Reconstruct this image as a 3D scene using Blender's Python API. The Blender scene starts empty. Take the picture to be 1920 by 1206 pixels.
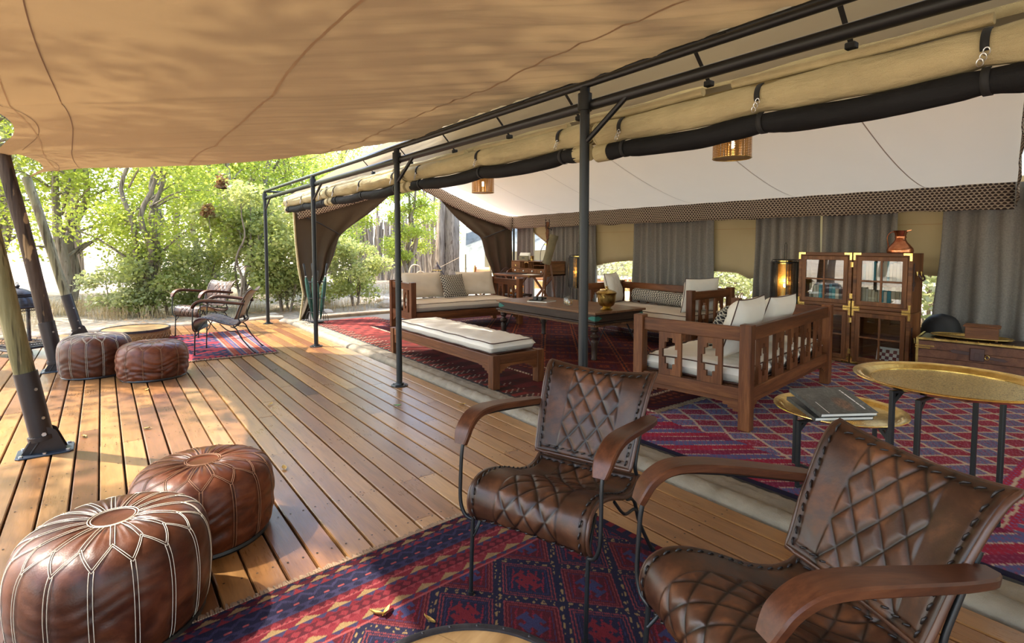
import bpy, bmesh, math, random
import numpy as np
from math import sin, cos, pi, radians, sqrt, atan2
from mathutils import Vector, Matrix, Euler

# ------------------------------------------------------------------ camera, sky, sun, exposure
sc = bpy.context.scene
COL = sc.collection
cam_data = bpy.data.cameras.new('camera')
cam = bpy.data.objects.new('camera', cam_data)
COL.objects.link(cam)
cam_data.sensor_fit = 'HORIZONTAL'
cam_data.sensor_width = 36.0
cam_data.lens = 36.0 * 1020.0 / 1920.0
cam_data.shift_y = -84.2 / 1920.0
cam_data.clip_end = 400
cam.location = (0, 0, 1.4)
cam.rotation_euler = (radians(90 - 3.3), 0, radians(-37.0))
sc.camera = cam

SUN_DIR = Vector((-0.60, 0.54, 1.0)).normalized()      # towards the sun
world = bpy.data.worlds.new('sky')
sc.world = world
world.use_nodes = True
wt = world.node_tree
wt.nodes.clear()
w_out = wt.nodes.new('ShaderNodeOutputWorld')
w_bg = wt.nodes.new('ShaderNodeBackground')
w_sky = wt.nodes.new('ShaderNodeTexSky')
w_sky.sky_type = 'NISHITA'
w_sky.sun_disc = False
w_sky.sun_elevation = math.asin(SUN_DIR.z)
w_sky.sun_rotation = atan2(SUN_DIR.x, SUN_DIR.y)
w_sky.dust_density = 2.0
w_sky.air_density = 1.0
w_bg.inputs['Strength'].default_value = 0.80
wt.links.new(w_sky.outputs[0], w_bg.inputs['Color'])
wt.links.new(w_bg.outputs[0], w_out.inputs['Surface'])

sun_data = bpy.data.lights.new('sun', 'SUN')
sun_data.energy = 10.0
sun_data.angle = radians(0.8)
sun_data.color = (1.0, 0.93, 0.80)
sun = bpy.data.objects.new('sun', sun_data)
COL.objects.link(sun)
sun.location = (-8, 7, 14)
sun.rotation_euler = SUN_DIR.to_track_quat('Z', 'Y').to_euler()

vs = sc.view_settings
vs.view_transform = 'Standard'
vs.look = 'None'
vs.gamma = 1.0
vs.use_curve_mapping = False
vs.exposure = 0.78
sc.cycles.max_bounces = 10
sc.cycles.diffuse_bounces = 6
sc.cycles.transmission_bounces = 8
sc.cycles.transparent_max_bounces = 12
sc.cycles.use_denoising = True
sc.cycles.sample_clamp_indirect = 6.0

random.seed(7)
rng = np.random.default_rng(7)

# ------------------------------------------------------------------ helpers: objects
def link(o, parent=None):
    COL.objects.link(o)
    if parent is not None:
        o.parent = parent
    return o

def tag(o, label=None, cat=None, group=None, kind=None):
    if label: o['label'] = label
    if cat: o['category'] = cat
    if group: o['group'] = group
    if kind: o['kind'] = kind
    return o

def thing(name, label, cat, loc=(0, 0, 0), rz=0.0, group=None):
    o = bpy.data.objects.new(name, None)
    o.empty_display_size = 0.1
    o.location = loc
    o.rotation_euler = (0, 0, rz)
    link(o)
    return tag(o, label, cat, group)

def copy_tree(o, parent=None):
    c = o.copy()
    COL.objects.link(c)
    if parent is not None:
        c.parent = parent
    for ch in list(o.children):
        copy_tree(ch, c)
    return c

def frame_axes(d, up=(0, 0, 1)):
    d = Vector(d).normalized()
    u = Vector(up)
    if abs(d.dot(u.normalized())) > 0.98:
        u = Vector((1, 0, 0))
    s = d.cross(u).normalized()
    u = s.cross(d).normalized()
    return d, s, u

class MB:
    """collects geometry and links it as one mesh object"""
    def __init__(self):
        self.v = []; self.f = []; self.c = None; self.uv = None
    def add(self, vs, fs):
        b = len(self.v)
        self.v.extend(tuple(p) for p in vs)
        self.f.extend(tuple(i + b for i in f) for f in fs)
        return self
    def box(self, x0, x1, y0, y1, z0, z1):
        return self.add([(x0,y0,z0),(x1,y0,z0),(x1,y1,z0),(x0,y1,z0),(x0,y0,z1),(x1,y0,z1),(x1,y1,z1),(x0,y1,z1)],
                        [(0,3,2,1),(4,5,6,7),(0,1,5,4),(1,2,6,5),(2,3,7,6),(3,0,4,7)])
    def bar(self, p, q, w, h, up=(0,0,1)):
        p = Vector(p); q = Vector(q)
        d, s, u = frame_axes(q - p, up)
        s = s * (w/2); u = u * (h/2)
        a = [p-s-u, p+s-u, p+s+u, p-s+u]; b = [q-s-u, q+s-u, q+s+u, q-s+u]
        return self.add(a+b, [(0,1,2,3)[::-1],(4,5,6,7),(0,1,5,4),(1,2,6,5),(2,3,7,6),(3,0,4,7)])
    def tube(self, pts, r, n=8, closed=False, flat=None):
        pts = [Vector(p) for p in pts]
        m = len(pts)
        rs = r if hasattr(r, '__len__') else [r]*m
        vs = []; prev_u = None
        for i, p in enumerate(pts):
            if closed:
                d = pts[(i+1) % m] - pts[i-1]
            else:
                d = pts[min(i+1, m-1)] - pts[max(i-1, 0)]
            if d.length < 1e-9: d = Vector((0,0,1))
            d.normalize()
            if prev_u is None:
                _, s, u = frame_axes(d)
            else:
                u = prev_u - d * prev_u.dot(d)
                if u.length < 1e-6:
                    _, s, u = frame_axes(d)
                u.normalize(); s = d.cross(u)
            prev_u = u
            for k in range(n):
                a = 2*pi*k/n
                vs.append(p + (s*cos(a) + u*sin(a)*(flat if flat else 1.0))*rs[i])
        fs = []
        for i in range(m if closed else m-1):
            j = (i+1) % m
            for k in range(n):
                l = (k+1) % n
                fs.append((i*n+k, i*n+l, j*n+l, j*n+k))
        if not closed:
            fs.append(tuple(range(n))[::-1]); fs.append(tuple((m-1)*n+k for k in range(n)))
        return self.add(vs, fs)
    def lathe(self, prof, n=24, c=(0,0,0), cap=True):
        vs = []
        for (r, z) in prof:
            for k in range(n):
                a = 2*pi*k/n
                vs.append((c[0]+r*cos(a), c[1]+r*sin(a), c[2]+z))
        m = len(prof); fs = []
        for i in range(m-1):
            for k in range(n):
                l = (k+1) % n
                fs.append((i*n+k, i*n+l, (i+1)*n+l, (i+1)*n+k))
        if cap:
            fs.append(tuple(range(n))[::-1]); fs.append(tuple((m-1)*n+k for k in range(n)))
        return self.add(vs, fs)
    def grid(self, nu, nv, fn, wrap_u=False, flip=False):
        vs = [fn(i/nu, j/nv) for j in range(nv+1) for i in range(nu if wrap_u else nu+1)]
        w = nu if wrap_u else nu+1
        fs = []
        for j in range(nv):
            for i in range(nu):
                k = (i+1) % w
                q = (j*w+i, j*w+k, (j+1)*w+k, (j+1)*w+i)
                fs.append(q[::-1] if flip else q)
        return self.add(vs, fs)
    def gridnp(self, P):
        """P: (nv, nu, 3) array of points"""
        nv, nu, _ = P.shape
        b = len(self.v)
        self.v.extend(map(tuple, P.reshape(-1, 3).tolist()))
        idx = np.arange(nv*nu).reshape(nv, nu) + b
        q = np.stack([idx[:-1,:-1], idx[:-1,1:], idx[1:,1:], idx[1:,:-1]], -1).reshape(-1, 4)
        self.f.extend(map(tuple, q.tolist()))
        return self
    def prism(self, poly, fn0, fn1):
        """poly: 2d points; fn0/fn1 map (a, b) to the 3d points of the two caps"""
        n = len(poly)
        vs = [fn0(*p) for p in poly] + [fn1(*p) for p in poly]
        fs = [tuple(range(n))[::-1], tuple(range(n, 2*n))]
        for i in range(n):
            j = (i+1) % n
            fs.append((i, j, n+j, n+i))
        return self.add(vs, fs)
    def mask(self, us, ws, M, fn, t0, t1):
        """slab of the filled cells M[row][col] of the grid us x ws; fn(u, w, t) -> point"""
        nu, nw = len(us)-1, len(ws)-1
        ids = {}; vs = []; fs = []
        def vid(i, j, t):
            k = (i, j, t)
            if k not in ids:
                ids[k] = len(vs); vs.append(fn(us[i], ws[j], t1 if t else t0))
            return ids[k]
        def full(i, j):
            return 0 <= i < nu and 0 <= j < nw and M[j][i]
        for j in range(nw):
            for i in range(nu):
                if not full(i, j): continue
                fs.append((vid(i,j,1), vid(i+1,j,1), vid(i+1,j+1,1), vid(i,j+1,1)))
                fs.append((vid(i,j+1,0), vid(i+1,j+1,0), vid(i+1,j,0), vid(i,j,0)))
                if not full(i-1, j): fs.append((vid(i,j,0), vid(i,j,1), vid(i,j+1,1), vid(i,j+1,0)))
                if not full(i+1, j): fs.append((vid(i+1,j,1), vid(i+1,j,0), vid(i+1,j+1,0), vid(i+1,j+1,1)))
                if not full(i, j-1): fs.append((vid(i,j,0), vid(i+1,j,0), vid(i+1,j,1), vid(i,j,1)))
                if not full(i, j+1): fs.append((vid(i,j+1,1), vid(i+1,j+1,1), vid(i+1,j+1,0), vid(i,j+1,0)))
        return self.add(vs, fs)
    def xform(self, M):
        self.v = [tuple(M @ Vector(p)) for p in self.v]
        return self
    def mesh(self, name, mat, smooth=None, recalc=True, color=None):
        me = bpy.data.meshes.new(name)
        me.from_pydata(self.v, [], self.f)
        if recalc and len(self.f) < 40000:
            bm = bmesh.new(); bm.from_mesh(me)
            bmesh.ops.recalc_face_normals(bm, faces=bm.faces)
            bm.to_mesh(me); bm.free()
        if color is not None:
            ca = me.color_attributes.new('Col', 'FLOAT_COLOR', 'POINT')
            a = np.ones((len(self.v), 4), np.float32)
            a[:, :3] = np.asarray(color, np.float32).reshape(-1, 3)
            ca.data.foreach_set('color', a.ravel())
        if smooth is not None:
            me.polygons.foreach_set('use_smooth', [True]*len(me.polygons))
            if smooth < 179:
                me.set_sharp_from_angle(angle=radians(smooth))
        if mat is not None:
            me.materials.append(mat)
        me.update()
        return me
    def obj(self, name, mat, parent=None, smooth=None, bevel=0, solid=0, recalc=True, color=None, label=None, kind=None, segs=1):
        o = bpy.data.objects.new(name, self.mesh(name, mat, smooth, recalc, color))
        link(o, parent)
        if solid:
            m = o.modifiers.new('solid', 'SOLIDIFY'); m.thickness = solid; m.offset = 0
        if bevel:
            m = o.modifiers.new('bevel', 'BEVEL'); m.width = bevel; m.segments = segs; m.limit_method = 'ANGLE'
            m.angle_limit = radians(40)
        if label: o['label'] = label
        if kind: o['kind'] = kind
        return o

def new_from(mesh, name, parent=None, loc=(0,0,0), rot=(0,0,0), scale=(1,1,1)):
    o = bpy.data.objects.new(name, mesh)
    link(o, parent)
    o.location = loc; o.rotation_euler = rot; o.scale = scale
    return o

def smoothstep(a, b, x):
    t = np.clip((x-a)/(b-a), 0, 1)
    return t*t*(3-2*t)

def interp(pts, x):
    xs = [p[0] for p in pts]; ys = [p[1] for p in pts]
    return float(np.interp(x, xs, ys))

def catmull(pts, per=6):
    P = [Vector(p) for p in pts]
    out = []
    for i in range(len(P)-1):
        p0 = P[max(i-1,0)]; p1 = P[i]; p2 = P[i+1]; p3 = P[min(i+2,len(P)-1)]
        for k in range(per):
            t = k/per
            out.append(0.5*((2*p1)+(p2-p0)*t+(2*p0-5*p1+4*p2-p3)*t*t+(3*p1-p0-3*p2+p3)*t**3))
    out.append(P[-1])
    return out

def wob(seed, x, y=0.0, z=0.0):
    """cheap smooth pseudo noise in -1..1"""
    s = seed*12.9898
    return (sin(x*1.7+s)*cos(y*2.3+s*1.3) + sin(x*3.1+y*1.9+z*2.7+s*.7)*.6 + sin(z*4.3+y*5.1-x*2.2+s*2.1)*.4)/2.0
# ------------------------------------------------------------------ materials
class S:
    """a node socket with arithmetic"""
    def __init__(self, nt, sock): self.nt = nt; self.s = sock
    def _m(self, op, *others):
        n = self.nt.nodes.new('ShaderNodeMath'); n.operation = op
        for i, x in enumerate((self,)+others):
            if isinstance(x, S): self.nt.links.new(x.s, n.inputs[i])
            else: n.inputs[i].default_value = x
        return S(self.nt, n.outputs[0])
    def __add__(s, o): return s._m('ADD', o)
    __radd__ = __add__
    def __sub__(s, o): return s._m('SUBTRACT', o)
    def __rsub__(s, o): return (s*-1.0)+o
    def __mul__(s, o): return s._m('MULTIPLY', o)
    __rmul__ = __mul__
    def __truediv__(s, o): return s._m('DIVIDE', o)
    def floor(s): return s._m('FLOOR')
    def frac(s): return s._m('FRACT')
    def mod(s, o): return s._m('FLOORED_MODULO', o)
    def abs(s): return s._m('ABSOLUTE')
    def sin(s): return s._m('SINE')
    def pow(s, o): return s._m('POWER', o)
    def sqrt(s): return s._m('SQRT')
    def lt(s, o): return s._m('LESS_THAN', o)
    def gt(s, o): return s._m('GREATER_THAN', o)
    def min(s, o): return s._m('MINIMUM', o)
    def max(s, o): return s._m('MAXIMUM', o)
    def ramp(s, *stops, interp='LINEAR'):
        n = s.nt.nodes.new('ShaderNodeValToRGB'); cr = n.color_ramp; cr.interpolation = interp
        while len(cr.elements) > 1: cr.elements.remove(cr.elements[-1])
        for i, (p, c) in enumerate(stops):
            e = cr.elements[0] if i == 0 else cr.elements.new(p)
            e.position = p
            e.color = (*c, 1) if hasattr(c, '__len__') else (c, c, c, 1)
        s.nt.links.new(s.s, n.inputs[0])
        return S(s.nt, n.outputs[0])

class Mat:
    def __init__(self, name):
        self.m = bpy.data.materials.new(name); self.m.use_nodes = True
        self.nt = self.m.node_tree
        self.nt.nodes.clear()
        self.out = self.nt.nodes.new('ShaderNodeOutputMaterial')
    def node(self, t, **kw):
        n = self.nt.nodes.new(t)
        for k, v in kw.items(): setattr(n, k, v)
        return n
    def lk(self, a, b):
        self.nt.links.new(a.s if isinstance(a, S) else a, b)
    def coord(self, which='Object', scale=(1,1,1), rot=(0,0,0)):
        tc = self.node('ShaderNodeTexCoord')
        if which == 'World':
            g = self.node('ShaderNodeNewGeometry'); src = g.outputs['Position']
        else:
            src = tc.outputs[which]
        mp = self.node('ShaderNodeMapping')
        mp.inputs['Scale'].default_value = scale; mp.inputs['Rotation'].default_value = rot
        self.nt.links.new(src, mp.inputs[0])
        return S(self.nt, mp.outputs[0])
    def xyz(self, co):
        n = self.node('ShaderNodeSeparateXYZ'); self.lk(co, n.inputs[0])
        return [S(self.nt, n.outputs[i]) for i in range(3)]
    def noise(self, co, scale=5, detail=4, rough=.55, dist=0.0):
        n = self.node('ShaderNodeTexNoise')
        n.inputs['Scale'].default_value = scale; n.inputs['Detail'].default_value = detail
        n.inputs['Roughness'].default_value = rough; n.inputs['Distortion'].default_value = dist
        self.lk(co, n.inputs['Vector'])
        return S(self.nt, n.outputs[0])
    def vor(self, co, scale=5, feature='F1', out=0):
        n = self.node('ShaderNodeTexVoronoi', feature=feature); n.inputs['Scale'].default_value = scale
        self.lk(co, n.inputs['Vector'])
        return S(self.nt, n.outputs[out])
    def rand(self):
        n = self.node('ShaderNodeObjectInfo'); return S(self.nt, n.outputs['Random'])
    def attr(self, name='Col'):
        n = self.node('ShaderNodeAttribute', attribute_name=name); return S(self.nt, n.outputs['Color'])
    def mix(self, a, b, f, blend='MIX'):
        n = self.node('ShaderNodeMix', data_type='RGBA', blend_type=blend)
        for x, i in ((f, 0), (a, 6), (b, 7)):
            if isinstance(x, S): self.lk(x, n.inputs[i])
            elif i == 0: n.inputs[0].default_value = x
            else: n.inputs[i].default_value = (*x, 1)
        return S(self.nt, n.outputs[2])
    def bump(self, h, strength=.3, dist=.01):
        n = self.node('ShaderNodeBump'); n.inputs['Strength'].default_value = strength; n.inputs['Distance'].default_value = dist
        self.lk(h, n.inputs['Height']); return n.outputs[0]
    def bsdf(self, color, rough=.5, metal=0.0, spec=None, normal=None, **kw):
        b = self.node('ShaderNodeBsdfPrincipled')
        for x, k in ((color, 'Base Color'), (rough, 'Roughness'), (metal, 'Metallic')):
            if isinstance(x, S): self.lk(x, b.inputs[k])
            elif k == 'Base Color': b.inputs[k].default_value = (*x, 1)
            else: b.inputs[k].default_value = x
        if spec is not None: b.inputs['Specular IOR Level'].default_value = spec
        for k, v in kw.items(): b.inputs[k.replace('_', ' ')].default_value = v
        if normal is not None: self.lk(normal, b.inputs['Normal'])
        return b
    def done(self, shader):
        self.nt.links.new(shader.outputs[0], self.out.inputs['Surface'])
        return self.m
    def translucent(self, b, color, w, normal=None):
        """part of the light goes through the cloth or leaf"""
        t = self.node('ShaderNodeBsdfTranslucent')
        if isinstance(color, S): self.lk(color, t.inputs[0])
        else: t.inputs[0].default_value = (*color, 1)
        if normal is not None: self.lk(normal, t.inputs['Normal'])
        mx = self.node('ShaderNodeMixShader'); mx.inputs[0].default_value = w
        self.nt.links.new(b.outputs[0], mx.inputs[1]); self.nt.links.new(t.outputs[0], mx.inputs[2])
        return mx

def simple(name, color, rough=.5, metal=0.0, spec=None, var=.0, scale=8, bump=0, bscale=60, **kw):
    M = Mat(name)
    c = color; nrm = None
    if var:
        n = M.noise(M.coord('Object'), scale, 4)
        c = n.ramp((.3, tuple(x*(1-var) for x in color)), (.7, tuple(min(1, x*(1+var)) for x in color)))
    if bump:
        nrm = M.bump(M.noise(M.coord('Object'), bscale, 3), bump, .005)
    return M.done(M.bsdf(c, rough, metal, spec, nrm, **kw))

def wood(name, dark, mid, light, axis=0, rough=.38, scale=14, stretch=.09, coat=0.0, hue=.25):
    M = Mat(name)
    s = [1, 1, 1]; s[axis] = stretch
    co = M.coord('Object', tuple(s))
    r = M.rand()
    off = M.node('ShaderNodeVectorMath', operation='ADD')
    cmb = M.node('ShaderNodeCombineXYZ')
    for i in range(3): M.lk(r*17.3, cmb.inputs[i])
    M.lk(co, off.inputs[0]); M.nt.links.new(cmb.outputs[0], off.inputs[1])
    co2 = S(M.nt, off.outputs[0])
    n = M.noise(co2, scale, 5, .6, .6)
    fine = M.noise(co2, scale*7, 3, .6)
    base = (n*.75+fine*.25).ramp((.28, dark), (.5, mid), (.74, light))
    tint = r.ramp((0, (1-hue, 1-hue, 1-hue)), (1, (1+hue*.4, 1+hue*.3, 1+hue*.2)))
    col = M.mix(base, tint, 1.0, 'MULTIPLY')
    b = M.bsdf(col, rough, 0, .28, M.bump(fine, .12, .002))
    if coat: b.inputs['Coat Weight'].default_value = coat; b.inputs['Coat Roughness'].default_value = .25
    return M.done(b)

def cloth(name, color, var=.12, trans=0.0, tcolor=None, weave=420, rough=.9, wr=.25, wscale=(1,1,1), mottle=3.0, wfreq=3.0):
    M = Mat(name)
    co = M.coord('Object')
    big = M.noise(co, mottle, 4, .6)
    c = big.ramp((.3, tuple(x*(1-var) for x in color)), (.7, tuple(min(1, x*(1+var*.6)) for x in color)))
    fine = M.noise(co, weave, 2)
    wrn = M.noise(M.coord('Object', wscale), wfreq, 4, .5)
    nrm = M.bump(fine*.12+wrn, wr, .03)
    b = M.bsdf(c, rough, 0, .15, nrm)
    if trans:
        return M.done(M.translucent(b, tcolor or color, trans, nrm))
    return M.done(b)

MT = {}
# boards of the deck: each plank takes its own tone
def mat_deck():
    M = Mat('deck_wood')
    r = M.rand()
    co = M.coord('World', (1, .1, 1))
    off = M.node('ShaderNodeVectorMath', operation='ADD'); cmb = M.node('ShaderNodeCombineXYZ')
    for i in range(3): M.lk(r*31.7, cmb.inputs[i])
    M.lk(co, off.inputs[0]); M.nt.links.new(cmb.outputs[0], off.inputs[1])
    c2 = S(M.nt, off.outputs[0])
    grain = M.noise(c2, 22, 6, .62, .8); fine = M.noise(c2, 130, 3, .6)
    tone = r.ramp((0, (.075,.030,.018)), (.10, (.15,.062,.028)), (.25, (.30,.150,.050)), (.42, (.20,.085,.030)), (.58, (.36,.195,.070)), (.72, (.25,.120,.042)), (.84, (.15,.060,.028)), (.92, (.31,.175,.072)), (1, (.33,.165,.058)))
    g = (grain*.7+fine*.3).ramp((.3, (.62,.60,.58)), (.55, (1,1,1)), (.75, (1.18,1.16,1.10)))
    col = M.mix(tone, g, 1.0, 'MULTIPLY')
    spots = M.noise(M.coord('World', (1,.6,1)), 4.2, 3, .5).ramp((.66, (1,1,1)), (.74, (.72,.68,.66)))
    col = M.mix(col, spots, .8, 'MULTIPLY')
    rough = (fine*.25+M.noise(M.coord('World'), 3, 3)*.3).ramp((.1, .22), (.5, .42))
    return M.done(M.bsdf(col, rough, 0, .5, M.bump(grain*.5+fine*.5, .22, .003)))
MT['deck'] = mat_deck()
MT['deck_under'] = simple('dark_timber_under_deck', (.03,.018,.01), .9)
MT['screw'] = simple('steel_screw_head', (.06,.05,.045), .5, .8)

WD = ((.030,.010,.006), (.085,.030,.015), (.165,.066,.030))
for ax, nm in enumerate('xyz'):
    MT['sofa_'+nm] = wood('reddish_hardwood_'+nm, (.034,.0105,.0040), (.118,.039,.0125), (.245,.096,.032), ax, .46, 11, .10, .03, .22)
    MT['dark_'+nm] = wood('dark_antique_wood_'+nm, (.012,.0065,.0045), (.032,.017,.011), (.062,.035,.022), ax, .46, 12, .10, .04, .2)
    MT['desk_'+nm] = wood('campaign_teak_'+nm, (.050,.017,.006), (.150,.056,.019), (.28,.118,.042), ax, .44, 12, .10, .04, .15)
MT['tabletop'] = wood('worn_table_top', (.075,.034,.016), (.160,.076,.036), (.25,.130,.066), 1, .36, 9, .10, .08, .1)
MT['arm_wood'] = wood('polished_arm_wood', (.024,.0085,.0045), (.074,.024,.0105), (.150,.054,.022), 0, .36, 16, .12, .06, .15)
MT['pale_wood'] = wood('worn_pale_wood', (.13,.065,.020), (.34,.195,.072), (.56,.36,.155), 0, .45, 5, .25, .1, .1)
MT['carved_wood'] = wood('carved_tan_wood', (.10,.055,.022), (.24,.135,.052), (.36,.21,.09), 2, .55, 9, .5, 0, .1)
MT['trunk_wood'] = wood('trunk_board_wood', (.045,.017,.009), (.125,.050,.026), (.20,.090,.048), 1, .42, 12, .10, .1, .12)

def mat_pole(name, a, b, c, patch):
    M = Mat(name)
    co = M.coord('Object', (1,1,.12))
    n = M.noise(co, 9, 5, .6, .4)
    f = M.noise(M.coord('Object', (1,1,.06)), 45, 4, .6)
    base = (n*.6+f*.4).ramp((.3, a), (.5, b), (.72, c))
    p = M.noise(M.coord('Object', (1,1,.35)), 7, 3, .5).ramp((.635, (0,0,0)), (.655, (1,1,1)))
    cracks = M.noise(M.coord('Object', (1,1,.03)), 26, 2, .5).ramp((.36, (.35,.32,.28)), (.41, (1,1,1)))
    col = M.mix(base, patch, p)
    col = M.mix(col, cracks, 1.0, 'MULTIPLY')
    return M.done(M.bsdf(col, .75, 0, .3, M.bump(n*.4+f*.6, .6, .01)))
MT['pole_green'] = mat_pole('weathered_greenish_timber', (.060,.052,.018), (.165,.135,.055), (.30,.25,.125), (.27,.20,.10))
MT['pole_dark'] = mat_pole('dark_barked_timber', (.022,.012,.007), (.055,.033,.020), (.10,.066,.042), (.30,.19,.09))
MT['pole_pale'] = mat_pole('pale_grey_green_timber', (.085,.075,.035), (.21,.18,.095), (.34,.30,.175), (.16,.125,.07))
MT['bark'] = mat_pole('grey_bark', (.085,.060,.042), (.22,.165,.120), (.38,.30,.225), (.13,.085,.058))
MT['bark_far'] = mat_pole('pale_branch_bark', (.10,.075,.055), (.22,.175,.135), (.34,.28,.22), (.16,.12,.09))
MT['stick'] = mat_pole('weathered_stick', (.17,.125,.095), (.36,.285,.225), (.52,.43,.34), (.20,.15,.11))

MT['black_steel'] = simple('black_painted_steel', (.008,.009,.010), .40, .0, .4, var=.2)
MT['steel'] = simple('bright_steel', (.55,.55,.55), .3, 1.0)
MT['blued'] = simple('blue_black_plate', (.045,.06,.085), .38, .6)
MT['sleeve'] = simple('dark_steel_sleeve', (.024,.018,.017), .42, .3, var=.2)
def mat_metal(name, a, b, rough, scale=25, bump=.15, bscale=40):
    M = Mat(name)
    co = M.coord('Object')
    n = M.noise(co, scale, 4)
    return M.done(M.bsdf(n.ramp((.35, a), (.65, b)), rough, 1.0, None, M.bump(M.noise(co, bscale, 3), bump, .003)))
MT['brass'] = mat_metal('polished_brass', (.62,.42,.12), (.85,.63,.22), .20)
MT['brass_old'] = mat_metal('aged_brass', (.28,.18,.05), (.60,.43,.15), .30, 12)
MT['copper'] = mat_metal('hammered_copper', (.42,.13,.06), (.72,.30,.15), .24, 9, .3, 30)
MT['verdigris'] = simple('verdigris_bracket', (.020,.13,.105), .6, .3, var=.3, scale=60)
MT['iron'] = simple('dark_iron_band', (.040,.038,.042), .48, .6, var=.3, scale=30, bump=.2)
def mat_engraved():
    M = Mat('engraved_brass_tray')
    co = M.coord('Object')
    v = M.vor(co, 70, 'DISTANCE_TO_EDGE')
    v2 = M.noise(co, 95, 3, .6, 2.2)
    e = (v*1.6+v2*.8).ramp((.36, (.20,.135,.045)), (.52, (.52,.385,.135)), (.75, (.66,.51,.20)))
    return M.done(M.bsdf(e, (v2).ramp((.3,.22),(.7,.38)), 1.0, None, M.bump(v2*.4+v, .35, .003)))
MT['engraved'] = mat_engraved()

MT['canvas_awning'] = None
def mat_awning():
    M = Mat('stretched_tan_canvas')
    co = M.coord('World')
    big = M.noise(co, .9, 4, .6)
    c = big.ramp((.3, (.375,.262,.143)), (.7, (.425,.302,.168)))
    x, y, z = M.xyz(M.coord('World'))
    cmb = M.node('ShaderNodeCombineXYZ')
    M.lk((x*.80-y*.60)*.16, cmb.inputs[0]); M.lk((x*.60+y*.80)*1.7, cmb.inputs[1])
    wr1 = M.noise(S(M.nt, cmb.outputs[0]), 3.6, 3, .42, .25)
    # puckers gather where the cloth is pulled to the frame and along the seams
    pull = (x*.55-.20)
    pull = pull.max(.10).min(1.0)
    weave = M.noise(co, 330, 2)
    nrm = M.bump(wr1*pull+weave*.012, .42, .10)
    b = M.bsdf(c, .9, 0, .1, nrm)
    return M.done(M.translucent(b, (.50,.33,.15), .07, nrm))
MT['canvas_awning'] = mat_awning()
MT['roof_shade'] = cloth('added_roof_shade_cloth', (.42,.33,.20), .08, .5, (.70,.58,.40), 300, .9, .2)  # cloth of the added sheet that shades the roof
MT['seam'] = simple('canvas_seam_tape', (.42,.29,.165), .9)
MT['seam_dark'] = simple('dark_seam_shadow_line', (.20,.12,.07), .9)  # thin dark red-brown seam lines of the awning
MT['canvas_beige'] = cloth('beige_rolled_canvas', (.47,.395,.225), .13, 0, None, 380, .85, .85, (3,1.0,3), 4, 5)
MT['canvas_flap'] = cloth('khaki_window_canvas', (.46,.385,.250), .08, .36, (.54,.44,.27), 300, .9, .12, (1,1,1), 2.0, 2.0)
MT['canvas_roof'] = cloth('olive_grey_roof_canvas', (.15,.132,.092), .1, .58, (.62,.54,.40), 300, .9, .2)
MT['canvas_dark'] = cloth('dark_olive_drape_canvas', (.075,.058,.040), .12, .10, (.12,.085,.05), 300, .9, .25, (1,1,.3), 2.0, 3.0)
MT['liner'] = cloth('white_tent_liner', (.88,.815,.74), .03, .45, (.94,.85,.76), 500, .9, .10, (1,.3,1), 1.2, 1.5)
MT['liner_seam'] = simple('liner_seam_tape', (.62,.56,.50), .9)
MT['strip'] = cloth('grey_canvas_sill', (.235,.20,.150), .22, 0, None, 300, .55, .55, (1,1.2,1), 5, 9)
MT['gauze'] = cloth('black_mesh_gauze', (.012,.012,.013), .2, 0, None, 260, .7, .35, (3,.8,3), 4, 5)
MT['strap'] = simple('black_webbing', (.010,.010,.011), .75)
MT['groundsheet'] = simple('dark_groundsheet', (.035,.028,.022), .8)
MT['cushion'] = cloth('oatmeal_cushion_cloth', (.56,.495,.41), .05, 0, None, 600, .9, .22, (1,1,1), 4, 7)
MT['cushion_white'] = cloth('cream_cushion_cloth', (.70,.655,.575), .04, 0, None, 600, .9, .25, (1,1,1), 4, 8)
MT['piping'] = simple('brown_piping', (.055,.022,.016), .7)
def mat_curtain():
    M = Mat('grey_wool_curtain')
    co = M.coord('Object')
    f = M.noise(co, 300, 3, .7); g = M.noise(co, 60, 2)
    c = (f*.7+g*.3).ramp((.35, (.15,.140,.130)), (.65, (.31,.29,.265)))
    return M.done(M.translucent(M.bsdf(c, .95, 0, .1), (.30,.25,.19), .12))
MT['curtain'] = mat_curtain()
def mat_scale(name, dark, light, size, band=.20, flat=False):
    """rows of overlapping scallops: dark petals outlined in a light thread"""
    M = Mat(name)
    x, y, z = M.xyz(M.coord('Object'))
    a = (x if flat else x+y)/size; b = (y if flat else z)/(size*.62)
    row = b.floor(); fy = b-row
    off = (row*.5).frac()
    fx = (a+off).frac()-.5
    # arc outline of the scallop and of its neighbours
    d = ((fx*fx)+(fy*fy*.40)).sqrt()
    ring = (d-.44).abs().lt(band*.42)
    dot = ((fx.abs()-.5)*(fx.abs()-.5)+(fy-.45)*(fy-.45)*.5).sqrt().lt(.13)
    k = ring.max(dot)
    col = M.mix(dark, light, k)
    return M.done(M.bsdf(col, .9, 0, .1))
MT['valance'] = mat_scale('scalloped_valance_print', (.052,.037,.033), (.46,.385,.30), .048)
MT['scale_pillow'] = mat_scale('scalloped_pillow_print', (.040,.037,.038), (.50,.46,.38), .040, .20, True)
MT['scale_cushion'] = mat_scale('scalloped_cushion_print', (.040,.037,.038), (.50,.46,.38), .040)

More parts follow.
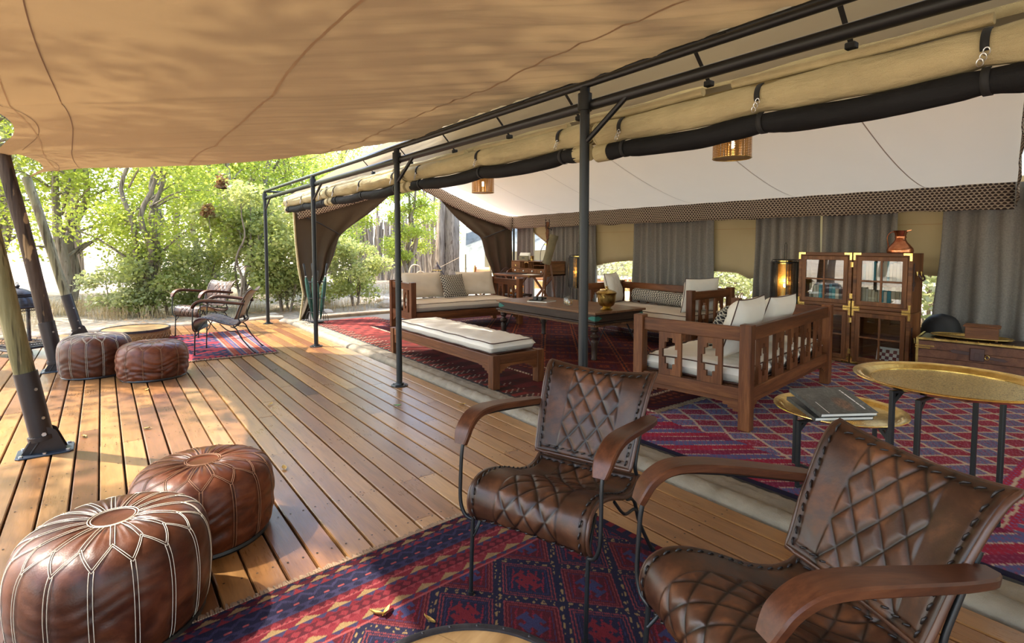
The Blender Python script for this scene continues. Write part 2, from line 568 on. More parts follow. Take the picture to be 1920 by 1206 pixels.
def mat_leather(name, dark, mid, light, rough=.36, scale=6, attr=True, stretch=(1,1,1), grain=.12):
    M = Mat(name)
    co = M.coord('Object', stretch)
    n = M.noise(co, scale, 5, .62, .8)
    m = M.noise(co, scale*5, 4, .6)
    base = (n*.7+m*.3).ramp((.30, dark), (.5, mid), (.72, light))
    if attr:
        base = M.mix(base, M.attr('Col'), 1.0, 'MULTIPLY')
    f = M.noise(M.coord('Object'), 160, 3)
    rg = (n*.6+m*.4).ramp((.3, rough*.75), (.7, rough*1.35))
    return M.done(M.bsdf(base, rg, 0, .36, M.bump(f*.5+m, grain, .004)))
MT['chair_leather'] = mat_leather('quilted_brown_leather', (.013,.0055,.0032), (.042,.0155,.0068), (.135,.049,.017), .38, 4.5)
MT['chair_edge'] = simple('rolled_leather_edge', (.060,.024,.013), .38, var=.4, scale=9)
MT['lace'] = simple('dark_leather_lace', (.010,.007,.007), .5)
MT['pouf_a'] = mat_leather('chestnut_pouf_leather', (.017,.0052,.003), (.068,.0185,.0072), (.150,.046,.0165), .38, 3.2, True, (1,1,1.6), .25)
MT['pouf_b'] = mat_leather('reddish_pouf_leather', (.028,.0072,.0036), (.105,.0255,.0092), (.20,.060,.020), .38, 3.6, True, (1,1,1.8), .25)
MT['thread_white'] = simple('white_thread', (.62,.54,.42), .8)
MT['thread_tan'] = simple('tan_thread', (.30,.14,.07), .8)
MT['strap_leather'] = simple('dark_brown_strap_leather', (.055,.022,.018), .42, var=.3)
MT['tan_leather'] = simple('tan_sling_leather', (.30,.13,.05), .45, var=.2)
MT['black_cloth'] = simple('black_nylon', (.008,.008,.009), .6, var=.2, bump=.3)
MT['khaki'] = simple('khaki_tube_canvas', (.155,.135,.080), .8, var=.15)
MT['green_cloth'] = simple('bottle_green_umbrella_cloth', (.008,.060,.042), .55, var=.3, scale=20)
MT['paper'] = simple('white_paper', (.80,.78,.72), .8)
MT['white_paint'] = simple('white_print', (.85,.83,.78), .7)
MT['black_gloss'] = simple('black_rubber', (.010,.010,.011), .35)
MT['fringe'] = simple('tan_rug_fringe', (.21,.135,.080), .95, var=.25, scale=40)
MT['log'] = simple('weathered_log', (.34,.26,.18), .85, var=.3, scale=6, bump=.5, bscale=12)
MT['rope'] = simple('pale_bent_stick', (.50,.38,.25), .8)
MT['stone'] = simple('sandy_stone', (.42,.36,.29), .9, var=.25, scale=9, bump=.5, bscale=14)

def mat_glass(name, tint=(1,1,1), rough=.0, mixw=.12, k=1.6):
    """thin pane: mostly clear, with the mirror of the outdoors on it"""
    M = Mat(name)
    t = M.node('ShaderNodeBsdfTransparent'); t.inputs[0].default_value = (*tint, 1)
    g = M.node('ShaderNodeBsdfGlossy'); g.inputs['Roughness'].default_value = rough
    fr = M.node('ShaderNodeLayerWeight')
    mx = M.node('ShaderNodeMixShader')
    w = S(M.nt, fr.outputs['Facing']).pow(4.0)*(k*.6)+(mixw+.035*k)
    M.lk(w.min(1.0), mx.inputs[0])
    M.nt.links.new(t.outputs[0], mx.inputs[1]); M.nt.links.new(g.outputs[0], mx.inputs[2])
    return M.done(mx)
MT['glass'] = mat_glass('cabinet_glass', (.95,.97,.95), .01, .07)
MT['jar_glass'] = mat_glass('clear_jar_glass', (.97,.98,.98), .0, .015, .55)
MT['lantern_glass'] = mat_glass('lantern_glass', (.97,.98,.97), .0, .02, .8)
def mat_mesh(name, color, hole=.55, scale=70, metal=.6):
    """punched or woven sheet: the holes really let the light through"""
    M = Mat(name)
    x, y, z = M.xyz(M.coord('Object'))
    a = ((x+y)*float(scale)*3.1416).sin(); b = (z*float(scale)*3.1416).sin()
    h = (a*b).abs().gt(1-hole)
    b1 = M.bsdf(color, .4, metal)
    t = M.node('ShaderNodeBsdfTransparent')
    mx = M.node('ShaderNodeMixShader')
    M.lk(h, mx.inputs[0]); M.nt.links.new(b1.outputs[0], mx.inputs[1]); M.nt.links.new(t.outputs[0], mx.inputs[2])
    return M.done(mx)
MT['black_mesh'] = mat_mesh('black_wire_mesh', (.012,.012,.013), .5, 90, .3)
MT['brass_mesh'] = mat_mesh('punched_brass_sheet', (.50,.34,.10), .42, 75, .9)
MT['woven_brass'] = mat_mesh('woven_bronze_shade', (.30,.17,.06), .36, 60, .6)

def emit(name, color, strength):
    M = Mat(name)
    e = M.node('ShaderNodeEmission'); e.inputs[0].default_value = (*color, 1); e.inputs[1].default_value = strength
    return M.done(e)
MT['bulb'] = emit('lit_bulb', (1.0, .72, .36), 14)

def mat_leaf(name, a, b, c, trans=.5, tc=(.55,.62,.06)):
    M = Mat(name)
    k = M.attr('Col')
    sp = M.node('ShaderNodeSeparateColor'); M.lk(k, sp.inputs[0])
    v = S(M.nt, sp.outputs[0])
    col = v.ramp((0, a), (.5, b), (1, c))
    tcol = v.ramp((0, tuple(x*.6 for x in tc)), (.5, tc), (1, (min(1,tc[0]*1.25), min(1,tc[1]*1.1), tc[2]*1.6)))
    return M.done(M.translucent(M.bsdf(col, .5, 0, .4), tcol, trans))
MT['leaf'] = mat_leaf('fresh_green_leaf', (.080,.135,.022), (.22,.29,.050), (.36,.40,.09), .55, (.50,.58,.070))
MT['leaf_yellow'] = mat_leaf('yellow_green_leaf', (.11,.155,.045), (.28,.315,.11), (.50,.49,.23), .50, (.52,.56,.14))
MT['leaf_grey'] = mat_leaf('dusty_grey_green_leaf', (.11,.14,.06), (.27,.30,.15), (.44,.44,.26), .45, (.48,.52,.18))
MT['leaf_dry'] = mat_leaf('dry_brown_leaf', (.10,.045,.018), (.26,.13,.05), (.42,.25,.11), .3, (.40,.22,.07))
MT['straw'] = mat_leaf('dry_straw', (.26,.18,.09), (.45,.34,.18), (.60,.48,.29), .25, (.50,.38,.18))
MT['fallen'] = simple('fallen_leaf_ochre', (.42,.26,.06), .6, var=.35, scale=30)
MT['fallen_green'] = simple('fallen_leaf_green', (.10,.26,.06), .6, var=.2, scale=30)

def mat_sand():
    M = Mat('leaf_littered_sand')
    co = M.coord('World')
    n = M.noise(co, .55, 5, .6); f = M.noise(co, 9, 5, .65); l = M.vor(co, 16)
    c = (n*.45+f*.55).ramp((.30, (.14,.098,.062)), (.45, (.32,.255,.185)), (.62, (.47,.40,.315)))
    lit = l.ramp((.10, (.16,.105,.055)), (.20, (1,1,1)))
    pat = M.noise(co, 1.1, 3).ramp((.46, (0,0,0)), (.56, (1,1,1)))
    c = M.mix(c, M.mix(c, lit, 1.0, 'MULTIPLY'), pat)
    return M.done(M.bsdf(c, .95, 0, .1, M.bump(f+n, .6, .06)))
MT['sand'] = mat_sand()

def mat_rug(name='rug_pile', rough=.95):
    M = Mat(name)
    c = M.attr('Col')
    co = M.coord('Object')
    f = M.noise(co, 260, 3, .7); g = M.noise(co, 5, 4, .6)
    k = (f*.6+g*.4).ramp((.3, (.62,.62,.64)), (.55, (1,1,1)), (.75, (1.25,1.22,1.2)))
    col = M.mix(c, k, 1.0, 'MULTIPLY')
    wv = M.noise(M.coord('Object', (1,1.0,1)), 210, 2)
    return M.done(M.bsdf(col, rough, 0, .1, M.bump(wv+f, .5, .006)))
MT['rug'] = mat_rug()
# ------------------------------------------------------------------ ground and deck
m = MB()
def gz(x, y):
    d = max(0.0, y-11.6) + max(0.0, -3.2-x)*.5 + max(0.0, x-9.5)*.6
    return -.13 + .05*wob(3, x*.5, y*.5)*min(1, d) + .022*wob(5, x*2, y*2)*min(1, d)
N = 90
def gfun(u, v):
    x = -60 + 130*u; y = -25 + 105*v
    return (x, y, gz(x, y))
m.grid(130, 105, gfun)
ground = m.obj('ground', MT['sand'], smooth=180, kind='structure')

PITCH = .128; BW = .1170; DX0 = -2.62; NR = 41; DY0 = -1.6; J = .45; NJ = 28
m = MB().box(DX0-.02, DX0+NR*PITCH+.02, DY0, DY0+NJ*J, -.125, -.036)
floor = m.obj('floor', MT['deck_under'], kind='structure')
c = .0045; th = .032
pv = []
prof = [(-BW/2,-th),(BW/2,-th),(BW/2,-c),(BW/2-c,0),(-BW/2+c,0),(-BW/2,-c)]
pm = MB(); pm.prism(prof, lambda a,b:(a,0,b), lambda a,b:(a,1,b))
plank_mesh = pm.mesh('plank', MT['deck'])
screws = MB()
nplank = 0
for r in range(NR):
    x = DX0 + (r+.5)*PITCH
    j = -random.choice((0, 1, 2, 3))
    while j < NJ:
        n = random.choice((4, 5, 6, 6, 7, 8))
        a = max(j, 0); b = min(j+n, NJ)
        if NJ-b < 2: b = NJ
        if b > a:
            o = new_from(plank_mesh, 'plank', floor, (x+random.uniform(-.001,.001), DY0+a*J+.0015, random.uniform(-.0012,.0008)), (0,0,0), (1, (b-a)*J-.003, 1))
            nplank += 1
            for k in range(a, b+1):
                for e in ((.018,) if k == a else (-.018,) if k == b else (0,)):
                    for s in (-.033, .033):
                        cx_, cy_ = x+s+random.uniform(-.003,.003), DY0+k*J+e+random.uniform(-.006,.006)
                        pts = [(cx_+.0052*cos(q*pi/3), cy_+.0052*sin(q*pi/3), .0014) for q in range(6)]
                        screws.add(pts, [tuple(range(6))])
        j = b if b > j else j+n
screws.obj('screw', MT['screw'], floor, recalc=False, kind='stuff')

# edge log along the far rim of the deck and tent sill
m = MB()
pts = [(x, 11.04+.03*sin(x*2.1)-.0*x, -.03+.012*sin(x*3.3)) for x in np.linspace(-2.6, 2.75, 26)]
m.tube(pts, [.075+.010*sin(i*1.9) for i in range(26)], 10)
tag(m.obj('edge_log', MT['log'], smooth=60), 'weathered grey log lying along the far edge of the timber deck', 'log')

# interior floor
m = MB().box(2.93, 9.3, -8.9, 10.55, -.12, .0)
m.obj('floor_2', MT['groundsheet'], kind='structure')
m = MB().box(3.3, 7.9, 10.42, 10.56, -.05, .07)
m.obj('trim_2', MT['log'], kind='structure', bevel=.02)

# canvas sill between deck and tent floor: a padded hump and a flat lip
def sill(u, v):
    y = -1.7 + u*12.25
    prof = [(2.655,-.03),(2.662,.012),(2.69,.038),(2.725,.046),(2.765,.036),(2.79,.018),(2.83,.022),(2.87,.026),(2.905,.020),(2.94,.022),(2.955,-.01)]
    t = v*(len(prof)-1); i = min(int(t), len(prof)-2); f = t-i
    x = prof[i][0]*(1-f)+prof[i+1][0]*f; z = prof[i][1]*(1-f)+prof[i+1][1]*f
    k = 1 if z > .01 else 0
    flare = .10*max(0, (u-.965)/.035)**1.5
    return (x + .004*wob(2, y*6) - flare*(1-v), y, z + k*(.0055*wob(7, y*17, v*6)+.004*wob(8, y*41, v*9)))
m = MB().grid(520, 22, sill)
m.obj('trim_1', MT['strip'], smooth=180, kind='structure')
m = MB().box(2.945, 2.985, -1.7, 10.45, -.01, .012)
m.obj('trim_3', MT['strap'], kind='structure')

# ------------------------------------------------------------------ steel frame of the front
fr = thing('steel_frame', 'black steel pipe frame with slim posts along the open tent front', 'frame', (2.33, 0, 0))
post_y = [2.37, 4.96, 7.6, 10.33, -.25]
for y in post_y:
    m = MB(); m.tube([(0, y, 0), (0, y, 2.335)], .0295, 14)
    p = m.obj('post', MT['black_steel'], fr, smooth=50)
    q = MB(); q.lathe([(.001,0),(.085,0),(.085,.008),(.045,.012),(.04,.03),(.034,.03)], 18, (0, y, 0))
    for k in range(4):
        a = k*pi/2+.6
        q.lathe([(.001,.008),(.010,.008),(.010,.016),(.001,.017)], 6, (.065*cos(a), y+.065*sin(a), 0))
    q.obj('base_plate', MT['black_steel'], p, smooth=40)
    q = MB(); q.tube([(0, y, 2.20), (0, y, 2.30)], .042, 14)
    q.obj('collar', MT['black_steel'], p, smooth=40)
    q = MB(); q.tube([(.0, y-.02, 2.02), (.02, y-.31, 2.225)], .016, 8)
    q.obj('brace', MT['black_steel'], fr, smooth=40)
m = MB(); m.tube([(.03, -1.6, 2.235), (.03, 10.36, 2.235)], .031, 14)
m.obj('pipe_rail', MT['black_steel'], fr, smooth=50)
m = MB(); m.tube([(0, -1.6, 2.355), (0, 10.33, 2.345)], .021, 12)
m.obj('top_rail', MT['black_steel'], fr, smooth=50)
m = MB(); m.tube([(.17, -1.6, 2.452), (.17, 5.0, 2.445), (.10, 6.6, 2.40), (.0, 10.33, 2.36)], .014, 10)
m.obj('lashing_rail', MT['black_steel'], fr, smooth=50)
for y in (-.9,.35,1.7,2.37,3.3,4.1,4.96,6.2,7.6,8.9):
    m = MB(); m.tube([(0, y, 2.35), (.165 if y < 5 else .08, y-.14, 2.44 if y < 5 else 2.37)], .012, 8)
    m.obj('strut', MT['black_steel'], fr, smooth=50)
m = MB(); m.tube([(0, 10.33, 2.345), (.55, 10.38, 2.36)], .018, 8)
m.obj('end_rail', MT['black_steel'], fr, smooth=50)
# tie straps from the lashing rail to the roof
for i, y in enumerate((-.55,.25,1.05,1.75,2.75,3.55,4.4,5.3,6.3)):
    t = thing('tie_strap', None, 'strap', (2.5, y, 2.44), 0, 'tie straps between lashing rail and roof canvas')
    t['label'] = 'black buckled tie strap under the awning edge, '+('beyond the right frame edge','topmost one at the upper right','second from the upper right corner','just right of the nearest post','directly left of the nearest post','second left of the nearest post','third left of the nearest post','just right of the second post','farthest, left of the second post')[i]
    m = MB(); m.add([(-.004,-.011,0),(-.004,.011,0),(.15,.012,-.16),(.15,-.010,-.16)], [(0,1,2,3)])
    m.obj('webbing', MT['strap'], t, solid=.003)
    m = MB().box(.13,.17,-.022,.022,-.185,-.155)
    m.obj('buckle', MT['strap'], t, bevel=.004)

# ------------------------------------------------------------------ stretched awning over the deck
POLE_Y = [-8.7, -5.8, -2.9, -.95, 1.95, 4.83, 7.88, 10.90]
def XL(y):
    for a, b in zip(POLE_Y, POLE_Y[1:]):
        if a <= y <= b:
            t = (y-a)/(b-a)
            return -.88 + .30*(4*t*(1-t))**.95
    return -.88
YF = [(-.87,10.93),(-.5,10.05),(-.16,9.5),(.63,8.6),(1.2,7.85),(1.64,7.15),(2.16,6.0),(2.35,5.4),(2.5,4.85)]
def YFAR(x): return interp(YF, x)
def aw_z(x, y):
    z = 2.445
    q = y + .95*x
    for q0, amp in ((4.85,.045),(7.15,.050),(2.3,.03),(9.0,.02)):
        d = abs(q-q0)
        z -= amp*math.exp(-(d/.28)) * (1-.5*max(0,min(1,(x-1.2)/1.3)))
    for py in POLE_Y:
        d2 = (x+.86)**2 + (y-py)**2
        z -= .05*math.exp(-d2/.10)
    w = max(0, min(1, (x-.2)/2.2))
    z += .006*w*(sin(q*23+x*2)+sin(q*41+x*3.1+1)*.7) + .012*wob(4, x*1.3, y*.9)
    if x > 2.05: z += .02*((x-2.05)/.45)
    return z
def aw(u, v):
    x0 = -.86 + 3.36*u
    y = -8.7 + v*(YFAR(x0)+8.7)
    xl = XL(y)
    x = xl + (2.5-xl)*u
    y = min(y, YFAR(x)) if v > .98 else y
    return (x, y, aw_z(x, y))
def upper(u, v):  # unseen sheet added over the tent roof to keep the sun off it
    x = 2.5+3.9*u; y = -8.7+(13.55+6.0*u)*v
    return (x, y, aw_z(2.5, y)+.60*(x-2.5)-.05*sin(pi*u)+.03*sin(y*2.2)*u)
aw_t = thing('stretch_awning', 'tan stretched canvas awning shading the timber deck', 'awning')
m = MB().grid(110, 420, aw)
m.obj('canvas', MT['canvas_awning'], aw_t, smooth=180, recalc=False)
m = MB().grid(14, 420, upper)
m.obj('added_roof_shade', MT['roof_shade'], aw_t, smooth=180, recalc=False)
def seam_line(xc, y0, y1, w, mat, dz=-.004, n=90, xf=None):
    m = MB(); P = []
    for i in range(n+1):
        y = y0+(y1-y0)*i/n
        xx = xc if xf is None else xf(y)
        xx += .035*sin(y*1.35+xc)
        P.append([(xx-w/2, y, aw_z(xx-w/2, y)+dz), (xx+w/2, y, aw_z(xx+w/2, y)+dz)])
    m.gridnp(np.array(P))
    return m.obj('seam', mat, aw_t, smooth=180, recalc=False)
seam_line(-.20, -2.5, 9.45, .007, MT['seam_dark'])
seam_line(.95, -2.5, 8.1, .016, MT['seam'])
seam_line(2.05, -2.5, 6.1, .014, MT['seam'])
for a, b in zip(POLE_Y, POLE_Y[1:]):
    seam_line(0, a+.22, b-.22, .006, MT['seam_dark'], xf=lambda y: XL(y)+.17-.035*sin(y*1.35))
seam_line(0, -2.5, 10.2, .008, MT['seam'], xf=lambda y: -.47-.035*sin(y*1.35)+.02*sin(y*2))

# ------------------------------------------------------------------ leaning timber poles
def lean_pole(name, base, top, r0, r1, mat, label, seed, sleeve=.42):
    b = Vector(base); t = Vector(top)
    root = thing(name, label, 'pole', b, 0, 'leaning awning poles at the deck edge')
    d = (t-b); L = d.length
    d.normalize()
    foot = d*.14/d.z*1.0
    pts = []; rs = []
    n = 26
    for i in range(n+1):
        k = i/n; s = foot.length + (L-foot.length)*k
        pts.append(d*s + Vector((.010*wob(seed, s*1.3), .010*wob(seed+3, s*1.7), 0)))
        rs.append((r0+(r1-r0)*k)*(1+.035*wob(seed+1, s*4)))
    m = MB().tube(pts, rs, 16)
    m.obj('trunk', mat, root, smooth=60)
    m = MB(); m.tube([d*(foot.length-.03), d*(foot.length+sleeve)], r0+.008, 18)
    m.tube([d*(foot.length-.05), d*(foot.length-.02)], r0+.020, 18)
    sl = m.obj('sleeve', MT['sleeve'], root, smooth=40)
    m = MB()
    _, s, u = frame_axes(d)
    cd = Vector((.55,-.83,0)); cd = (cd - d*cd.dot(d)).normalized()
    for k in (.10, .30):
        p = d*(foot.length+k) + cd*(r0+.006)
        m.tube([p, p+cd*.006], .010, 8)
    m.obj('bolt', MT['steel'], sl, smooth=40, kind='stuff')
    # hinge bracket on a base plate
    m = MB()
    for s_ in (-.045, .045):
        poly = [(-.13,.008),(.11,.008),(.055,.15),(-.005,.19),(-.05,.15)]
        m.prism(poly, lambda a,b,s_=s_:(a+.005, s_-.004, b), lambda a,b,s_=s_:(a+.005, s_+.004, b))
    m.bar((-.075,-.05,.01),(-.03,-.05,.085),.012,.01)
    m.obj('bracket', MT['sleeve'], root, bevel=.002)
    m = MB().tube([(.0,-.065,.135),(.0,.065,.135)], .014, 6)
    m.obj('hinge_pin', MT['steel'], root)
    m = MB().prism([(-.15,-.09),(-.13,-.11),(.13,-.11),(.15,-.09),(.15,.09),(.13,.11),(-.13,.11),(-.15,.09)], lambda a,b:(a,b,0.0), lambda a,b:(a,b,.010))
    bp = m.obj('base_plate', MT['blued'], root, bevel=.002)
    m = MB()
    for x, y in ((-.12,-.085),(0,-.09),(.12,-.085),(-.12,.085),(.12,.085)):
        m.lathe([(.001,.010),(.012,.010),(.012,.020),(.001,.021)], 6, (x, y, 0))
    m.obj('bolt', MT['steel'], bp, kind='stuff')
    return root
lean_pole('timber_pole', (-.35, 4.80, .001), (-.712, 4.83, 2.40), .056, .060, MT['pole_green'], 'nearest leaning awning pole, greenish timber in a dark steel sleeve', 1)
lean_pole('timber_pole', (-.43, 7.86, .001), (-.80, 7.90, 2.385), .066, .066, MT['pole_dark'], 'dark barked awning pole leaning behind the taller far pouf', 5)
lean_pole('timber_pole', (-.31, 10.62, .001), (-.85, 10.80, 2.405), .062, .058, MT['pole_pale'], 'pale grey green awning pole farthest away, beside the round drum table', 9, .52)
lean_pole('timber_pole', (-.42, 1.93, .001), (-.70, 1.95, 2.41), .080, .072, MT['pole_green'], 'timber awning pole beside the camera outside the view', 12)

# ------------------------------------------------------------------ tent: roof, liner, walls
def gable(x):
    if x >= 5.2: return 2.07 + .78*max(0.0, (7.72-x)/2.52)**1.55
    return 2.03 + .82*max(0.0, (x-2.75)/2.45)**1.05
def yend(x): return 1.40-.19*(7.7-x)
def roof_fn(u, v):
    x = 2.60 + 5.9*u; y = -8.9+19.2*v
    k = abs(x-5.3)
    z = 3.88 - .617*k - .03*sin(pi*v*5)**2*min(1,k)
    return (x, y, z)
m = MB().grid(40, 60, roof_fn)
m.obj('roof', MT['canvas_roof'], smooth=180, kind='structure', recalc=False)
def liner(u, v):
    x = 2.80 + 4.93*u
    y = yend(x) + v*(10.22-yend(x))
    sag = .05*sin(pi*min(1, max(0, v)))*max(0, 1-abs(x-5.2)/2.5)
    fold = .010*sin(y*7+x)*sin(pi*u)
    belly = .03*sin(pi*((y*.66) % 1.0))*sin(pi*u)
    return (x, y, gable(x)-sag+fold+belly)
m = MB().grid(60, 120, liner)
ceil_o = m.obj('ceiling', MT['liner'], smooth=180, kind='structure', recalc=False)
for y in (2.2, 3.7, 5.3, 6.8, 8.4):
    m = MB(); P = []
    for i in range(50):
        u = i/49; x = 2.80+4.93*u; v = (y-yend(x))/(10.22-yend(x))
        p = Vector(liner(u, v)); P.append([p+Vector((0,-.006,-.004)), p+Vector((0,.006,-.004))])
    m.gridnp(np.array([[tuple(a) for a in r] for r in P]))
    m.obj('seam', MT['liner_seam'], ceil_o, smooth=180, recalc=False)

# valances
def valance(name, label, pts_top, h, wav):
    m = MB(); n = len(pts_top)
    rows = 6; P = np.zeros((rows, n, 3))
    for i, p in enumerate(pts_top):
        hh = h(i/(n-1)) if callable(h) else h
        nx = wav(i/(n-1))
        for j in range(rows):
            k = j/(rows-1)
            P[j, i] = (p[0]+nx[0]*k, p[1]+nx[1]*k, p[2]-hh*k)
    m.gridnp(P)
    return tag(m.obj(name, MT['valance'], smooth=180, solid=.006, recalc=False), label, 'valance')
n = 140
valance('valance', 'dark scallop patterned valance along the back wall above the curtains', [(7.70+.006*sin(i*.9), 10.21-(10.21-1.42)*i/n, 2.075-.012*sin(i*.35)**2) for i in range(n+1)], lambda t: .28+.006*sin(t*40), lambda t: (.01*sin(t*70), 0))
xs = np.linspace(7.70, 2.85, 90)
valance('valance', 'dark scallop patterned valance curving up the far gable above the tied drapes', [(x, 10.20, gable(x)) for x in xs], lambda t: .25-.05*t+.10*max(0,1-t/.06), lambda t: (.0, -.012*sin(t*50)))
xs = np.linspace(7.70, 2.95, 80)
valance('valance', 'scallop patterned valance hanging at the near end of the white ceiling', [(x, yend(x), gable(x)) for x in xs], .26, lambda t: (0, .012*sin(t*50)))

# back wall canvas, window flaps
GAPS = [(9.06, 9.62), (6.69, 7.64), (4.33, 5.045), (2.03, 2.48)]
m = MB()
edges = [10.3]+[e for a, b in GAPS for e in (b, a)]+[-8.8]
for k in range(0, len(edges), 2):
    y1, y0 = edges[k]-(.0 if k == 0 else .06), edges[k+1]+.06
    P = np.array([[(7.95+.012*wob(3, y*3, z*2), y, z) for y in np.linspace(y0, y1, 8)] for z in np.linspace(-.02, 2.15, 12)])
    m.gridnp(P)
m.obj('wall_back', MT['canvas_flap'], smooth=180, kind='structure', recalc=False)
def flap(idx, y0, y1, bottom):
    m = MB(); P = []
    for j in range(10):
        k = j/9; row = []
        for i in range(21):
            u = i/20; y = y0-.12 + (y1-y0+.24)*u
            zb = bottom(u)
            row.append((7.93+.012*sin(u*7+idx)*k, y, 2.12+(zb-2.12)*k))
        P.append(row)
    m.gridnp(np.array(P))
    o = m.obj('window_%d' % idx, MT['canvas_flap'], smooth=180, solid=.003, kind='structure', recalc=False)
    m = MB().box(7.914, 7.922, y0-.12, y1+.12, 1.648, 1.655)
    m.obj('seam', MT['seam'], o)
    m = MB(); pts = [(7.925, y0-.12+(y1-y0+.24)*i/20, bottom(i/20)) for i in range(21)]
    m.tube(pts, .007, 6); m.obj('hem', MT['seam'], o, smooth=60)
flap(1, *GAPS[0], lambda u: 1.30+.42*u)
flap(2, *GAPS[1], lambda u: 1.115-.13*(abs(u-.12)/.88)**1.7)
flap(3, *GAPS[2], lambda u: .965-.085*max(0, 1-abs(u-.26)/.22) + (.02*u))
flap(4, *GAPS[3], lambda u: 1.03+.03*u)

# curtains
def curtain(y0, y1, label, seed, folds, xb=7.84, z1=2.08, z0=.04, flare=.03):
    rr = random.Random(seed)
    ph = [rr.uniform(0, 6) for _ in range(4)]
    W = y1-y0; nu = int(folds*12)
    def fn(u, v):
        k = 1-v     # 0 at top
        amp = .062+.040*k
        uu = u+.012*sin(u*17+ph[2])*k
        f = sin(uu*folds*2*pi+ph[0])*.75+sin(uu*folds*2*pi*.5+ph[1])*.45+sin(uu*folds*4*pi+ph[3])*.25*(1-k)
        y = y0+W*u+(u-.5)*flare*2*k*k + .012*sin(v*9+u*11)*k
        return (xb+amp*f*.62, y, z0+(z1-z0)*v)
    m = MB().grid(nu, 22, fn)
    return tag(m.obj('curtain', MT['curtain'], smooth=180, recalc=False, solid=.004), label, 'curtain', 'grey curtains along the back wall')
curtain(9.62, 10.16, 'narrow grey curtain in the far back corner behind the writing desk', 1, 6)
curtain(7.64, 9.06, 'wide grey curtain behind the coat stand and the mesh floor lantern', 2, 10)
curtain(5.045, 6.69, 'grey curtain hanging behind the sofa with the patterned bolster', 3, 11)
curtain(3.44, 4.33, 'grey curtain hanging directly behind the lit lantern beside the bookcases', 4, 6.5)
curtain(2.50, 3.39, 'short looking grey curtain behind the tops of the glazed cabinets', 5, 6.5)
curtain(.55, 2.05, 'long bluish grey curtain behind the wide plank chest', 6, 8, flare=.10)

# tied drapes of the far gable
def drape(name, label, L, R, yb, seed, nf):
    m = MB(); rows = 36
    def at(P, t):
        T = t*(len(P)-1); i = min(int(T), len(P)-2); f = T-i
        return (P[i][0]*(1-f)+P[i+1][0]*f, P[i][1]*(1-f)+P[i+1][1]*f)
    Lc = [(p.x, p.y) for p in catmull([(a, b, 0) for a, b in L], 8)]
    Rc = [(p.x, p.y) for p in catmull([(a, b, 0) for a, b in R], 8)]
    def fn(u, v):
        a = at(Lc, v); b = at(Rc, v)
        w = abs(b[0]-a[0])
        amp = .016+.03*math.exp(-((w-.45)/.5)**2)
        return (a[0]+(b[0]-a[0])*u, yb+amp*sin(u*nf*2*pi+v*2+seed)*min(1, v*4), a[1]+(b[1]-a[1])*u)
    m.grid(60, rows, fn)
    return m.obj(name, MT['canvas_dark'], None, smooth=180, solid=.006, recalc=False)
LA = [(2.80,2.02),(2.82,1.6),(2.86,1.2),(2.93,.7),(2.97,.45),(2.93,.20),(2.86,.03)]
RA = [(4.74,2.47),(4.3,2.085),(3.93,1.82),(3.655,1.60),(3.50,1.15),(3.22,.60),(3.02,.04)]
dA = tag(drape('tied_drape', None, LA, RA, 10.27, 0, 3), 'dark olive canvas drape tied back beside the umbrella stand', 'drape')
LB = [(5.60,2.60),(6.15,2.06),(6.62,1.72),(6.86,1.555),(6.98,1.17),(7.18,.70),(7.30,.03)]
RB = [(7.74,2.12),(7.74,1.9),(7.74,1.7),(7.74,1.5),(7.74,1.1),(7.74,.6),(7.74,.03)]
dB = tag(drape('tied_drape', None, LB, RB, 10.27, 2, 3), 'dark olive canvas drape tied back behind the writing desk', 'drape')
m = MB().tube([(2.84,10.24,1.98),(3.25,10.21,1.80),(3.62,10.20,1.60)], .012, 6); m.obj('tie_cord', MT['strap'], dA, smooth=60)
m = MB().tube([(7.70,10.24,1.83),(7.3,10.21,1.70),(6.88,10.20,1.56)], .012, 6); m.obj('tie_cord', MT['strap'], dB, smooth=60)
m = MB().tube([(2.79,10.25,2.0),(2.81,10.25,1.5),(2.85,10.25,1.0),(2.93,10.25,.5),(2.86,10.25,.03)], .018, 8); m.obj('edge_binding', MT['canvas_beige'], dA, smooth=60)
m = MB().tube([(7.74,10.2,2.1),(7.74,10.2,0)], .022, 8)
tag(m.obj('corner_pole', MT['black_steel'], smooth=60), 'slim dark tent pole standing in the far back corner', 'pole')

# ------------------------------------------------------------------ rolled flaps under the front eave
m = MB()
def pel(u, v):
    y = -1.8+12.0*u
    return (2.668+.03*v+.008*sin(y*5)*(1-v), y, 2.08+.20*v+.006*sin(y*9+v*3))
m.grid(160, 8, pel)
pelm = tag(m.obj('eave_pelmet', MT['canvas_beige'], smooth=180, solid=.006, recalc=False), 'flat beige canvas pelmet behind the pipe rail along the tent front', 'pelmet')
for a, b in ((-1.8,.3),(.55,1.55),(1.72,2.55),(2.75,3.9),(4.05,5.25),(5.5,7.5),(7.7,9.9)):
    m = MB().tube([(2.555, a, 2.205), (2.555, (a+b)/2, 2.198), (2.555, b, 2.205)], .022, 10)
    m.obj('rod_pocket', MT['canvas_beige'], pelm, smooth=60)
SEG = [(7.60, 9.75, 'farthest'), (5.22, 7.50, 'third'), (2.58, 5.12, 'second'), (-.9, 2.46, 'nearest')]
STR = [(7.85, 8.74, 9.55), (5.45, 6.38, 7.28), (2.80, 3.81, 4.88), (-.6, .56, 1.39, 2.25)]
desc = ['at the far end of the eave', 'between the second and third posts', 'between the two nearest posts', 'right of the nearest post']
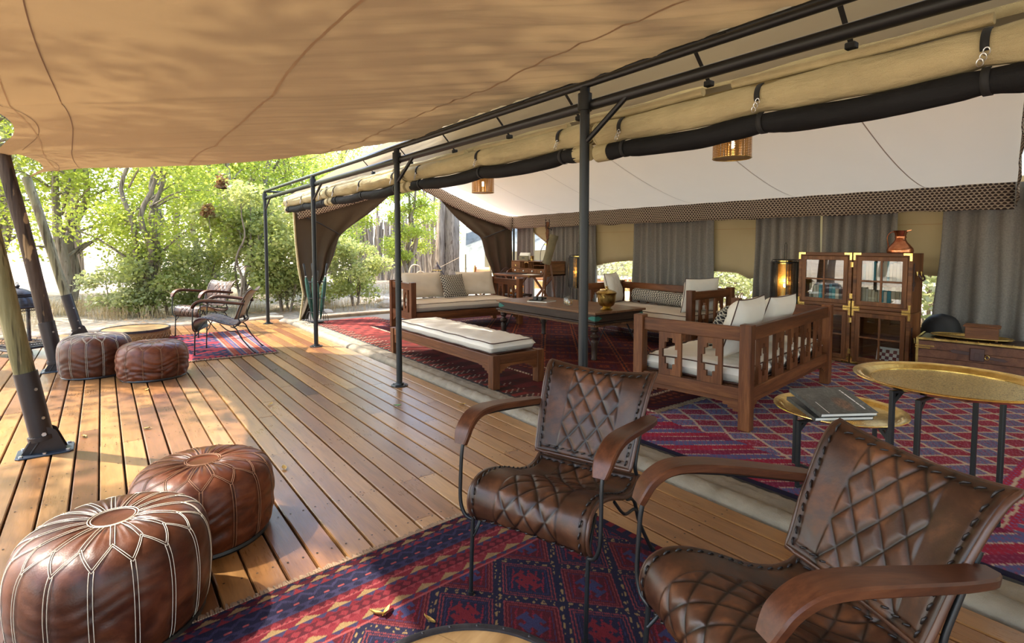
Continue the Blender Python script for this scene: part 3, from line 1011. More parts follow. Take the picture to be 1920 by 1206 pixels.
for (a, b, w), ys, ds in zip(SEG, STR, desc):
    def sag(y, amp):
        e = sorted([a]+list(ys)+[b])
        for p, q in zip(e, e[1:]):
            if p <= y <= q:
                t = (y-p)/(q-p); return amp*4*t*(1-t)*min(1, (q-p))
        return 0
    n = 64
    t = thing('rolled_canvas', 'rolled beige canvas flap under the eave '+ds, 'rolled flap', (2.56, (a+b)/2, 2.125), 0, 'rolled canvas flaps under the front eave')
    c0 = (a+b)/2
    zc = 2.125 if a > 2.5 else 2.105
    def rollgrid(m, zc, r, amp, a, b, sq, seed, xoff=0.0):
        def fn(u, v):
            y = a+(b-a)*v; an = 2*pi*u
            pinch = 1-.16*max(math.exp(-((y-s)/.05)**2) for s in ys)
            rr = r*pinch*(1+.085*wob(seed, y*5, cos(an)*2, sin(an)*2)+.02*sin(an*3+y*14))
            return (xoff+rr*cos(an)*sq, y-c0, zc-2.125-sag(y, amp)+rr*sin(an))
        m.grid(20, n, fn, wrap_u=True)
    m = MB(); rollgrid(m, zc, .074, .006, a, b, .95, 3+a)
    m.obj('canvas_roll', MT['canvas_beige'], t, smooth=180, recalc=False)
    m = MB()
    for e, sg in ((a, 1), (b, -1)):
        for r in (.070, .050, .030, .012):
            m.tube([(r*cos(q), e-c0-sg*.002, zc-2.125+r*sin(q)) for q in np.linspace(0, 2*pi, 17)[:-1]], .009, 5, closed=True)
    m.obj('roll_end', MT['canvas_beige'], t, smooth=180, kind='stuff')
    t2 = thing('rolled_mesh_screen', 'black gauze roll slung below the beige roll '+ds, 'rolled screen', (2.56, c0, 2.125), 0, 'rolled gauze screens under the front eave')
    m = MB(); rollgrid(m, zc-.118, .052, .022, a+.06, b-.06, 1.05, 9+a)
    m.obj('gauze_roll', MT['gauze'], t2, smooth=180, recalc=False)
    for e0, e1 in ((a-.02, a+.09), (b-.09, b+.02)):
        m = MB().tube([(0, e0-c0, zc-2.125-.120), (0, e1-c0, zc-2.125-.120)], .056, 16)
        m.obj('canvas_cuff', MT['canvas_beige'], t2, smooth=50)
    for s in ys:
        for part, root, zz, r, z_hi in (('strap', t, zc, .073, .13), ('strap', t2, zc-.118, .053, .055)):
            m = MB(); P = []
            for q in np.linspace(pi*.62, pi*1.62 if root is t2 else pi*1.12, 14):
                P.append([((r*.9+.004)*cos(q), s-c0-.013, zz-2.125+(r*.93)*sin(q)), ((r*.9+.004)*cos(q), s-c0+.013, zz-2.125+(r*.93)*sin(q))])
            m.gridnp(np.array(P))
            m.obj(part, MT['strap'], root, smooth=180, solid=.004, recalc=False)
        m = MB()
        zt = zc-2.125-.030
        for k in range(3):
            m.tube([(-.075-.002*k, s-c0+(-.008+.008*k)+.010*cos(q), zt-.018*k+.014*sin(q)) for q in np.linspace(0, 2*pi, 11)[:-1]], .0022, 5, closed=True)
        m.obj('snap_hook', MT['steel'], t, smooth=60)
# ------------------------------------------------------------------ rugs (flat woven print carried as a colour attribute)
RED=(.130,.014,.020); DRED=(.066,.010,.015); NAVY=(.016,.014,.032); BLUE=(.105,.105,.20); GOLD=(.23,.145,.065); PINK=(.25,.055,.055)
CREAM=(.48,.36,.27); ORANGE=(.23,.055,.018); BROWN=(.085,.030,.020); RUST=(.165,.036,.016)
def tri(x, p): return np.abs(((x/p) % 1.0)-.5)*2
def rug(name, label, cx, cy, w, l, rz, z, res, fn, fringe=(), th=.010, cat='rug', selv=None):
    nx, ny = int(w/res)+1, int(l/res)+1
    X, Y = np.meshgrid(np.linspace(0, w, nx), np.linspace(0, l, ny))
    colr = fn(X, Y, w, l)
    Z = np.full_like(X, th) + .0015*np.sin(X*9+Y*5)*np.sin(Y*7)
    edge = np.minimum(np.minimum(X, w-X), np.minimum(Y, l-Y))
    Z = np.where(edge < .004, .0, Z)
    m = MB(); m.gridnp(np.stack([X-w/2, Y-l/2, Z], -1))
    root = tag(m.obj(name, MT['rug'], smooth=180, recalc=False, color=colr.reshape(-1, 3)), label, cat)
    root.location = (cx, cy, z); root.rotation_euler = (0, 0, rz)
    rr = random.Random(int(w*1000))
    for side in fringe:
        m = MB()
        n = int((w if side in 'ns' else l)/.0085)
        for i in range(n):
            t = (i+.5)/n
            L = rr.uniform(.026, .044); a = rr.uniform(-.012, .012)
            if side == 'n': p = ((t-.5)*w, l/2-.006, .009); q = (p[0]+a, p[1]+L, .004)
            elif side == 's': p = ((t-.5)*w, -l/2+.006, .009); q = (p[0]+a, p[1]-L, .004)
            elif side == 'e': p = (w/2-.006, (t-.5)*l, .009); q = (p[0]+L, p[1]+a, .004)
            else: p = (-w/2+.006, (t-.5)*l, .009); q = (p[0]-L, p[1]+a, .004)
            m.bar(p, q, .0065, .009)
        m.obj('fringe', MT['fringe'], root, kind='stuff', recalc=False)
    return root
def paint(c, mask, col): c[mask] = col
def near_rug(X, Y, w, l):
    d = l-Y; c = np.zeros(X.shape+(3,)); c[:] = RED
    # end bands: rows of small triangles, waves and stars
    d0 = 0.0
    def row(h, base, fig, p, kind):
        nonlocal d0
        m_ = (d >= d0) & (d < d0+h); t = (d-d0)/h; c[m_] = base
        if kind == 'tri': k_ = tri(X, p) > t*.9+.1
        elif kind == 'itri': k_ = tri(X, p) > (1-t)*.9+.1
        elif kind == 'wave': k_ = np.abs(t-.2-tri(X, p)*.6) < .16
        elif kind == 'dots': k_ = (tri(X, p) > .62) & (np.abs(t-.5) < .26)
        else: k_ = np.abs((t-.5))*2 < tri(X, p)-.15
        paint(c, m_ & k_, fig); d0 += h
    N2 = (.034,.028,.062); R2 = (.16,.020,.026)
    row(.022, NAVY, R2, .05, 'tri'); row(.030, DRED, GOLD, .105, 'itri'); row(.010, NAVY, R2, .03, 'dots')
    row(.026, R2, N2, .055, 'tri'); row(.052, NAVY, N2, .075, 'wave'); row(.020, NAVY, PINK, .06, 'dots'); row(.040, N2, NAVY, .06, 'loz')
    row(.026, DRED, R2, .05, 'itri'); row(.010, PINK, DRED, .02, 'dots'); row(.034, RED, GOLD, .12, 'itri'); row(.022, RED, N2, .05, 'tri')
    row(.044, DRED, R2, .045, 'loz'); row(.022, RED, (.20,.035,.04), .04, 'tri'); row(.034, R2, GOLD, .115, 'itri'); row(.024, RED, N2, .06, 'tri'); row(.008, PINK, PINK, .1, 'dots')
    # lattice of concentric lozenges
    f = d >= d0
    PX, PY = .32, .40
    ux = (X-.10)/PX; uy = (d-d0)/PY
    row = np.floor(uy*2)
    a = (ux+uy); b = (ux-uy)
    fa = np.abs((a % 1)-.5)*2; fb = np.abs((b % 1)-.5)*2     # 1 on lattice lines
    e = np.maximum(fa, fb)
    ia = np.floor(a); ib = np.floor(b)
    alt = ((ia+ib) % 2) == 0
    body = np.where(alt[..., None], np.array(DRED), np.array(NAVY))
    c[f] = body[f]
    paint(c, f & (e > .84), NAVY)
    dots = (tri(X, .035) > .30) & (tri(d, .035) > .35)
    paint(c, f & (e > .90) & (e < .975) & dots & (tri(X+d, .05) > .45), GOLD)
    paint(c, f & (e > .80) & (e < .84), (.175,.035,.038))
    paint(c, f & (e > .70) & (e < .735), np.array((.16,.032,.034)))
    paint(c, f & (e > .60) & (e < .625), (.036,.030,.075))
    # hooked cross in the middle of each lozenge
    pa = (a % 1)-.5; pb = (b % 1)-.5
    gx = (pa+pb)*PX*.5; gy = (pa-pb)*PY*.5
    hk = ((np.abs(gx) < .014) & (np.abs(gy) < .060)) | ((np.abs(gy) < .014) & (np.abs(gx) < .042)) | ((np.abs(np.abs(gx)-.037) < .008) & (np.abs(gy) < .032)) | ((np.abs(np.abs(gy)-.056) < .008) & (np.abs(gx) < .028))
    step = (np.round(gx/.009)+np.round(gy/.009)) % 5 == 0
    paint(c, f & hk & alt, (.036,.034,.085)); paint(c, f & hk & ~alt, RED)
    paint(c, f & ~hk & step & (e < .55), (.16,.014,.024))
    # side guard
    s = np.minimum(X, w-X)
    paint(c, f & (s < .08), NAVY); paint(c, f & (s < .08) & (tri(d, .07) > .5) & (tri(X, .08) > .35), RED)
    return c*.80
ang = radians(4)
ux, uy = cos(ang), sin(ang)
corner = Vector((1.96, 2.37, 0))
w_, l_ = 2.02, 2.45
cc = corner - Vector((ux, uy, 0))*w_/2 - Vector((-uy, ux, 0))*l_/2
rug('deck_rug', 'dark red lozenge patterned rug under the two nearest leather chairs', cc.x, cc.y, w_, l_, ang, .002, .0052, near_rug, 'n')

def kilim(X, Y, w, l):
    # X from the sill inwards, Y along the tent
    c = np.zeros(X.shape+(3,))
    a = (X*.80-Y*.60+.02*np.sin(Y*7))/.185; b = (X*.60+Y*.80+.015*np.sin(X*8))/.150
    ia = np.floor(a); ib = np.floor(b)
    fa = np.abs((a % 1)-.5)*2; fb = np.abs((b % 1)-.5)*2
    par = ((ia+ib) % 2)[..., None]
    c[:] = np.where(par == 0, np.array((.26,.032,.055)), np.array((.125,.13,.235)))
    fleck = (np.sin(X*150+np.sin(Y*90)*2)*np.sin(Y*170+np.sin(X*60)) > .55)
    paint(c, fleck & (ia+ib != 0), (.34,.14,.20))
    fl2 = (np.sin(X*120+2)*np.sin(Y*140+X*40) > .72); paint(c, fl2, (.20,.02,.05))
    paint(c, (fa > .89) | (fb > .87), CREAM)
    # band of slanting leaves next to the sill
    bw = .55+.02*np.sin(Y*9)
    m_ = X < bw
    k = ((X*.75+Y*1.0)/.105); fk = k % 1
    s = np.where((np.floor(k) % 3)[..., None] == 0, np.array((.30,.020,.045)), np.where((np.floor(k) % 3)[..., None] == 1, np.array((.095,.095,.21)), np.array((.19,.020,.055))))
    c[m_] = s[m_]
    paint(c, m_ & (fk < .12) & (tri(X+Y*.2, .33) > .30), CREAM)
    paint(c, m_ & (np.sin(X*130)*np.sin(Y*150) > .6), (.25,.06,.11))
    paint(c, (X < .05), NAVY); 
    # striped end bands towards the near end
    def band(y0, y1, col): paint(c, (Y >= y0) & (Y < y1) & (X > .5), col)
    yb = 1.62
    q = (Y < yb) & (X > .5)
    c[q] = (.33,.025,.060)
    paint(c, q & (np.sin(X*140+np.sin(Y*80))*np.sin(Y*160) > .45), (.20,.10,.24))
    for y0 in (1.57, 1.49, .98, .90, .80, .70, .45, .36):
        paint(c, q & (np.abs(Y-y0-.006*np.sin(X*30)) < .009), CREAM)
    z = (Y > 1.05) & (Y < 1.44) & (X > .5)
    kx = (X+Y*.12) % .10
    paint(c, z, BLUE); paint(c, z & (kx < .048), (.36,.030,.065)); paint(c, z & (np.abs(kx-.048) < .008) & (Y < 1.41), CREAM); paint(c, z & (kx > .095), CREAM)
    z = (Y > .5) & (Y < .66) & (X > .5); paint(c, z, BLUE); paint(c, z & (tri(X, .09) > (Y-.5)/.16), (.36,.03,.06))
    z = (Y < .30) & (X > .5); paint(c, z & (tri(X+Y, .11) > .5), BLUE)
    return c
rug('kilim', 'large red and blue flatwoven kilim with cream lattice inside the tent', 5.0, 1.22, 4.0, 4.15, 0, .001, .0095, kilim, '', .006)

def table_rug(X, Y, w, l):
    c = np.zeros(X.shape+(3,)); c[:] = (.060,.010,.013)
    a = (X/.62+Y/.72); b = (X/.62-Y/.72)
    fa = np.abs((a % 1)-.5)*2; fb = np.abs((b % 1)-.5)*2; e = np.maximum(fa, fb)
    paint(c, e > .86, ORANGE); paint(c, e > .95, (.03,.012,.02))
    paint(c, (e > .62) & (e < .70), (.085,.013,.015)); paint(c, (e > .40) & (e < .50), (.040,.016,.035)); paint(c, (e < .25), RUST); paint(c, e < .10, NAVY)
    hk = (np.sin(X*52)*np.sin(Y*47) > .55); paint(c, hk & (e < .82), (.085,.013,.014))
    hk2 = (np.sin(X*75+1)*np.sin(Y*66+2) > .72); paint(c, hk2, (.028,.012,.028))
    s = np.minimum(np.minimum(X, w-X), np.minimum(Y, l-Y))
    paint(c, s < .34, (.050,.009,.012)); paint(c, (s < .34) & (np.sin((X+Y)*38)*np.sin((X-Y)*38) > .3), RUST)
    paint(c, (s < .15), (.045,.012,.022)); paint(c, (s < .15) & (tri(X+Y, .13) > .55), (.080,.012,.014))
    paint(c, np.abs(s-.34) < .012, CREAM); paint(c, (np.abs(s-.34) < .012) & (((X+Y) % .045) < .018), (.06,.012,.02))
    paint(c, (s < .022), CREAM); paint(c, (s < .022) & (((X-Y) % .05) < .022), BROWN)
    return c
rug('table_rug', 'dark oxblood rug with rust lozenges under the coffee table', 5.30, 5.85, 3.35, 6.0, 0, .0085, .0175, table_rug, 's', .006)
def old_rug(X, Y, w, l):
    c = np.zeros(X.shape+(3,)); c[:] = (.075,.018,.016)
    paint(c, np.sin(X*14+np.sin(Y*5)*2)*np.sin(Y*11+X*3) > .35, (.105,.018,.017)); paint(c, np.sin(X*31)*np.sin(Y*23+X*5) > .6, (.060,.024,.022))
    s = np.minimum(X, w-X); paint(c, (s < .16), (.055,.026,.022)); paint(c, (s < .16) & (tri(Y, .16) > .6), (.16,.026,.02))
    k = (tri(Y, .34) > .45+np.abs(X/w-.5)*.8); paint(c, k & (s > .2), (.125,.022,.020))
    paint(c, (np.sin(X*90)*np.sin(Y*83) > .93), CREAM)
    paint(c, (Y > l-2.0) & (np.sin(X*26+Y*3)*np.sin(Y*21) > -.1) & (s > .16), (.20,.035,.030))
    return c
rug('runner_rug', 'worn brown red rug along the sill beneath the low bench', 3.62, 6.62, 1.24, 6.9, 0, .0022, .0175, old_rug, 's', .006)
def back_rug(X, Y, w, l):
    c = np.zeros(X.shape+(3,)); c[:] = (.19,.020,.030)
    paint(c, np.sin(X*22)*np.sin(Y*19) > .3, (.30,.035,.045)); paint(c, np.sin(X*35+1)*np.sin(Y*29) > .55, NAVY)
    s = np.minimum(np.minimum(X, w-X), np.minimum(Y, l-Y)); paint(c, s < .1, DRED); paint(c, np.abs(s-.1) < .01, CREAM)
    return c
rug('back_rug', 'red rug at the far end beneath the writing desk', 6.35, 9.12, 2.9, 1.9, 0, .0028, .022, back_rug, '', .006)
def far_deck_rug(X, Y, w, l):
    c = np.zeros(X.shape+(3,)); c[:] = NAVY
    t = X/w
    k = (tri(Y, .62) > np.abs(t-.30)*2.6); paint(c, (t < .62), (.035,.035,.075)); paint(c, k & (t < .62), (.26,.028,.040))
    k = (tri(Y, .62) > .35+np.abs(t-.30)*2.6); paint(c, k & (t < .62), NAVY); paint(c, (np.sin(X*40)*np.sin(Y*36) > .5) & (t < .62), (.30,.045,.05))
    q = t >= .62
    st = (X/.075) % 4
    paint(c, q & (st < 1), (.26,.050,.030)); paint(c, q & (st >= 1) & (st < 2), (.055,.06,.12)); paint(c, q & (st >= 2) & (st < 3), (.20,.035,.03)); paint(c, q & (st >= 3), (.12,.12,.16))
    paint(c, q & ((st % 1) < .14), (.36,.20,.14)); paint(c, q & (tri(Y, .08) > .6) & ((st % 1) > .4) & ((st % 1) < .7), (.30,.12,.08))
    e = np.minimum(Y, l-Y); paint(c, e < .10, NAVY); paint(c, (e < .10) & (tri(X, .06) > .5), (.24,.03,.035))
    return c
rug('far_deck_rug', 'small striped red and blue rug under the two far leather chairs', 1.13, 8.63, 1.42, 2.30, radians(-1.5), .002, .012, far_deck_rug, 's')
# ------------------------------------------------------------------ quilted leather chairs
def sheet(prof, hw, sag, tf, ns, nw, quilt, panel, sgn, rollw=.0):
    """padded leather sheet swept along a side profile; returns MB, colours and edge curves"""
    pts = catmull([(x, 0, z) for x, z in prof], 24)
    P = np.array([[p.x, p.z] for p in pts])
    seg = np.r_[0, np.cumsum(np.hypot(*np.diff(P, axis=0).T))]
    L = seg[-1]
    s = np.linspace(0, L, ns); w = np.linspace(-1, 1, nw)
    X = np.interp(s, seg, P[:, 0]); Z = np.interp(s, seg, P[:, 1])
    tx = np.gradient(X, s); tz = np.gradient(Z, s); n_ = np.hypot(tx, tz)
    NX, NZ = -tz/n_*sgn, tx/n_*sgn
    HW = np.interp(s/L, [0, .5, 1], hw)
    Sg, Wg = np.meshgrid(s, w, indexing='ij')
    b = Wg*HW[:, None]
    ph = panel*(.88+.12*(1-Sg/L)) if panel else 0
    px, py = .088, .125
    u = b/px + (Sg-.5*L)/py; v = b/px - (Sg-.5*L)/py
    k = 1/sqrt((1/px)**2+(1/py)**2)
    du = np.abs(u-np.round(u))*k; dv = np.abs(v-np.round(v))*k
    sig = .0040
    inside = smoothstep(0.006, -.004, np.abs(b)-ph)
    g = np.maximum(np.exp(-(du/sig)**2), np.exp(-(dv/sig)**2))*inside
    gs = np.exp(-((np.abs(b)-ph)/.0042)**2)
    gs = gs*.9
    groove = np.maximum(g, gs)
    soft = np.maximum(np.exp(-(du/.012)**2), np.exp(-(dv/.012)**2))*inside
    pad = .0042*(1-soft)*inside - .0022*groove
    e = np.minimum(np.minimum(Sg, L-Sg), (1-np.abs(Wg))*HW[:, None])
    lacing = np.exp(-((e-.026)/.006)**2)
    edge = np.clip(e/.012, 0, 1); rnd = np.sqrt(np.clip(edge*(2-edge), 0, 1))
    off = tf*rnd + pad*np.clip(e/.03, 0, 1) - .0025*lacing
    off = off + .0018*np.sin(Sg*21+Wg*3)*np.sin(Wg*6+Sg*9)
    bow = sag(Wg)
    XX = X[:, None]+NX[:, None]*(off+bow); ZZ = Z[:, None]+NZ[:, None]*(off+bow)
    top = np.stack([XX, b, ZZ], -1)
    offb = -tf*.7*rnd
    bot = np.stack([X[:, None]+NX[:, None]*(offb+bow), b, Z[:, None]+NZ[:, None]*(offb+bow)], -1)
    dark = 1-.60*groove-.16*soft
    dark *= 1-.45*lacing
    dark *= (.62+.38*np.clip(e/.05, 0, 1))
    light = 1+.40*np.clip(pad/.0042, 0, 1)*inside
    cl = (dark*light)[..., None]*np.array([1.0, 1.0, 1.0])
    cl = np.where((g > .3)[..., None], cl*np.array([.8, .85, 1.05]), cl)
    m = MB(); m.gridnp(top); m.gridnp(bot[:, ::-1])
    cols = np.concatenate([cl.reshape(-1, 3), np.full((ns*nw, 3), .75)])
    def surf(ss, ww, up=.0):
        i = np.interp(ss, s, np.arange(ns)); 
        x = np.interp(ss, s, X); z = np.interp(ss, s, Z); nx = np.interp(ss, s, NX); nz = np.interp(ss, s, NZ); h = np.interp(ss, s, HW)
        bw = float(sag(np.array(ww)))
        return Vector((x+nx*(up+bw), ww*h, z+nz*(up+bw)))
    return m, cols, surf, L

SEAT = [(.240,.300),(.268,.335),(.278,.385),(.258,.435),(.205,.462),(.13,.458),(.04,.430),(-.06,.390),(-.155,.368),(-.22,.376),(-.26,.405)]
BACK = [(-.225,.432),(-.250,.49),(-.285,.58),(-.326,.665),(-.364,.735),(-.398,.778),(-.424,.792)]
def chair_parts():
    st, sc_, ssurf, SL = sheet(SEAT, (.255,.255,.245), lambda w: -.012*(1-w*w), .012, 210, 140, True, .135, -1)
    bt, bc_, bsurf, BL = sheet(BACK, (.228,.245,.265), lambda w: -.030*(1-w*w)+.030, .011, 125, 140, True, .135, -1)
    out = {'seat': (st, sc_, ssurf, SL), 'back': (bt, bc_, bsurf, BL)}
    return out
CP = chair_parts()
def make_chair(label):
    t = thing('leather_armchair', label, 'chair', group='quilted leather armchairs on the deck')
    for nm, key in (('seat', 'seat'), ('backrest', 'back')):
        m, c_, surf, L = CP[key]
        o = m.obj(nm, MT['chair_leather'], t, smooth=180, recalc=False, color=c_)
        e = MB(); lo = MB()
        ring = [surf(L*k/30, -1) for k in range(31)]+[surf(L, -1+2*k/14) for k in range(1, 15)]+[surf(L*(1-k/30), 1) for k in range(1, 31)]+[surf(0, 1-2*k/14) for k in range(1, 14)]
        e.tube(ring, .0085, 8, closed=True)
        e.obj('edge_roll', MT['chair_edge'], o, smooth=180, recalc=False)
        ins = .027
        hwid = .26
        def stitch(s, w, ds, dw):
            a = surf(s-ds, w-dw, .0125); b = surf(s+ds, w+dw, .0125)
            c_ = surf(s, w, .0165)
            lo.tube([a, c_, b], [.0024, .0034, .0024], 5)
        n = int((L-2*ins)/.036)
        for k in range(n+1):
            s = ins+(L-2*ins)*k/n
            for sg in (-1, 1):
                stitch(s, sg*(1-ins/hwid), .011, sg*.012)
        n = int(2*(hwid-ins)/.036)
        for k in range(1, n):
            w = -(1-ins/hwid)+2*(1-ins/hwid)*k/n
            for s in (ins, L-ins):
                stitch(s, w, .004, .042)
        lo.obj('lacing', MT['lace'], o, smooth=180, recalc=False, kind='stuff')
    for sg in (-1, 1):
        # wooden armrest: flat board that curls down at the front
        path = catmull([(-.325,sg*.272,.640),(-.20,sg*.290,.658),(-.03,sg*.304,.684),(.10,sg*.308,.698),(.18,sg*.306,.692),(.24,sg*.302,.656),(.272,sg*.298,.600)], 7)
        m = MB(); n = len(path); P = []
        for i, p in enumerate(path):
            d = (path[min(i+1,n-1)]-path[max(i-1,0)]).normalized()
            side = Vector((0,1,0)); up = d.cross(side).normalized()*-1
            if up.z < 0 and abs(up.x) < .9: up = -up
            if i > 0 and up.dot(pu) < 0: up = -up
            pu = up
            k = i/(n-1)
            wd = .033+.006*sin(pi*k)
            if k > .88: wd -= .008*((k-.88)/.12)
            if k < .06: wd -= .012*(1-k/.06)
            h = .0135
            ch = .005
            ring = [(-wd,-h+ch),(-wd+ch,-h),(wd-ch,-h),(wd,-h+ch),(wd,h-ch),(wd-ch,h),(-wd+ch,h),(-wd,h-ch)]
            P.append([p+side*a+up*b for a, b in ring])
        vs = [v for r in P for v in r]; fs = []
        for i in range(n-1):
            for k in range(8):
                l = (k+1) % 8
                fs.append((i*8+k, i*8+l, (i+1)*8+l, (i+1)*8+k))
        fs.append(tuple(range(8))[::-1]); fs.append(tuple((n-1)*8+k for k in range(8)))
        m.add(vs, fs)
        m.obj('armrest', MT['arm_wood'], t, smooth=40)
        m = MB()
        m.tube(catmull([(-.325,sg*.262,.624),(-.18,sg*.286,.642),(.02,sg*.302,.668),(.14,sg*.304,.676),(.22,sg*.302,.645),(.258,sg*.300,.585),(.268,sg*.302,.47),(.272,sg*.300,.37),(.268,sg*.282,.318),(.258,sg*.252,.300)], 6), .0075, 8)
        m.obj('arm_support', MT['black_steel'], t, smooth=180)
        m = MB()
        m.tube([(.256,sg*.250,.318),(.266,sg*.250,.16),(.272,sg*.250,.012)], .0082, 8)
        m.tube([(.272,sg*.250,.013),(.272,sg*.250,.0)], .0125, 10)
        m.tube(catmull([(.262,sg*.246,.235),(.228,sg*.240,.275),(.205,sg*.235,.335),(.15,sg*.23,.412)], 5), .0065, 8)
        m.obj('front_leg', MT['black_steel'], t, smooth=60)
        m = MB()
        m.tube(catmull([(-.15,sg*.235,.345),(-.215,sg*.24,.315),(-.27,sg*.245,.20),(-.36,sg*.25,.08),(-.43,sg*.25,.0)], 6), .0082, 8)
        m.tube(catmull([(-.02,sg*.232,.385),(-.12,sg*.236,.295),(-.23,sg*.242,.27),(-.30,sg*.246,.155)], 6), .0065, 8)
        m.tube([(-.43,sg*.25,.010),(-.432,sg*.25,.0)], .0125, 10)
        m.obj('rear_leg', MT['black_steel'], t, smooth=60)
        m = MB()
        m.tube(catmull([(-.19,sg*.238,.34),(-.262,sg*.236,.385),(-.245,sg*.232,.45),(-.275,sg*.236,.55),(-.325,sg*.244,.68)], 6), .0085, 8)
        m.obj('back_rod', MT['black_steel'], t, smooth=60)
    m = MB().bar((-.27,0,.40),(-.255,0,.46),.022,.006,(0,1,0))
    m.obj('back_strap', MT['strap'], t)
    return t
ch = make_chair('quilted brown leather armchair standing alone in the middle of the frame by the front post')
def place(o, x, y, fx, fy, z=0.0):
    o.location = (x, y, z); o.rotation_euler = (0, 0, atan2(fy, fx))
place(ch, 1.468, 1.625, -.94, -.342, .013)
def more_chair(label, *a):
    c_ = copy_tree(ch); c_['label'] = label
    place(c_, *a)
    return c_
more_chair('largest quilted leather armchair in the near right corner before the brass tray tables', 1.41, .682, -.905, .425, .013)
more_chair('far leather armchair seen from its side on the small striped rug', 1.24, 7.97, -.92, .39, .013)
more_chair('farthest leather armchair, its quilted back showing behind the side-on one', 1.22, 9.64, -.86, -.51, .013)

# ------------------------------------------------------------------ stitched leather poufs
def pouf(name, label, x, y, R, H, leather, thread, seed, double=True, n=14, wrink=1.0):
    root = thing(name, label, 'pouf', (x, y, 0), seed*.37, 'stitched leather poufs on the deck')
    prof = catmull([(0,0,H*.985),(R*.16,0,H*.985),(R*.42,0,H*1.0),(R*.66,0,H*.985),(R*.84,0,H*.93),(R*.955,0,H*.80),(R*1.0,0,H*.58),(R*.99,0,H*.33),(R*.955,0,H*.12),(R*.90,0,H*.03)], 10)
    P = np.array([[p.x, p.z] for p in prof]); seg = np.r_[0, np.cumsum(np.hypot(*np.diff(P, axis=0).T))]; L = seg[-1]
    def base(th, s):
        r = np.interp(s, seg, P[:, 0]); z = np.interp(s, seg, P[:, 1])
        r = r*(1+.018*np.sin(th*2+seed)+.012*np.sin(th*3+seed*2))
        return r, z
    s1 = R*.70; s2 = R*.95
    def dist_seam(th, s):
        a = th/(2*pi)*n
        fr = a-np.floor(a)
        r = np.maximum(np.interp(s, seg, P[:, 0]), .02)
        arc = 2*pi*r/n
        d_rad = np.minimum(fr, 1-fr)*arc               # radial seams on the top
        d_ver = np.abs(fr-.5)*arc                      # seams down the side
        t = np.clip((s-s1)/(s2-s1), 0, 1)
        pos = .5*t
        d_z = np.minimum(np.abs(fr-pos), np.abs(fr-(1-pos)))*arc*.8
        d = np.where(s < s1, d_rad, np.where(s < s2, d_z, d_ver))
        return d
    nt, ns = 224, 84
    TH, SS = np.meshgrid(np.linspace(0, 2*pi, nt+1)[:-1], np.linspace(0, L, ns))
    r, z = base(TH, SS)
    d = dist_seam(TH, SS)
    puff = (1-np.exp(-(d/.020)**2))*.0042*np.clip((SS-R*.26)/(R*.2), 0, 1)
    top = np.clip(1-(SS/(R*.80))**2, 0, 1)*np.clip((SS-R*.25)/(R*.08), 0, 1)
    wr = .0040*top*np.sin(TH*n*2+seed+2*np.sin(TH*5))+.0025*top*np.sin(TH*n*3.0+1)
    side = np.clip((SS-s2)/(R*.4), 0, 1)
    zz = z/H
    wr = wr+wrink*side*(.0030*np.sin(zz*24+2.6*np.sin(TH*3+seed)+1.7*np.sin(TH*7.0+zz*5)+seed)*np.exp(-((zz-.30)/.20)**2)+.0014*np.sin(zz*41+3.4*np.sin(TH*5+seed)+2*np.sin(TH*2-zz*9)))
    nr = np.clip((SS-R*.4)/(R*.5), 0, 1)
    rr_ = r+(puff+wr)*nr; z2 = z+(puff+wr)*(1-nr)
    PP = np.stack([rr_*np.cos(TH), rr_*np.sin(TH), z2], -1)
    PP = np.concatenate([PP, PP[:, :1]], 1)
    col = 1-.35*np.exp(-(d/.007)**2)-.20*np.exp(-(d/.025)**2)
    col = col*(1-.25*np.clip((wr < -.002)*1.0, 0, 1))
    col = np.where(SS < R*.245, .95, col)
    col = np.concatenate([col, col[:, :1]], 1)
    m = MB(); m.gridnp(PP[:, ::-1])
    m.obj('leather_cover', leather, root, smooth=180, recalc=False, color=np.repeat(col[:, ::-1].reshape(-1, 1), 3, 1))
    st = MB()
    def pt(th, s, up=.0015):
        th_ = np.array(th); s_ = np.array(s)
        r, z = base(th_, s_); dd = 0
        nr = np.clip((s_-R*.4)/(R*.5), 0, 1); off = up+.0035
        off = np.maximum(off, .0)
        return Vector((float((r+off*nr)*np.cos(th_)), float((r+off*nr)*np.sin(th_)), float(z+off*(1-nr))))
    def line(f, k0, k1, N, sh):
        """thread beads along f(t) -> (fraction of a panel, s), shifted sideways by sh metres"""
        pts = []
        for i in range(N+1):
            t = k0+(k1-k0)*i/N
            a, s = f(t)
            r = max(float(np.interp(s, seg, P[:, 0])), .02)
            pts.append(pt(2*pi*a/n+sh/r, s))
        st.tube(pts, .0012, 4)
    sh = .0062 if double else .0035
    for k in range(n):
        for q in (-sh, sh):
            line(lambda t: (k, R*.25+(s1-R*.25)*t), 0, 1, 12, q)
            line(lambda t: (k+.5, s2+(L*.985-s2)*t), 0, 1, 18, q)
            line(lambda t: (k+.5*t, s1+(s2-s1)*t+q*.9), 0, 1, 8, 0)
            line(lambda t: (k-.5*t, s1+(s2-s1)*t+q*.9), 0, 1, 8, 0)
    for rr2 in (R*.25, R*.25-.009):
        st.tube([pt(2*pi*i/40, rr2) for i in range(40)], .0018, 4, closed=True)
    st.obj('stitching', thread, root, smooth=180, recalc=False, kind='stuff')
    m = MB().lathe([(.001,0),(R*.93,0),(R*.945,.010),(R*.93,.022),(.001,.022)], 48)
    m.obj('sole', MT['black_gloss'], root, smooth=40)
    return root
pouf('leather_pouf', 'nearest large leather pouf with bold white double stitching', .0, 2.43, .305, .405, MT['pouf_a'], MT['thread_white'], 1, True, 16)
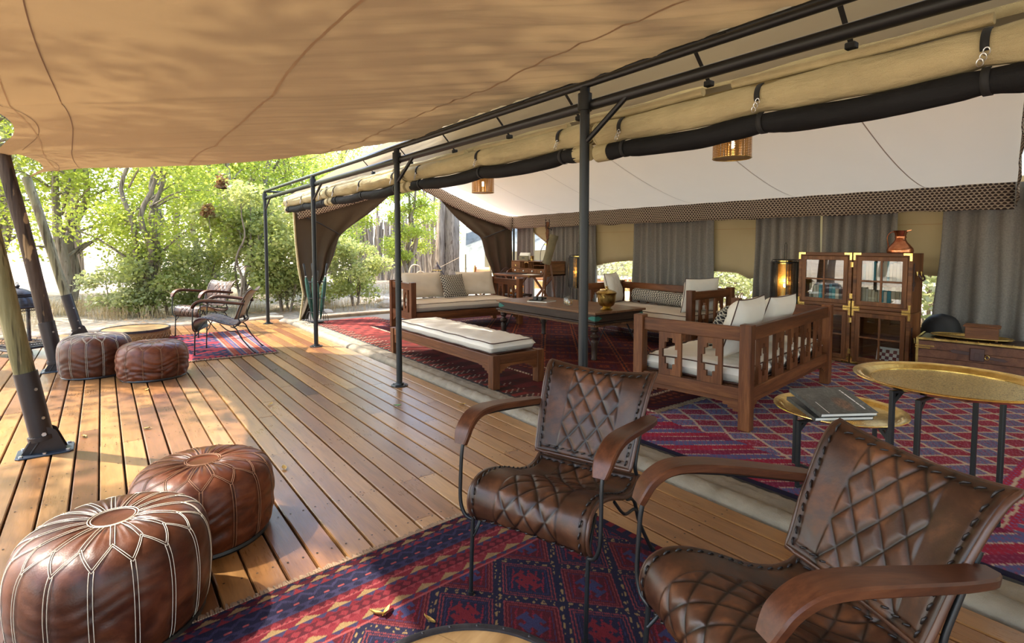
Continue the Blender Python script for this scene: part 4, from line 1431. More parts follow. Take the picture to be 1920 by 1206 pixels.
pouf('leather_pouf', 'leather pouf tucked behind the nearest one, with a sunlit top', .355, 2.955, .305, .365, MT['pouf_b'], MT['thread_tan'], 2, True, 14, 1.2)
pouf('leather_pouf', 'taller of the two far poufs, white stitched, beside the dark pole', -.09, 7.41, .325, .435, MT['pouf_a'], MT['thread_white'], 3, True, 14)
pouf('leather_pouf', 'lower of the two far poufs with crumpled reddish leather', .40, 6.90, .320, .375, MT['pouf_b'], MT['thread_tan'], 4, False, 12, 1.9)

# ------------------------------------------------------------------ cushions
def pillow_mb(w, h, t, n=22, seed=0, ear=.05):
    m = MB()
    U = np.linspace(-1, 1, n); uu, vv = np.meshgrid(U, U)
    sx = uu*(1-ear*(1-vv**2)*np.abs(uu)); sy = vv*(1-ear*1.2*(1-uu**2)*np.abs(vv))
    T = t/2*np.clip((1-uu**4)*(1-vv**4), 0, 1)**.62
    cr = .035*t*np.sin(uu*9+vv*4+seed)*np.sin(vv*7-uu*3+seed*2)+.05*t*np.sin((uu+vv)*6+seed)*np.exp(-((1-np.abs(uu))/.35)**2)
    T1 = T*(1+.05*np.sin(uu*3+seed))+cr*np.clip(T/(t*.3), 0, 1)
    m.gridnp(np.stack([sx*w/2, sy*h/2, T1], -1))
    m.gridnp(np.stack([sx*w/2, sy*h/2, -T], -1)[:, ::-1])
    ring = [(sx[0,i]*w/2, sy[0,i]*h/2, 0) for i in range(n)]+[(sx[i,-1]*w/2, sy[i,-1]*h/2, 0) for i in range(1,n)]+[(sx[-1,i]*w/2, sy[-1,i]*h/2, 0) for i in range(n-2,-1,-1)]+[(sx[i,0]*w/2, sy[i,0]*h/2, 0) for i in range(n-2,0,-1)]
    return m, ring
def pillow(label, w, h, t, loc, yaw, lean, mat, pipe, seed, group, roll=0.0):
    """upright cushion: its face normal points along yaw, leaning back by lean"""
    M_ = Matrix.Rotation(yaw, 4, 'Z') @ Matrix.Rotation(radians(90)-lean, 4, 'Y') @ Matrix.Rotation(radians(90)+roll, 4, 'Z')
    m, ring = pillow_mb(w, h, t, seed=seed)
    o = m.obj('throw_pillow', mat, None, smooth=180, recalc=False)
    o.matrix_world = Matrix.Translation(loc) @ M_
    tag(o, label, 'cushion', group)
    p = MB().tube(ring, .0048, 6, closed=True)
    p.obj('piping', pipe, o, smooth=180, recalc=False)
    return o
def mattress(label, L, D, H, loc, rz, mat, seed, name='seat_cushion', drop=.0):
    m = MB()
    n1, n2 = 60, 26
    U, V = np.meshgrid(np.linspace(-1, 1, n1), np.linspace(-1, 1, n2))
    pw = 10
    ex = np.clip(1-np.abs(U)**28, 0, 1)**.5; ey = np.clip(1-np.abs(V)**16, 0, 1)**.5
    crown = .018*(1-U**2)**.5*(1-V**2)**.5
    rr2 = .0035*np.sin(U*L*26+np.sin(V*4+seed)*1.6)*(.4+.6*np.abs(V))+.003*np.sin(U*L*11+V*5+seed)
    rim = np.minimum(ex, ey)
    top = H*.5+(H*.42+crown+rr2)*rim
    bot = H*.5-(H*.5)*rim
    bulge = 1.0
    Xc, Yc = U*L/2, V*D/2
    m.gridnp(np.stack([Xc, Yc, top], -1)); m.gridnp(np.stack([Xc, Yc, bot], -1)[:, ::-1])
    o = m.obj(name, mat, None, smooth=180, recalc=False)
    o.location = loc; o.rotation_euler = (0, 0, rz)
    tag(o, label, 'cushion', None)
    for zz, ins in ((H*.885, .010), (H*.10, .010)):
        r = .05; a, b = L/2-ins, D/2-ins
        ring = []
        for cx_, cy_, a0 in ((a-r, b-r, 0), (-a+r, b-r, pi/2), (-a+r, -b+r, pi), (a-r, -b+r, 3*pi/2)):
            for k in range(7):
                q = a0+pi/2*k/6
                ring.append((cx_+r*cos(q), cy_+r*sin(q), zz))
        full = []
        for i, p in enumerate(ring):
            q = ring[(i+1) % len(ring)]; d_ = math.dist(p, q); k = max(1, int(d_/.08))
            for j in range(k):
                t = j/k
                x_, y_ = p[0]+(q[0]-p[0])*t, p[1]+(q[1]-p[1])*t
                full.append((x_, y_, zz+.003*sin(x_*14+y_*9+seed)))
        MB().tube(full, .0052, 6, closed=True).obj('piping', MT['piping'], o, smooth=180, recalc=False)
    return o

# ------------------------------------------------------------------ carved hardwood sofas
SL_H = .36
def slat_mesh(axis):
    w, h, t = .20, SL_H, .026
    hw = [(.05,.082,.019),(.082,.140,.043),(.140,.208,.060),(.208,.262,.040),(.262,.302,.021)]   # heights from the foot upward
    bands = [(0,.052,0)]
    z = .052
    for a, b, k in ((0,.042,.024),(0,.055,.046),(0,.070,.068),(0,.057,.047),(0,.036,.023)):
        bands.append((z, z+b, k)); z += b
    bands.append((z, h, 0))
    us = sorted({-w/2, w/2} | {s*k for _, _, k in bands for s in (-1, 1) if k})
    ws = [b[0] for b in bands]+[h]
    M_ = [[not (k and abs((us[i]+us[i+1])/2) < k) for i in range(len(us)-1)] for _, _, k in bands]
    m = MB()
    if axis == 'x': m.mask(us, ws, M_, lambda u, w_, t_: (u, t_, w_), -t/2, t/2)
    else: m.mask(us, ws, M_, lambda u, w_, t_: (t_, u, w_), -t/2, t/2)
    return m.mesh('slat', MT['sofa_z'])
SLX = slat_mesh('x'); SLY = slat_mesh('y')
def apron_mb(L, axis, zt, h, t=.028, steps=((.05,.095),(.09,.075),(.13,.055),(.19,.035))):
    """apron whose lower edge steps up from the posts towards the middle"""
    us = sorted({-L/2, L/2} | {s*(L/2-a) for a, _ in steps for s in (-1, 1)})
    hs = [b for _, b in steps]
    zs = sorted({zt, zt-h*.30} | {zt-b for b in hs})
    M_ = []
    for j in range(len(zs)-1):
        zc = (zs[j]+zs[j+1])/2; row = []
        for i in range(len(us)-1):
            d = L/2-abs((us[i]+us[i+1])/2)
            low = h*.30
            for a, b in reversed(steps):
                if d < a: low = b
            row.append(zc > zt-low)
        M_.append(row)
    m = MB()
    if axis == 'x': m.mask(us, zs, M_, lambda u, w_, t_: (u, t_, w_), -t/2, t/2)
    else: m.mask(us, zs, M_, lambda u, w_, t_: (t_, u, w_), -t/2, t/2)
    return m
def make_sofa(label, x, y, rz, L=2.08, D=1.0, z0=.0):
    t = thing('carved_sofa', label, 'sofa', (x, y, z0), rz, 'carved hardwood sofas around the coffee table')
    H, P = .80, .088
    for sx in (-1, 1):
        for sy in (-1, 1):
            x0, y0 = sx*(L/2-P/2), sy*(D/2-P/2)
            m = MB().box(x0-P/2, x0+P/2, y0-P/2, y0+P/2, 0, H)
            m.obj('post', MT['sofa_z'], t, bevel=.006, segs=2)
    a, b = L/2-P, D/2-P
    def rail(nm, axis, pos, z0, z1, th, mat):
        m = MB()
        if axis == 'x': m.box(-a, a, pos-th/2, pos+th/2, z0, z1)
        else: m.box(pos-th/2, pos+th/2, -b, b, z0, z1)
        return m.obj(nm, mat, t, bevel=.005, segs=2)
    yb, xa = D/2-P/2, L/2-P/2
    rail('top_rail', 'x', yb, .672, .778, .040, MT['sofa_x']); rail('bottom_rail', 'x', yb, .225, .315, .044, MT['sofa_x'])
    rail('front_rail', 'x', -yb, .215, .315, .044, MT['sofa_x'])
    for s in (-1, 1):
        rail('top_rail', 'y', s*xa, .672, .778, .040, MT['sofa_y']); rail('bottom_rail', 'y', s*xa, .225, .315, .044, MT['sofa_y'])
        apron_mb(2*b, 'y', .225, .105).obj('apron', MT['sofa_y'], t).location = (s*xa, 0, 0)
    for s in (-1, 1):
        apron_mb(2*a, 'x', .225 if s > 0 else .215, .105).obj('apron', MT['sofa_x'], t).location = (0, s*yb, 0)
    n = 5; gap = (2*a-n*.20)/(n+1)
    for i in range(n):
        new_from(SLX, 'slat', t, (-a+gap*(i+1)+.20*(i+.5), yb, .3135))
    gap = (2*b-2*.20)/3
    for s in (-1, 1):
        for i in range(2):
            new_from(SLY, 'slat', t, (s*xa, -b+gap*(i+1)+.20*(i+.5), .3135))
    for i in range(6):
        y0 = -D/2+P*.6+(D-P*1.2)*i/6
        MB().box(-a, a, y0+.004, y0+(D-P*1.2)/6-.004, .290, .312).obj('seat_board', MT['sofa_x'], t)
    return t
RZ = .0075
s1 = (4.90, 8.085, radians(-5)); s3 = (4.745, 2.745, radians(188)); s2 = (6.52, 5.20, radians(-90))
make_sofa('carved hardwood sofa at the far end with three cushions, facing the camera', *s1, z0=RZ+.008)
make_sofa('carved hardwood sofa seen from its slatted back, nearest the brass tray tables', *s3, z0=.010)
make_sofa('carved hardwood sofa with a long bolster, standing before the back wall curtains', *s2, z0=RZ+.008)
def loc_in(s, lx, ly, z):
    c_, s_ = cos(s[2]), sin(s[2])
    return (s[0]+c_*lx-s_*ly, s[1]+s_*lx+c_*ly, z)
mattress('oatmeal seat cushion on the far carved sofa', 1.90, .90, .155, loc_in(s1, 0, -.01, .330), s1[2], MT['cushion'], 1)
mattress('white sided seat cushion seen through the slats of the nearest sofa', 1.90, .90, .155, loc_in(s3, 0, -.01, .324), s3[2], MT['cushion_white'], 2)
mattress('oatmeal seat cushion under the patterned bolster', 1.90, .90, .155, loc_in(s2, 0, -.01, .330), s2[2], MT['cushion'], 3)
pg = 'cushions on the sofas'
f1 = s1[2]-pi/2
pillow('large oatmeal cushion at the left end of the far sofa', .74, .46, .17, loc_in(s1, -.52, .28, .715), f1, radians(20), MT['cushion'], MT['cushion'], 1, pg)
pillow('square scallop patterned cushion in the middle of the far sofa', .46, .42, .15, loc_in(s1, -.02, .10, .695), f1+.12, radians(24), MT['scale_pillow'], MT['scale_pillow'], 2, pg)
pillow('large oatmeal cushion at the right end of the far sofa', .72, .44, .17, loc_in(s1, .50, .26, .715), f1-.10, radians(22), MT['cushion'], MT['cushion'], 3, pg)
f2 = s2[2]-pi/2
pillow('cream cushion leaning on the far arm of the bolster sofa, behind the front post', .50, .48, .17, loc_in(s2, -.80, .05, .72), s2[2]+.35, radians(14), MT['cushion_white'], MT['piping'], 4, pg)
pillow('cream piped cushion leaning on the near arm of the bolster sofa', .62, .48, .18, loc_in(s2, .79, .05, .715), s2[2]+pi-.18, radians(10), MT['cushion_white'], MT['piping'], 5, pg)
f3 = s3[2]-pi/2
pillow('white piped cushion in the near corner of the nearest sofa', .62, .50, .19, loc_in(s3, .56, .24, .735), f3+.06, radians(17), MT['cushion_white'], MT['piping'], 6, pg)
pillow('smaller white piped cushion towards the bookcase end of the nearest sofa', .56, .48, .18, loc_in(s3, -.12, .25, .725), f3-.05, radians(20), MT['cushion_white'], MT['piping'], 7, pg)
pillow('scallop patterned cushion leaning before the white ones on the nearest sofa', .46, .42, .14, loc_in(s3, .30, -.02, .69), f3+.1, radians(26), MT['scale_pillow'], MT['scale_pillow'], 8, pg)
# bolster
m = MB(); n = 30
rs = [.02,.085]+[.098+.003*sin(i*1.3) for i in range(n-3)]+[.085,.02]
ys = [-.56,-.555]+list(np.linspace(-.545,.545,n-3))+[.555,.56]
m.tube([(0, y, .015*sin(y*3)) for y in ys[:len(rs)]], rs[:len(ys)], 18)
bo = tag(m.obj('bolster', MT['scale_cushion'], smooth=60, recalc=False), 'long scallop patterned bolster lying on the back wall sofa', 'cushion', pg)
bo.location = loc_in(s2, .02, .26, .605); bo.rotation_euler = (0, 0, 0)
# ------------------------------------------------------------------ low bench
bx, by, BL_, BD, BH = 3.265, 5.37, 2.32, .64, .325
t = thing('low_bench', 'low dark hardwood bench with stepped aprons beside the sill', 'bench', (bx, by, .009), radians(90))
for sx in (-1, 1):
    for sy in (-1, 1):
        x0, y0 = sx*(BL_/2-.042), sy*(BD/2-.042)
        MB().box(x0-.042, x0+.042, y0-.042, y0+.042, 0, BH+.006).obj('leg', MT['sofa_z'], t, bevel=.005, segs=2)
for s in (-1, 1):
    MB().box(-BL_/2+.084, BL_/2-.084, s*(BD/2-.035)-.02, s*(BD/2-.035)+.02, BH-.085, BH).obj('side_rail', MT['sofa_x'], t, bevel=.004)
    apron_mb(BL_-.168, 'x', BH-.085, .09).obj('apron', MT['sofa_x'], t).location = (0, s*(BD/2-.035), 0)
    MB().box(s*(BL_/2-.035)-.02, s*(BL_/2-.035)+.02, -BD/2+.084, BD/2-.084, BH-.085, BH).obj('end_rail', MT['sofa_y'], t, bevel=.004)
    apron_mb(BD-.168, 'y', BH-.085, .09, steps=((.04,.09),(.07,.07),(.10,.052),(.135,.036))).obj('apron', MT['sofa_y'], t).location = (s*(BL_/2-.035), 0, 0)
for i in range(5):
    y0 = -BD/2+.06+(BD-.12)*i/5
    MB().box(-BL_/2+.06, BL_/2-.06, y0+.003, y0+(BD-.12)/5-.003, BH-.030, BH-.010).obj('seat_board', MT['sofa_x'], t)
mattress('long cream cushion with brown piping on the low bench', 2.12, .56, .125, (bx-.005, by-.02, .333), radians(90), MT['cushion_white'], 5)

# ------------------------------------------------------------------ coffee table
tx, ty, TW, TL, TH = 5.09, 5.52, .92, 2.02, .60
zr = .0155
t = thing('coffee_table', 'long dark antique coffee table with turned legs and green corner brackets', 'table', (tx, ty, zr), 0)
TH -= zr
MB().box(-TW/2, TW/2, -TL/2, TL/2, TH-.028, TH).obj('table_top', MT['tabletop'], t, bevel=.005, segs=2)
m = MB()
for (x0, x1, y0, y1) in ((-TW/2+.03, -TW/2+.055, -TL/2+.03, TL/2-.03), (TW/2-.055, TW/2-.03, -TL/2+.03, TL/2-.03)):
    MB().box(x0, x1, y0, y1, TH-.125, TH-.028).obj('apron', MT['dark_y'], t, bevel=.003)
for (y0, y1) in ((-TL/2+.03, -TL/2+.055), (TL/2-.055, TL/2-.03)):
    MB().box(-TW/2+.055, TW/2-.055, y0, y1, TH-.125, TH-.028).obj('apron', MT['dark_x'], t, bevel=.003)
MB().box(-TW/2-.004, TW/2+.004, -TL/2-.004, TL/2+.004, TH-.150, TH-.128).obj('moulding', MT['dark_y'], t, bevel=.006, segs=2)
m = MB()
k = 0
y = -TL/2+.03
while y < TL/2-.03:
    for s in (-1, 1): m.box(s*(TW/2-.02)-.008, s*(TW/2-.02)+.008, y, y+.013, TH-.176, TH-.150)
    y += .021
x = -TW/2+.03
while x < TW/2-.03:
    for s in (-1, 1): m.box(x, x+.013, s*(TL/2-.02)-.008, s*(TL/2-.02)+.008, TH-.176, TH-.150)
    x += .021
m.obj('dentil', MT['tabletop'], t, kind='stuff')
legp = [(.026,0),(.034,.005),(.034,.02),(.030,.03),(.034,.16),(.040,.215),(.036,.235),(.024,.25),(.030,.262),(.048,.272),(.052,.286),(.046,.302),(.026,.318),(.024,.335),(.040,.352),(.043,.365),(.038,.378),(.045,.385),(.045,TH-.15)]
for sx in (-1, 1):
    for sy in (-1, 1):
        lx, ly = sx*(TW/2-.075), sy*(TL/2-.085)
        MB().lathe([(r*1.08, z) for r, z in legp], 20, (lx, ly, 0)).obj('leg', MT['dark_z'], t, smooth=35)
        MB().tube([(lx, ly-sy*.045, .17), (lx, ly-sy*.22, TH-.16)], .0055, 6).obj('iron_stay', MT['iron'], t)
        MB().tube([(lx-sx*.045, ly, .17), (lx-sx*.20, ly, TH-.16)], .0055, 6).obj('iron_stay', MT['iron'], t)
        ex, ey = sx*(TW/2-.030), sy*(TL/2-.030)
        m = MB()
        z0, z1 = TH-.105, TH-.052; zc = (z0+z1)/2
        m.prism([(0,z0),(.05,z0),(.085,zc-.008),(.105,zc),(.085,zc+.008),(.05,z1),(0,z1)], lambda a,b:(ex-sx*a*1.1, ey, b), lambda a,b:(ex-sx*a*1.1, ey+sy*.005, b))
        m.prism([(0,z0),(.05,z0),(.105,zc-.008),(.13,zc),(.105,zc+.008),(.05,z1),(0,z1)], lambda a,b:(ex, ey-sy*a*1.1, b), lambda a,b:(ex+sx*.005, ey-sy*a*1.1, b))
        m.obj('corner_bracket', MT['verdigris'], t, label='green painted metal corner bracket')

# things on the coffee table
TZ = .60
def lid_pot():
    t = thing('brass_pot', 'lidded brass bucket on the near corner of the coffee table', 'pot', (4.985, 4.665, TZ), .5)
    MB().lathe([(.002,0),(.072,0),(.076,.008),(.060,.018),(.050,.030),(.060,.040),(.088,.058),(.106,.095),(.113,.15),(.116,.185),(.121,.205),(.126,.212),(.118,.214),(.11,.205),(.10,.10),(.002,.06)], 40).obj('bowl', MT['brass_old'], t, smooth=40)
    l = MB().lathe([(.121,.212),(.122,.218),(.104,.232),(.060,.247),(.020,.252),(.012,.258),(.012,.272),(.022,.280),(.018,.290),(.002,.294)], 36).obj('lid', MT['brass_old'], t, smooth=40)
    for s in (-1, 1):
        MB().lathe([(.001,0),(.012,.004),(.014,.012),(.010,.02),(.001,.022)], 12, (s*.06, 0, .243)).obj('knob', MT['brass_old'], l, smooth=40)
        MB().tube([(s*.118,.022,.196),(s*.143,.022,.196),(s*.149,.0,.198),(s*.143,-.022,.196),(s*.118,-.022,.196)], .005, 7).obj('handle', MT['brass_old'], t, smooth=60)
        MB().tube([(s*(.143+.016*cos(q)), .0+.004*cos(q), .172+.026*sin(q)) for q in np.linspace(0, 2*pi, 15)[:-1]], .0035, 6, closed=True).obj('ring_handle', MT['brass_old'], t, smooth=60)
lid_pot()
NUT = [(.42,.24,.09),(.32,.14,.06),(.55,.20,.07),(.50,.40,.14),(.30,.32,.12)]
for i,c_ in enumerate(NUT): MT['snack%d' % i] = simple('dried_snack_%s' % 'abcde'[i], c_, .55, var=.2)
def jar(x, y, label, seed):
    t = thing('glass_jar', label, 'jar', (x, y, TZ), 0, 'glass snack jars on the coffee table')
    MB().lathe([(.046,.001),(.052,.006),(.053,.085),(.047,.098),(.047,.104),(.044,.104),(.044,.097),(.049,.084),(.048,.008),(.002,.006)], 28).obj('body', MT['jar_glass'], t, smooth=40)
    MB().lathe([(.002,.106),(.050,.106),(.052,.111),(.048,.117),(.016,.120),(.010,.126),(.014,.134),(.002,.138)], 24).obj('lid', MT['jar_glass'], t, smooth=40)
    rr = random.Random(seed)
    for c_ in range(5):
        m = MB()
        for k in range(9):
            a = rr.uniform(0, 2*pi); r = .036*sqrt(rr.random()); z = .014+.042*rr.random(); s = rr.uniform(.007, .011)
            m.lathe([(.001,-s),(s*.8,-s*.5),(s,0),(s*.75,s*.55),(.001,s)], 6, (r*cos(a), r*sin(a), z))
        m.obj('snacks', MT['snack%d' % c_], t, smooth=60, kind='stuff')
jar(5.02, 5.42, 'clear glass jar of dried snacks left of the others on the coffee table', 1)
jar(4.93, 5.28, 'glass snack jar nearest the viewer in the trio beside the tent post', 2)
jar(5.12, 5.24, 'glass jar half hidden behind the tent post on the coffee table', 3)
t = thing('magazine', 'white paged magazine lying beneath the black binoculars', 'magazine', (4.99, 5.92, TZ), .35)
MB().box(-.135,.135,-.16,.16,0,.011).obj('pages', MT['paper'], t)
MB().box(-.138,.138,-.163,.163,.011,.0125).obj('cover', simple('grey_brown_cover', (.20,.18,.15), .4, var=.4, scale=14), t)
t = thing('binoculars', 'black binoculars resting on the magazine on the coffee table', 'binoculars', (4.98, 5.95, TZ+.0125), .35)
for s, dx in ((-1, .01), (1, 0)):
    MB().tube([(dx-.075, s*.038, .032),(dx-.065, s*.038, .032),(dx-.01, s*.036, .030),(dx+.01, s*.034, .028),(dx+.06, s*.032, .025),(dx+.085, s*.032, .025)], [.030,.031,.028,.023,.020,.017], 16).obj('barrel', MT['black_gloss'], t, smooth=40)
    MB().tube([(dx+.085, s*.032, .025),(dx+.10, s*.032, .025)], .019, 14).obj('eyecup', MT['black_gloss'], t, smooth=40)
MB().bar((-.02,-.03,.030),(-.02,.03,.030),.05,.016).obj('hinge', MT['black_gloss'], t, bevel=.004)
m = MB().tube(catmull([(.05,.06,.004),(.0,.12,.004),(-.08,.13,.004),(-.12,.07,.004),(-.09,.02,.01)], 6), .005, 5); m.obj('neck_strap', MT['strap'], t, smooth=60)

# ------------------------------------------------------------------ brass tray tables
def tray_table(label, x, y, R, H, ang, spread, engr, z0):
    t = thing('tray_table', label, 'table', (x, y, z0), ang, 'folding brass tray tables')
    H -= z0
    MB().lathe([(.002,0),(R*.80,0),(R*.84,.004),(R*.885,.016),(R*.93,.022),(R*.985,.024),(R,.028),(R*.995,.032),(R*.93,.030),(R*.88,.024),(R*.835,.010),(R*.79,.006),(.002,.006)], 80, (0,0,H-.03)).obj('tray', MT['brass'], t, smooth=50)
    if engr:
        MB().lathe([(.002,.0),(R*.795,.0),(R*.795,.0012),(.002,.0012)], 80, (0,0,H-.0242)).obj('engraved_field', MT['engraved'], t, smooth=40)
        for rr in (.80, .945):
            MB().tube([(R*rr*cos(q), R*rr*sin(q), H-.022+(.022 if rr > .9 else 0)) for q in np.linspace(0, 2*pi, 73)[:-1]], .0022, 5, closed=True).obj('engraved_ring', MT['brass'], t, smooth=60)
    r = R*.83
    for sg in (-1, 1):
        a = sg*spread/2
        rot = Matrix.Rotation(a, 4, 'Z')
        f = MB()
        zt = H-.042-.014*(sg+1)/2
        w = .021
        f.tube([], 0) if False else None
        for q in (-1, 1):
            lg = MB().bar((q*r, 0, .011), (q*r, 0, zt), w, w, (0,1,0)).xform(rot)
            lg.obj('leg', MT['black_steel'], t, bevel=.003)
            cn = MB().bar((q*r, 0, zt-.05), (q*(r-.05), 0, zt), w*.9, w*.7, (0,1,0)).xform(rot)
            cn.obj('corner_gusset', MT['black_steel'], t)
        MB().bar((-r-w/2, 0, zt), (r+w/2, 0, zt), w, w*.6, (0,0,1)).xform(rot).obj('top_bar', MT['black_steel'], t, bevel=.002)
        MB().bar((-r-w/2, 0, .007+.0*sg), (r+w/2, 0, .007), w, .014 if sg > 0 else .013, (0,0,1)).xform(rot).obj('floor_bar', MT['black_steel'], t, bevel=.002)
    return t
tray_table('low round polished brass tray table with two picture books on it', 3.417, 1.355, .345, .45, radians(118), radians(84), False, .009)
tray_table('taller engraved brass tray table at the right edge of the view', 3.20, .785, .395, .765, radians(165), radians(20), True, .009)

def picture_book(label, cx, cy, z, rz, w, l, h, tilt, cover, title):
    t = thing('picture_book', label, 'book', (cx, cy, z), rz, 'picture books on the small tray table')
    t.rotation_euler = (tilt[0], tilt[1], rz)
    MB().box(-w/2+.004, w/2-.004, -l/2+.004, l/2-.004, .003, h-.003).obj('pages', MT['paper'], t)
    m = MB(); m.box(-w/2, w/2, -l/2, l/2, 0, .003); m.box(-w/2, w/2, -l/2, l/2, h-.003, h); m.box(-w/2-.002, -w/2+.003, -l/2, l/2, .0, h)
    m.obj('cover', cover, t)
    if title:
        # white lettering too small to read, set as two fine lines along the cover
        m = MB(); rr = random.Random(4); q = -.10
        while q < .10:
            d_ = rr.uniform(.006, .014); m.box(w/2-.055, w/2-.047, q, q+d_, h, h+.0006); q += d_+rr.choice((.002,.002,.006))
        m.obj('title', MT['white_paint'], t, kind='stuff')
        m = MB(); q = -.13
        while q < -.02:
            d_ = rr.uniform(.004, .010); m.box(-w/2+.05, -w/2+.053, q, q+d_, h, h+.0006); q += d_+.002
        m.obj('subtitle', MT['white_paint'], t, kind='stuff')
    return t
def mat_bookcover():
    M = Mat('dark_grey_photo_cover')
    co = M.coord('Object')
    n = M.noise(co, 9, 5, .65); f = M.noise(co, 70, 4, .7)
    base = (n*.5+f*.5).ramp((.33, (.018,.018,.016)), (.55, (.075,.078,.070)), (.75, (.20,.21,.20)))
    x, y, z = M.xyz(co)
    d = ((x-.03)*(x-.03)*140.0+(y+.045)*(y+.045)*60.0+(f-.5)*.7)
    k = d.ramp((.12, (1,1,1)), (.42, (0,0,0)))
    brown = f.ramp((.35, (.030,.016,.010)), (.65, (.27,.13,.065)))
    return M.done(M.bsdf(M.mix(base, brown, k), .38))
MT['cover'] = mat_bookcover()
tz = .4295
picture_book('lower picture book, its white pages fanned open on the brass tray', 3.262, 1.345, .470, radians(-33), .335, .27, .020, (radians(9), radians(0)), MT['cover'], False)
picture_book('upper dark grey picture book with an animal photo on its cover', 3.252, 1.325, .512, radians(-29), .34, .275, .022, (radians(15), radians(1)), MT['cover'], True)

# ------------------------------------------------------------------ round iron bound drum tables
def drum_table(label, x, y, R, H, z):
    t = thing('drum_table', label, 'table', (x, y, z), .4, 'round low drum tables on the deck')
    m = MB().lathe([(R*.93,0),(R*.98,.02),(R,H*.5),(R*.985,H-.02),(R*.985,H-.003),(R*.96,H-.003)], 56, cap=False); m.obj('side', MT['carved_wood'], t, smooth=50)
    # carved guilloche band round the side
    m = MB()
    for ph in (0, pi):
        pts = []
        for i in range(240):
            a = 2*pi*i/240
            pts.append(((R+.003)*cos(a), (R+.003)*sin(a), H*.48+H*.16*sin(a*22+ph)))
        m.tube(pts, .004, 4, closed=True)
    m.obj('carved_band', MT['pale_wood'], t, smooth=60, kind='stuff')
    m = MB().lathe([(R*.988,H-.030),(R*1.012,H-.030),(R*1.014,H+.004),(R*.985,H+.006),(R*.955,H+.004),(R*.955,H-.004)], 64, cap=False); b = m.obj('iron_band', MT['iron'], t, smooth=40)
    m = MB()
    for k in range(26):
        a = 2*pi*k/26; m.lathe([(.001,H+.004),(.0055,H+.005),(.004,H+.007),(.001,H+.008)], 8, (R*.985*cos(a), R*.985*sin(a), 0))
    m.obj('rivet', MT['iron'], b, smooth=60, kind='stuff')
    nb = 6; Rt = R*.957
    for i in range(nb):
        x0 = -Rt+2*Rt*i/nb+.0012; x1 = -Rt+2*Rt*(i+1)/nb-.0012
        pts = []
        for k in range(13):
            xx = x0+(x1-x0)*k/12; pts.append((xx, sqrt(max(0, Rt**2-xx**2))))
        for k in range(12, -1, -1):
            xx = x0+(x1-x0)*k/12; pts.append((xx, -sqrt(max(0, Rt**2-xx**2))))
        MB().prism(pts, lambda a,b:(a,b,H-.024), lambda a,b:(a,b,H-.004)).obj('top_board', MT['pale_wood'], t)
drum_table('iron rimmed round drum table in the foreground at the bottom edge', .679, 1.107, .36, .187, .013)
drum_table('round carved drum table far off behind the two poufs', .36, 9.66, .43, .185, .001)

# ------------------------------------------------------------------ large floor lantern on the deck
def deck_lantern(x, y, rz):
    t = thing('floor_lantern', 'tall dark metal lantern with glass sides standing behind the leaning poles', 'lantern', (x, y, 0), rz)
    w = .205
    for sx in (-1, 1):
        for sy in (-1, 1):
            MB().lathe([(.015,.0),(.03,.02),(.028,.05),(.022,.09)], 10, (sx*(w+.005), sy*(w+.005), 0)).obj('foot', MT['iron'], t, smooth=40)
            MB().box(sx*w-.018, sx*w+.018, sy*w-.018, sy*w+.018, .12, .60).obj('pillar', MT['iron'], t, bevel=.004)
    MB().box(-w-.03, w+.03, -w-.03, w+.03, .075, .105).obj('base', MT['iron'], t, bevel=.006)
    def pierced(nm, z0, z1):
        m = MB()
        for s in (-1, 1):
            for k in range(14):
                a = -w+.02+(2*w-.04)*k/13
                for q in (0, 1):
                    pos = [(a+.011*cos(c_), s*(w+.012), (z0+z1)/2+.013*sin(c_)) for c_ in np.linspace(0, 2*pi, 9)[:-1]]
                    if q: pos = [(p[1], p[0], p[2]) for p in pos]
                    m.tube(pos, .0035, 4, closed=True)
            for z in (z0, z1):
                m.bar((-w-.02, s*(w+.012), z), (w+.02, s*(w+.012), z), .012, .008); m.bar((s*(w+.012), -w-.02, z), (s*(w+.012), w+.02, z), .012, .008)
        m.obj(nm, MT['iron'], t, kind='stuff')
    pierced('pierced_band', .118, .150); pierced('pierced_rail', .570, .604)
    MB().box(-w-.028, w+.028, -w-.028, w+.028, .606, .622).obj('cornice', MT['iron'], t, bevel=.004)
    def dome(u, v):
        a = 2*pi*u; prof = [(.225,.622),(.222,.66),(.205,.70),(.178,.733),(.150,.748)]
        T = v*4; i = min(int(T), 3); f = T-i
        r = prof[i][0]*(1-f)+prof[i+1][0]*f; z = prof[i][1]*(1-f)+prof[i+1][1]*f
        r *= 1-.07*abs(cos(a*6))**6
        return (r*cos(a), r*sin(a), z)
    MB().grid(96, 16, dome, wrap_u=True).obj('ribbed_dome', MT['iron'], t, smooth=60)
    MB().lathe([(.150,.745),(.165,.748),(.166,.756),(.150,.762),(.156,.775),(.152,.782),(.135,.800),(.10,.825),(.06,.842),(.03,.850),(.018,.856),(.024,.868),(.030,.880),(.020,.892),(.008,.898),(.001,.899)], 32).obj('cap', MT['iron'], t, smooth=40)
    MB().tube([(.0, .022*cos(q), .905+.024*sin(q)) for q in np.linspace(0, 2*pi, 15)[:-1]], .003, 6, closed=True).obj('ring', MT['iron'], t, smooth=60)
    for s in (-1, 1):
        MB().box(-w+.016, w-.016, s*w-.0015, s*w+.0015, .152, .57).obj('glass_pane', MT['lantern_glass'], t)
        MB().box(s*w-.0015, s*w+.0015, -w+.016, w-.016, .152, .57).obj('glass_pane', MT['lantern_glass'], t)
        MB().bar((0, s*(w+.003), .15), (0, s*(w+.003), .57), .005, .005, (0,1,0)).obj('glazing_bar', MT['iron'], t)
deck_lantern(-.88, 9.36, .55)

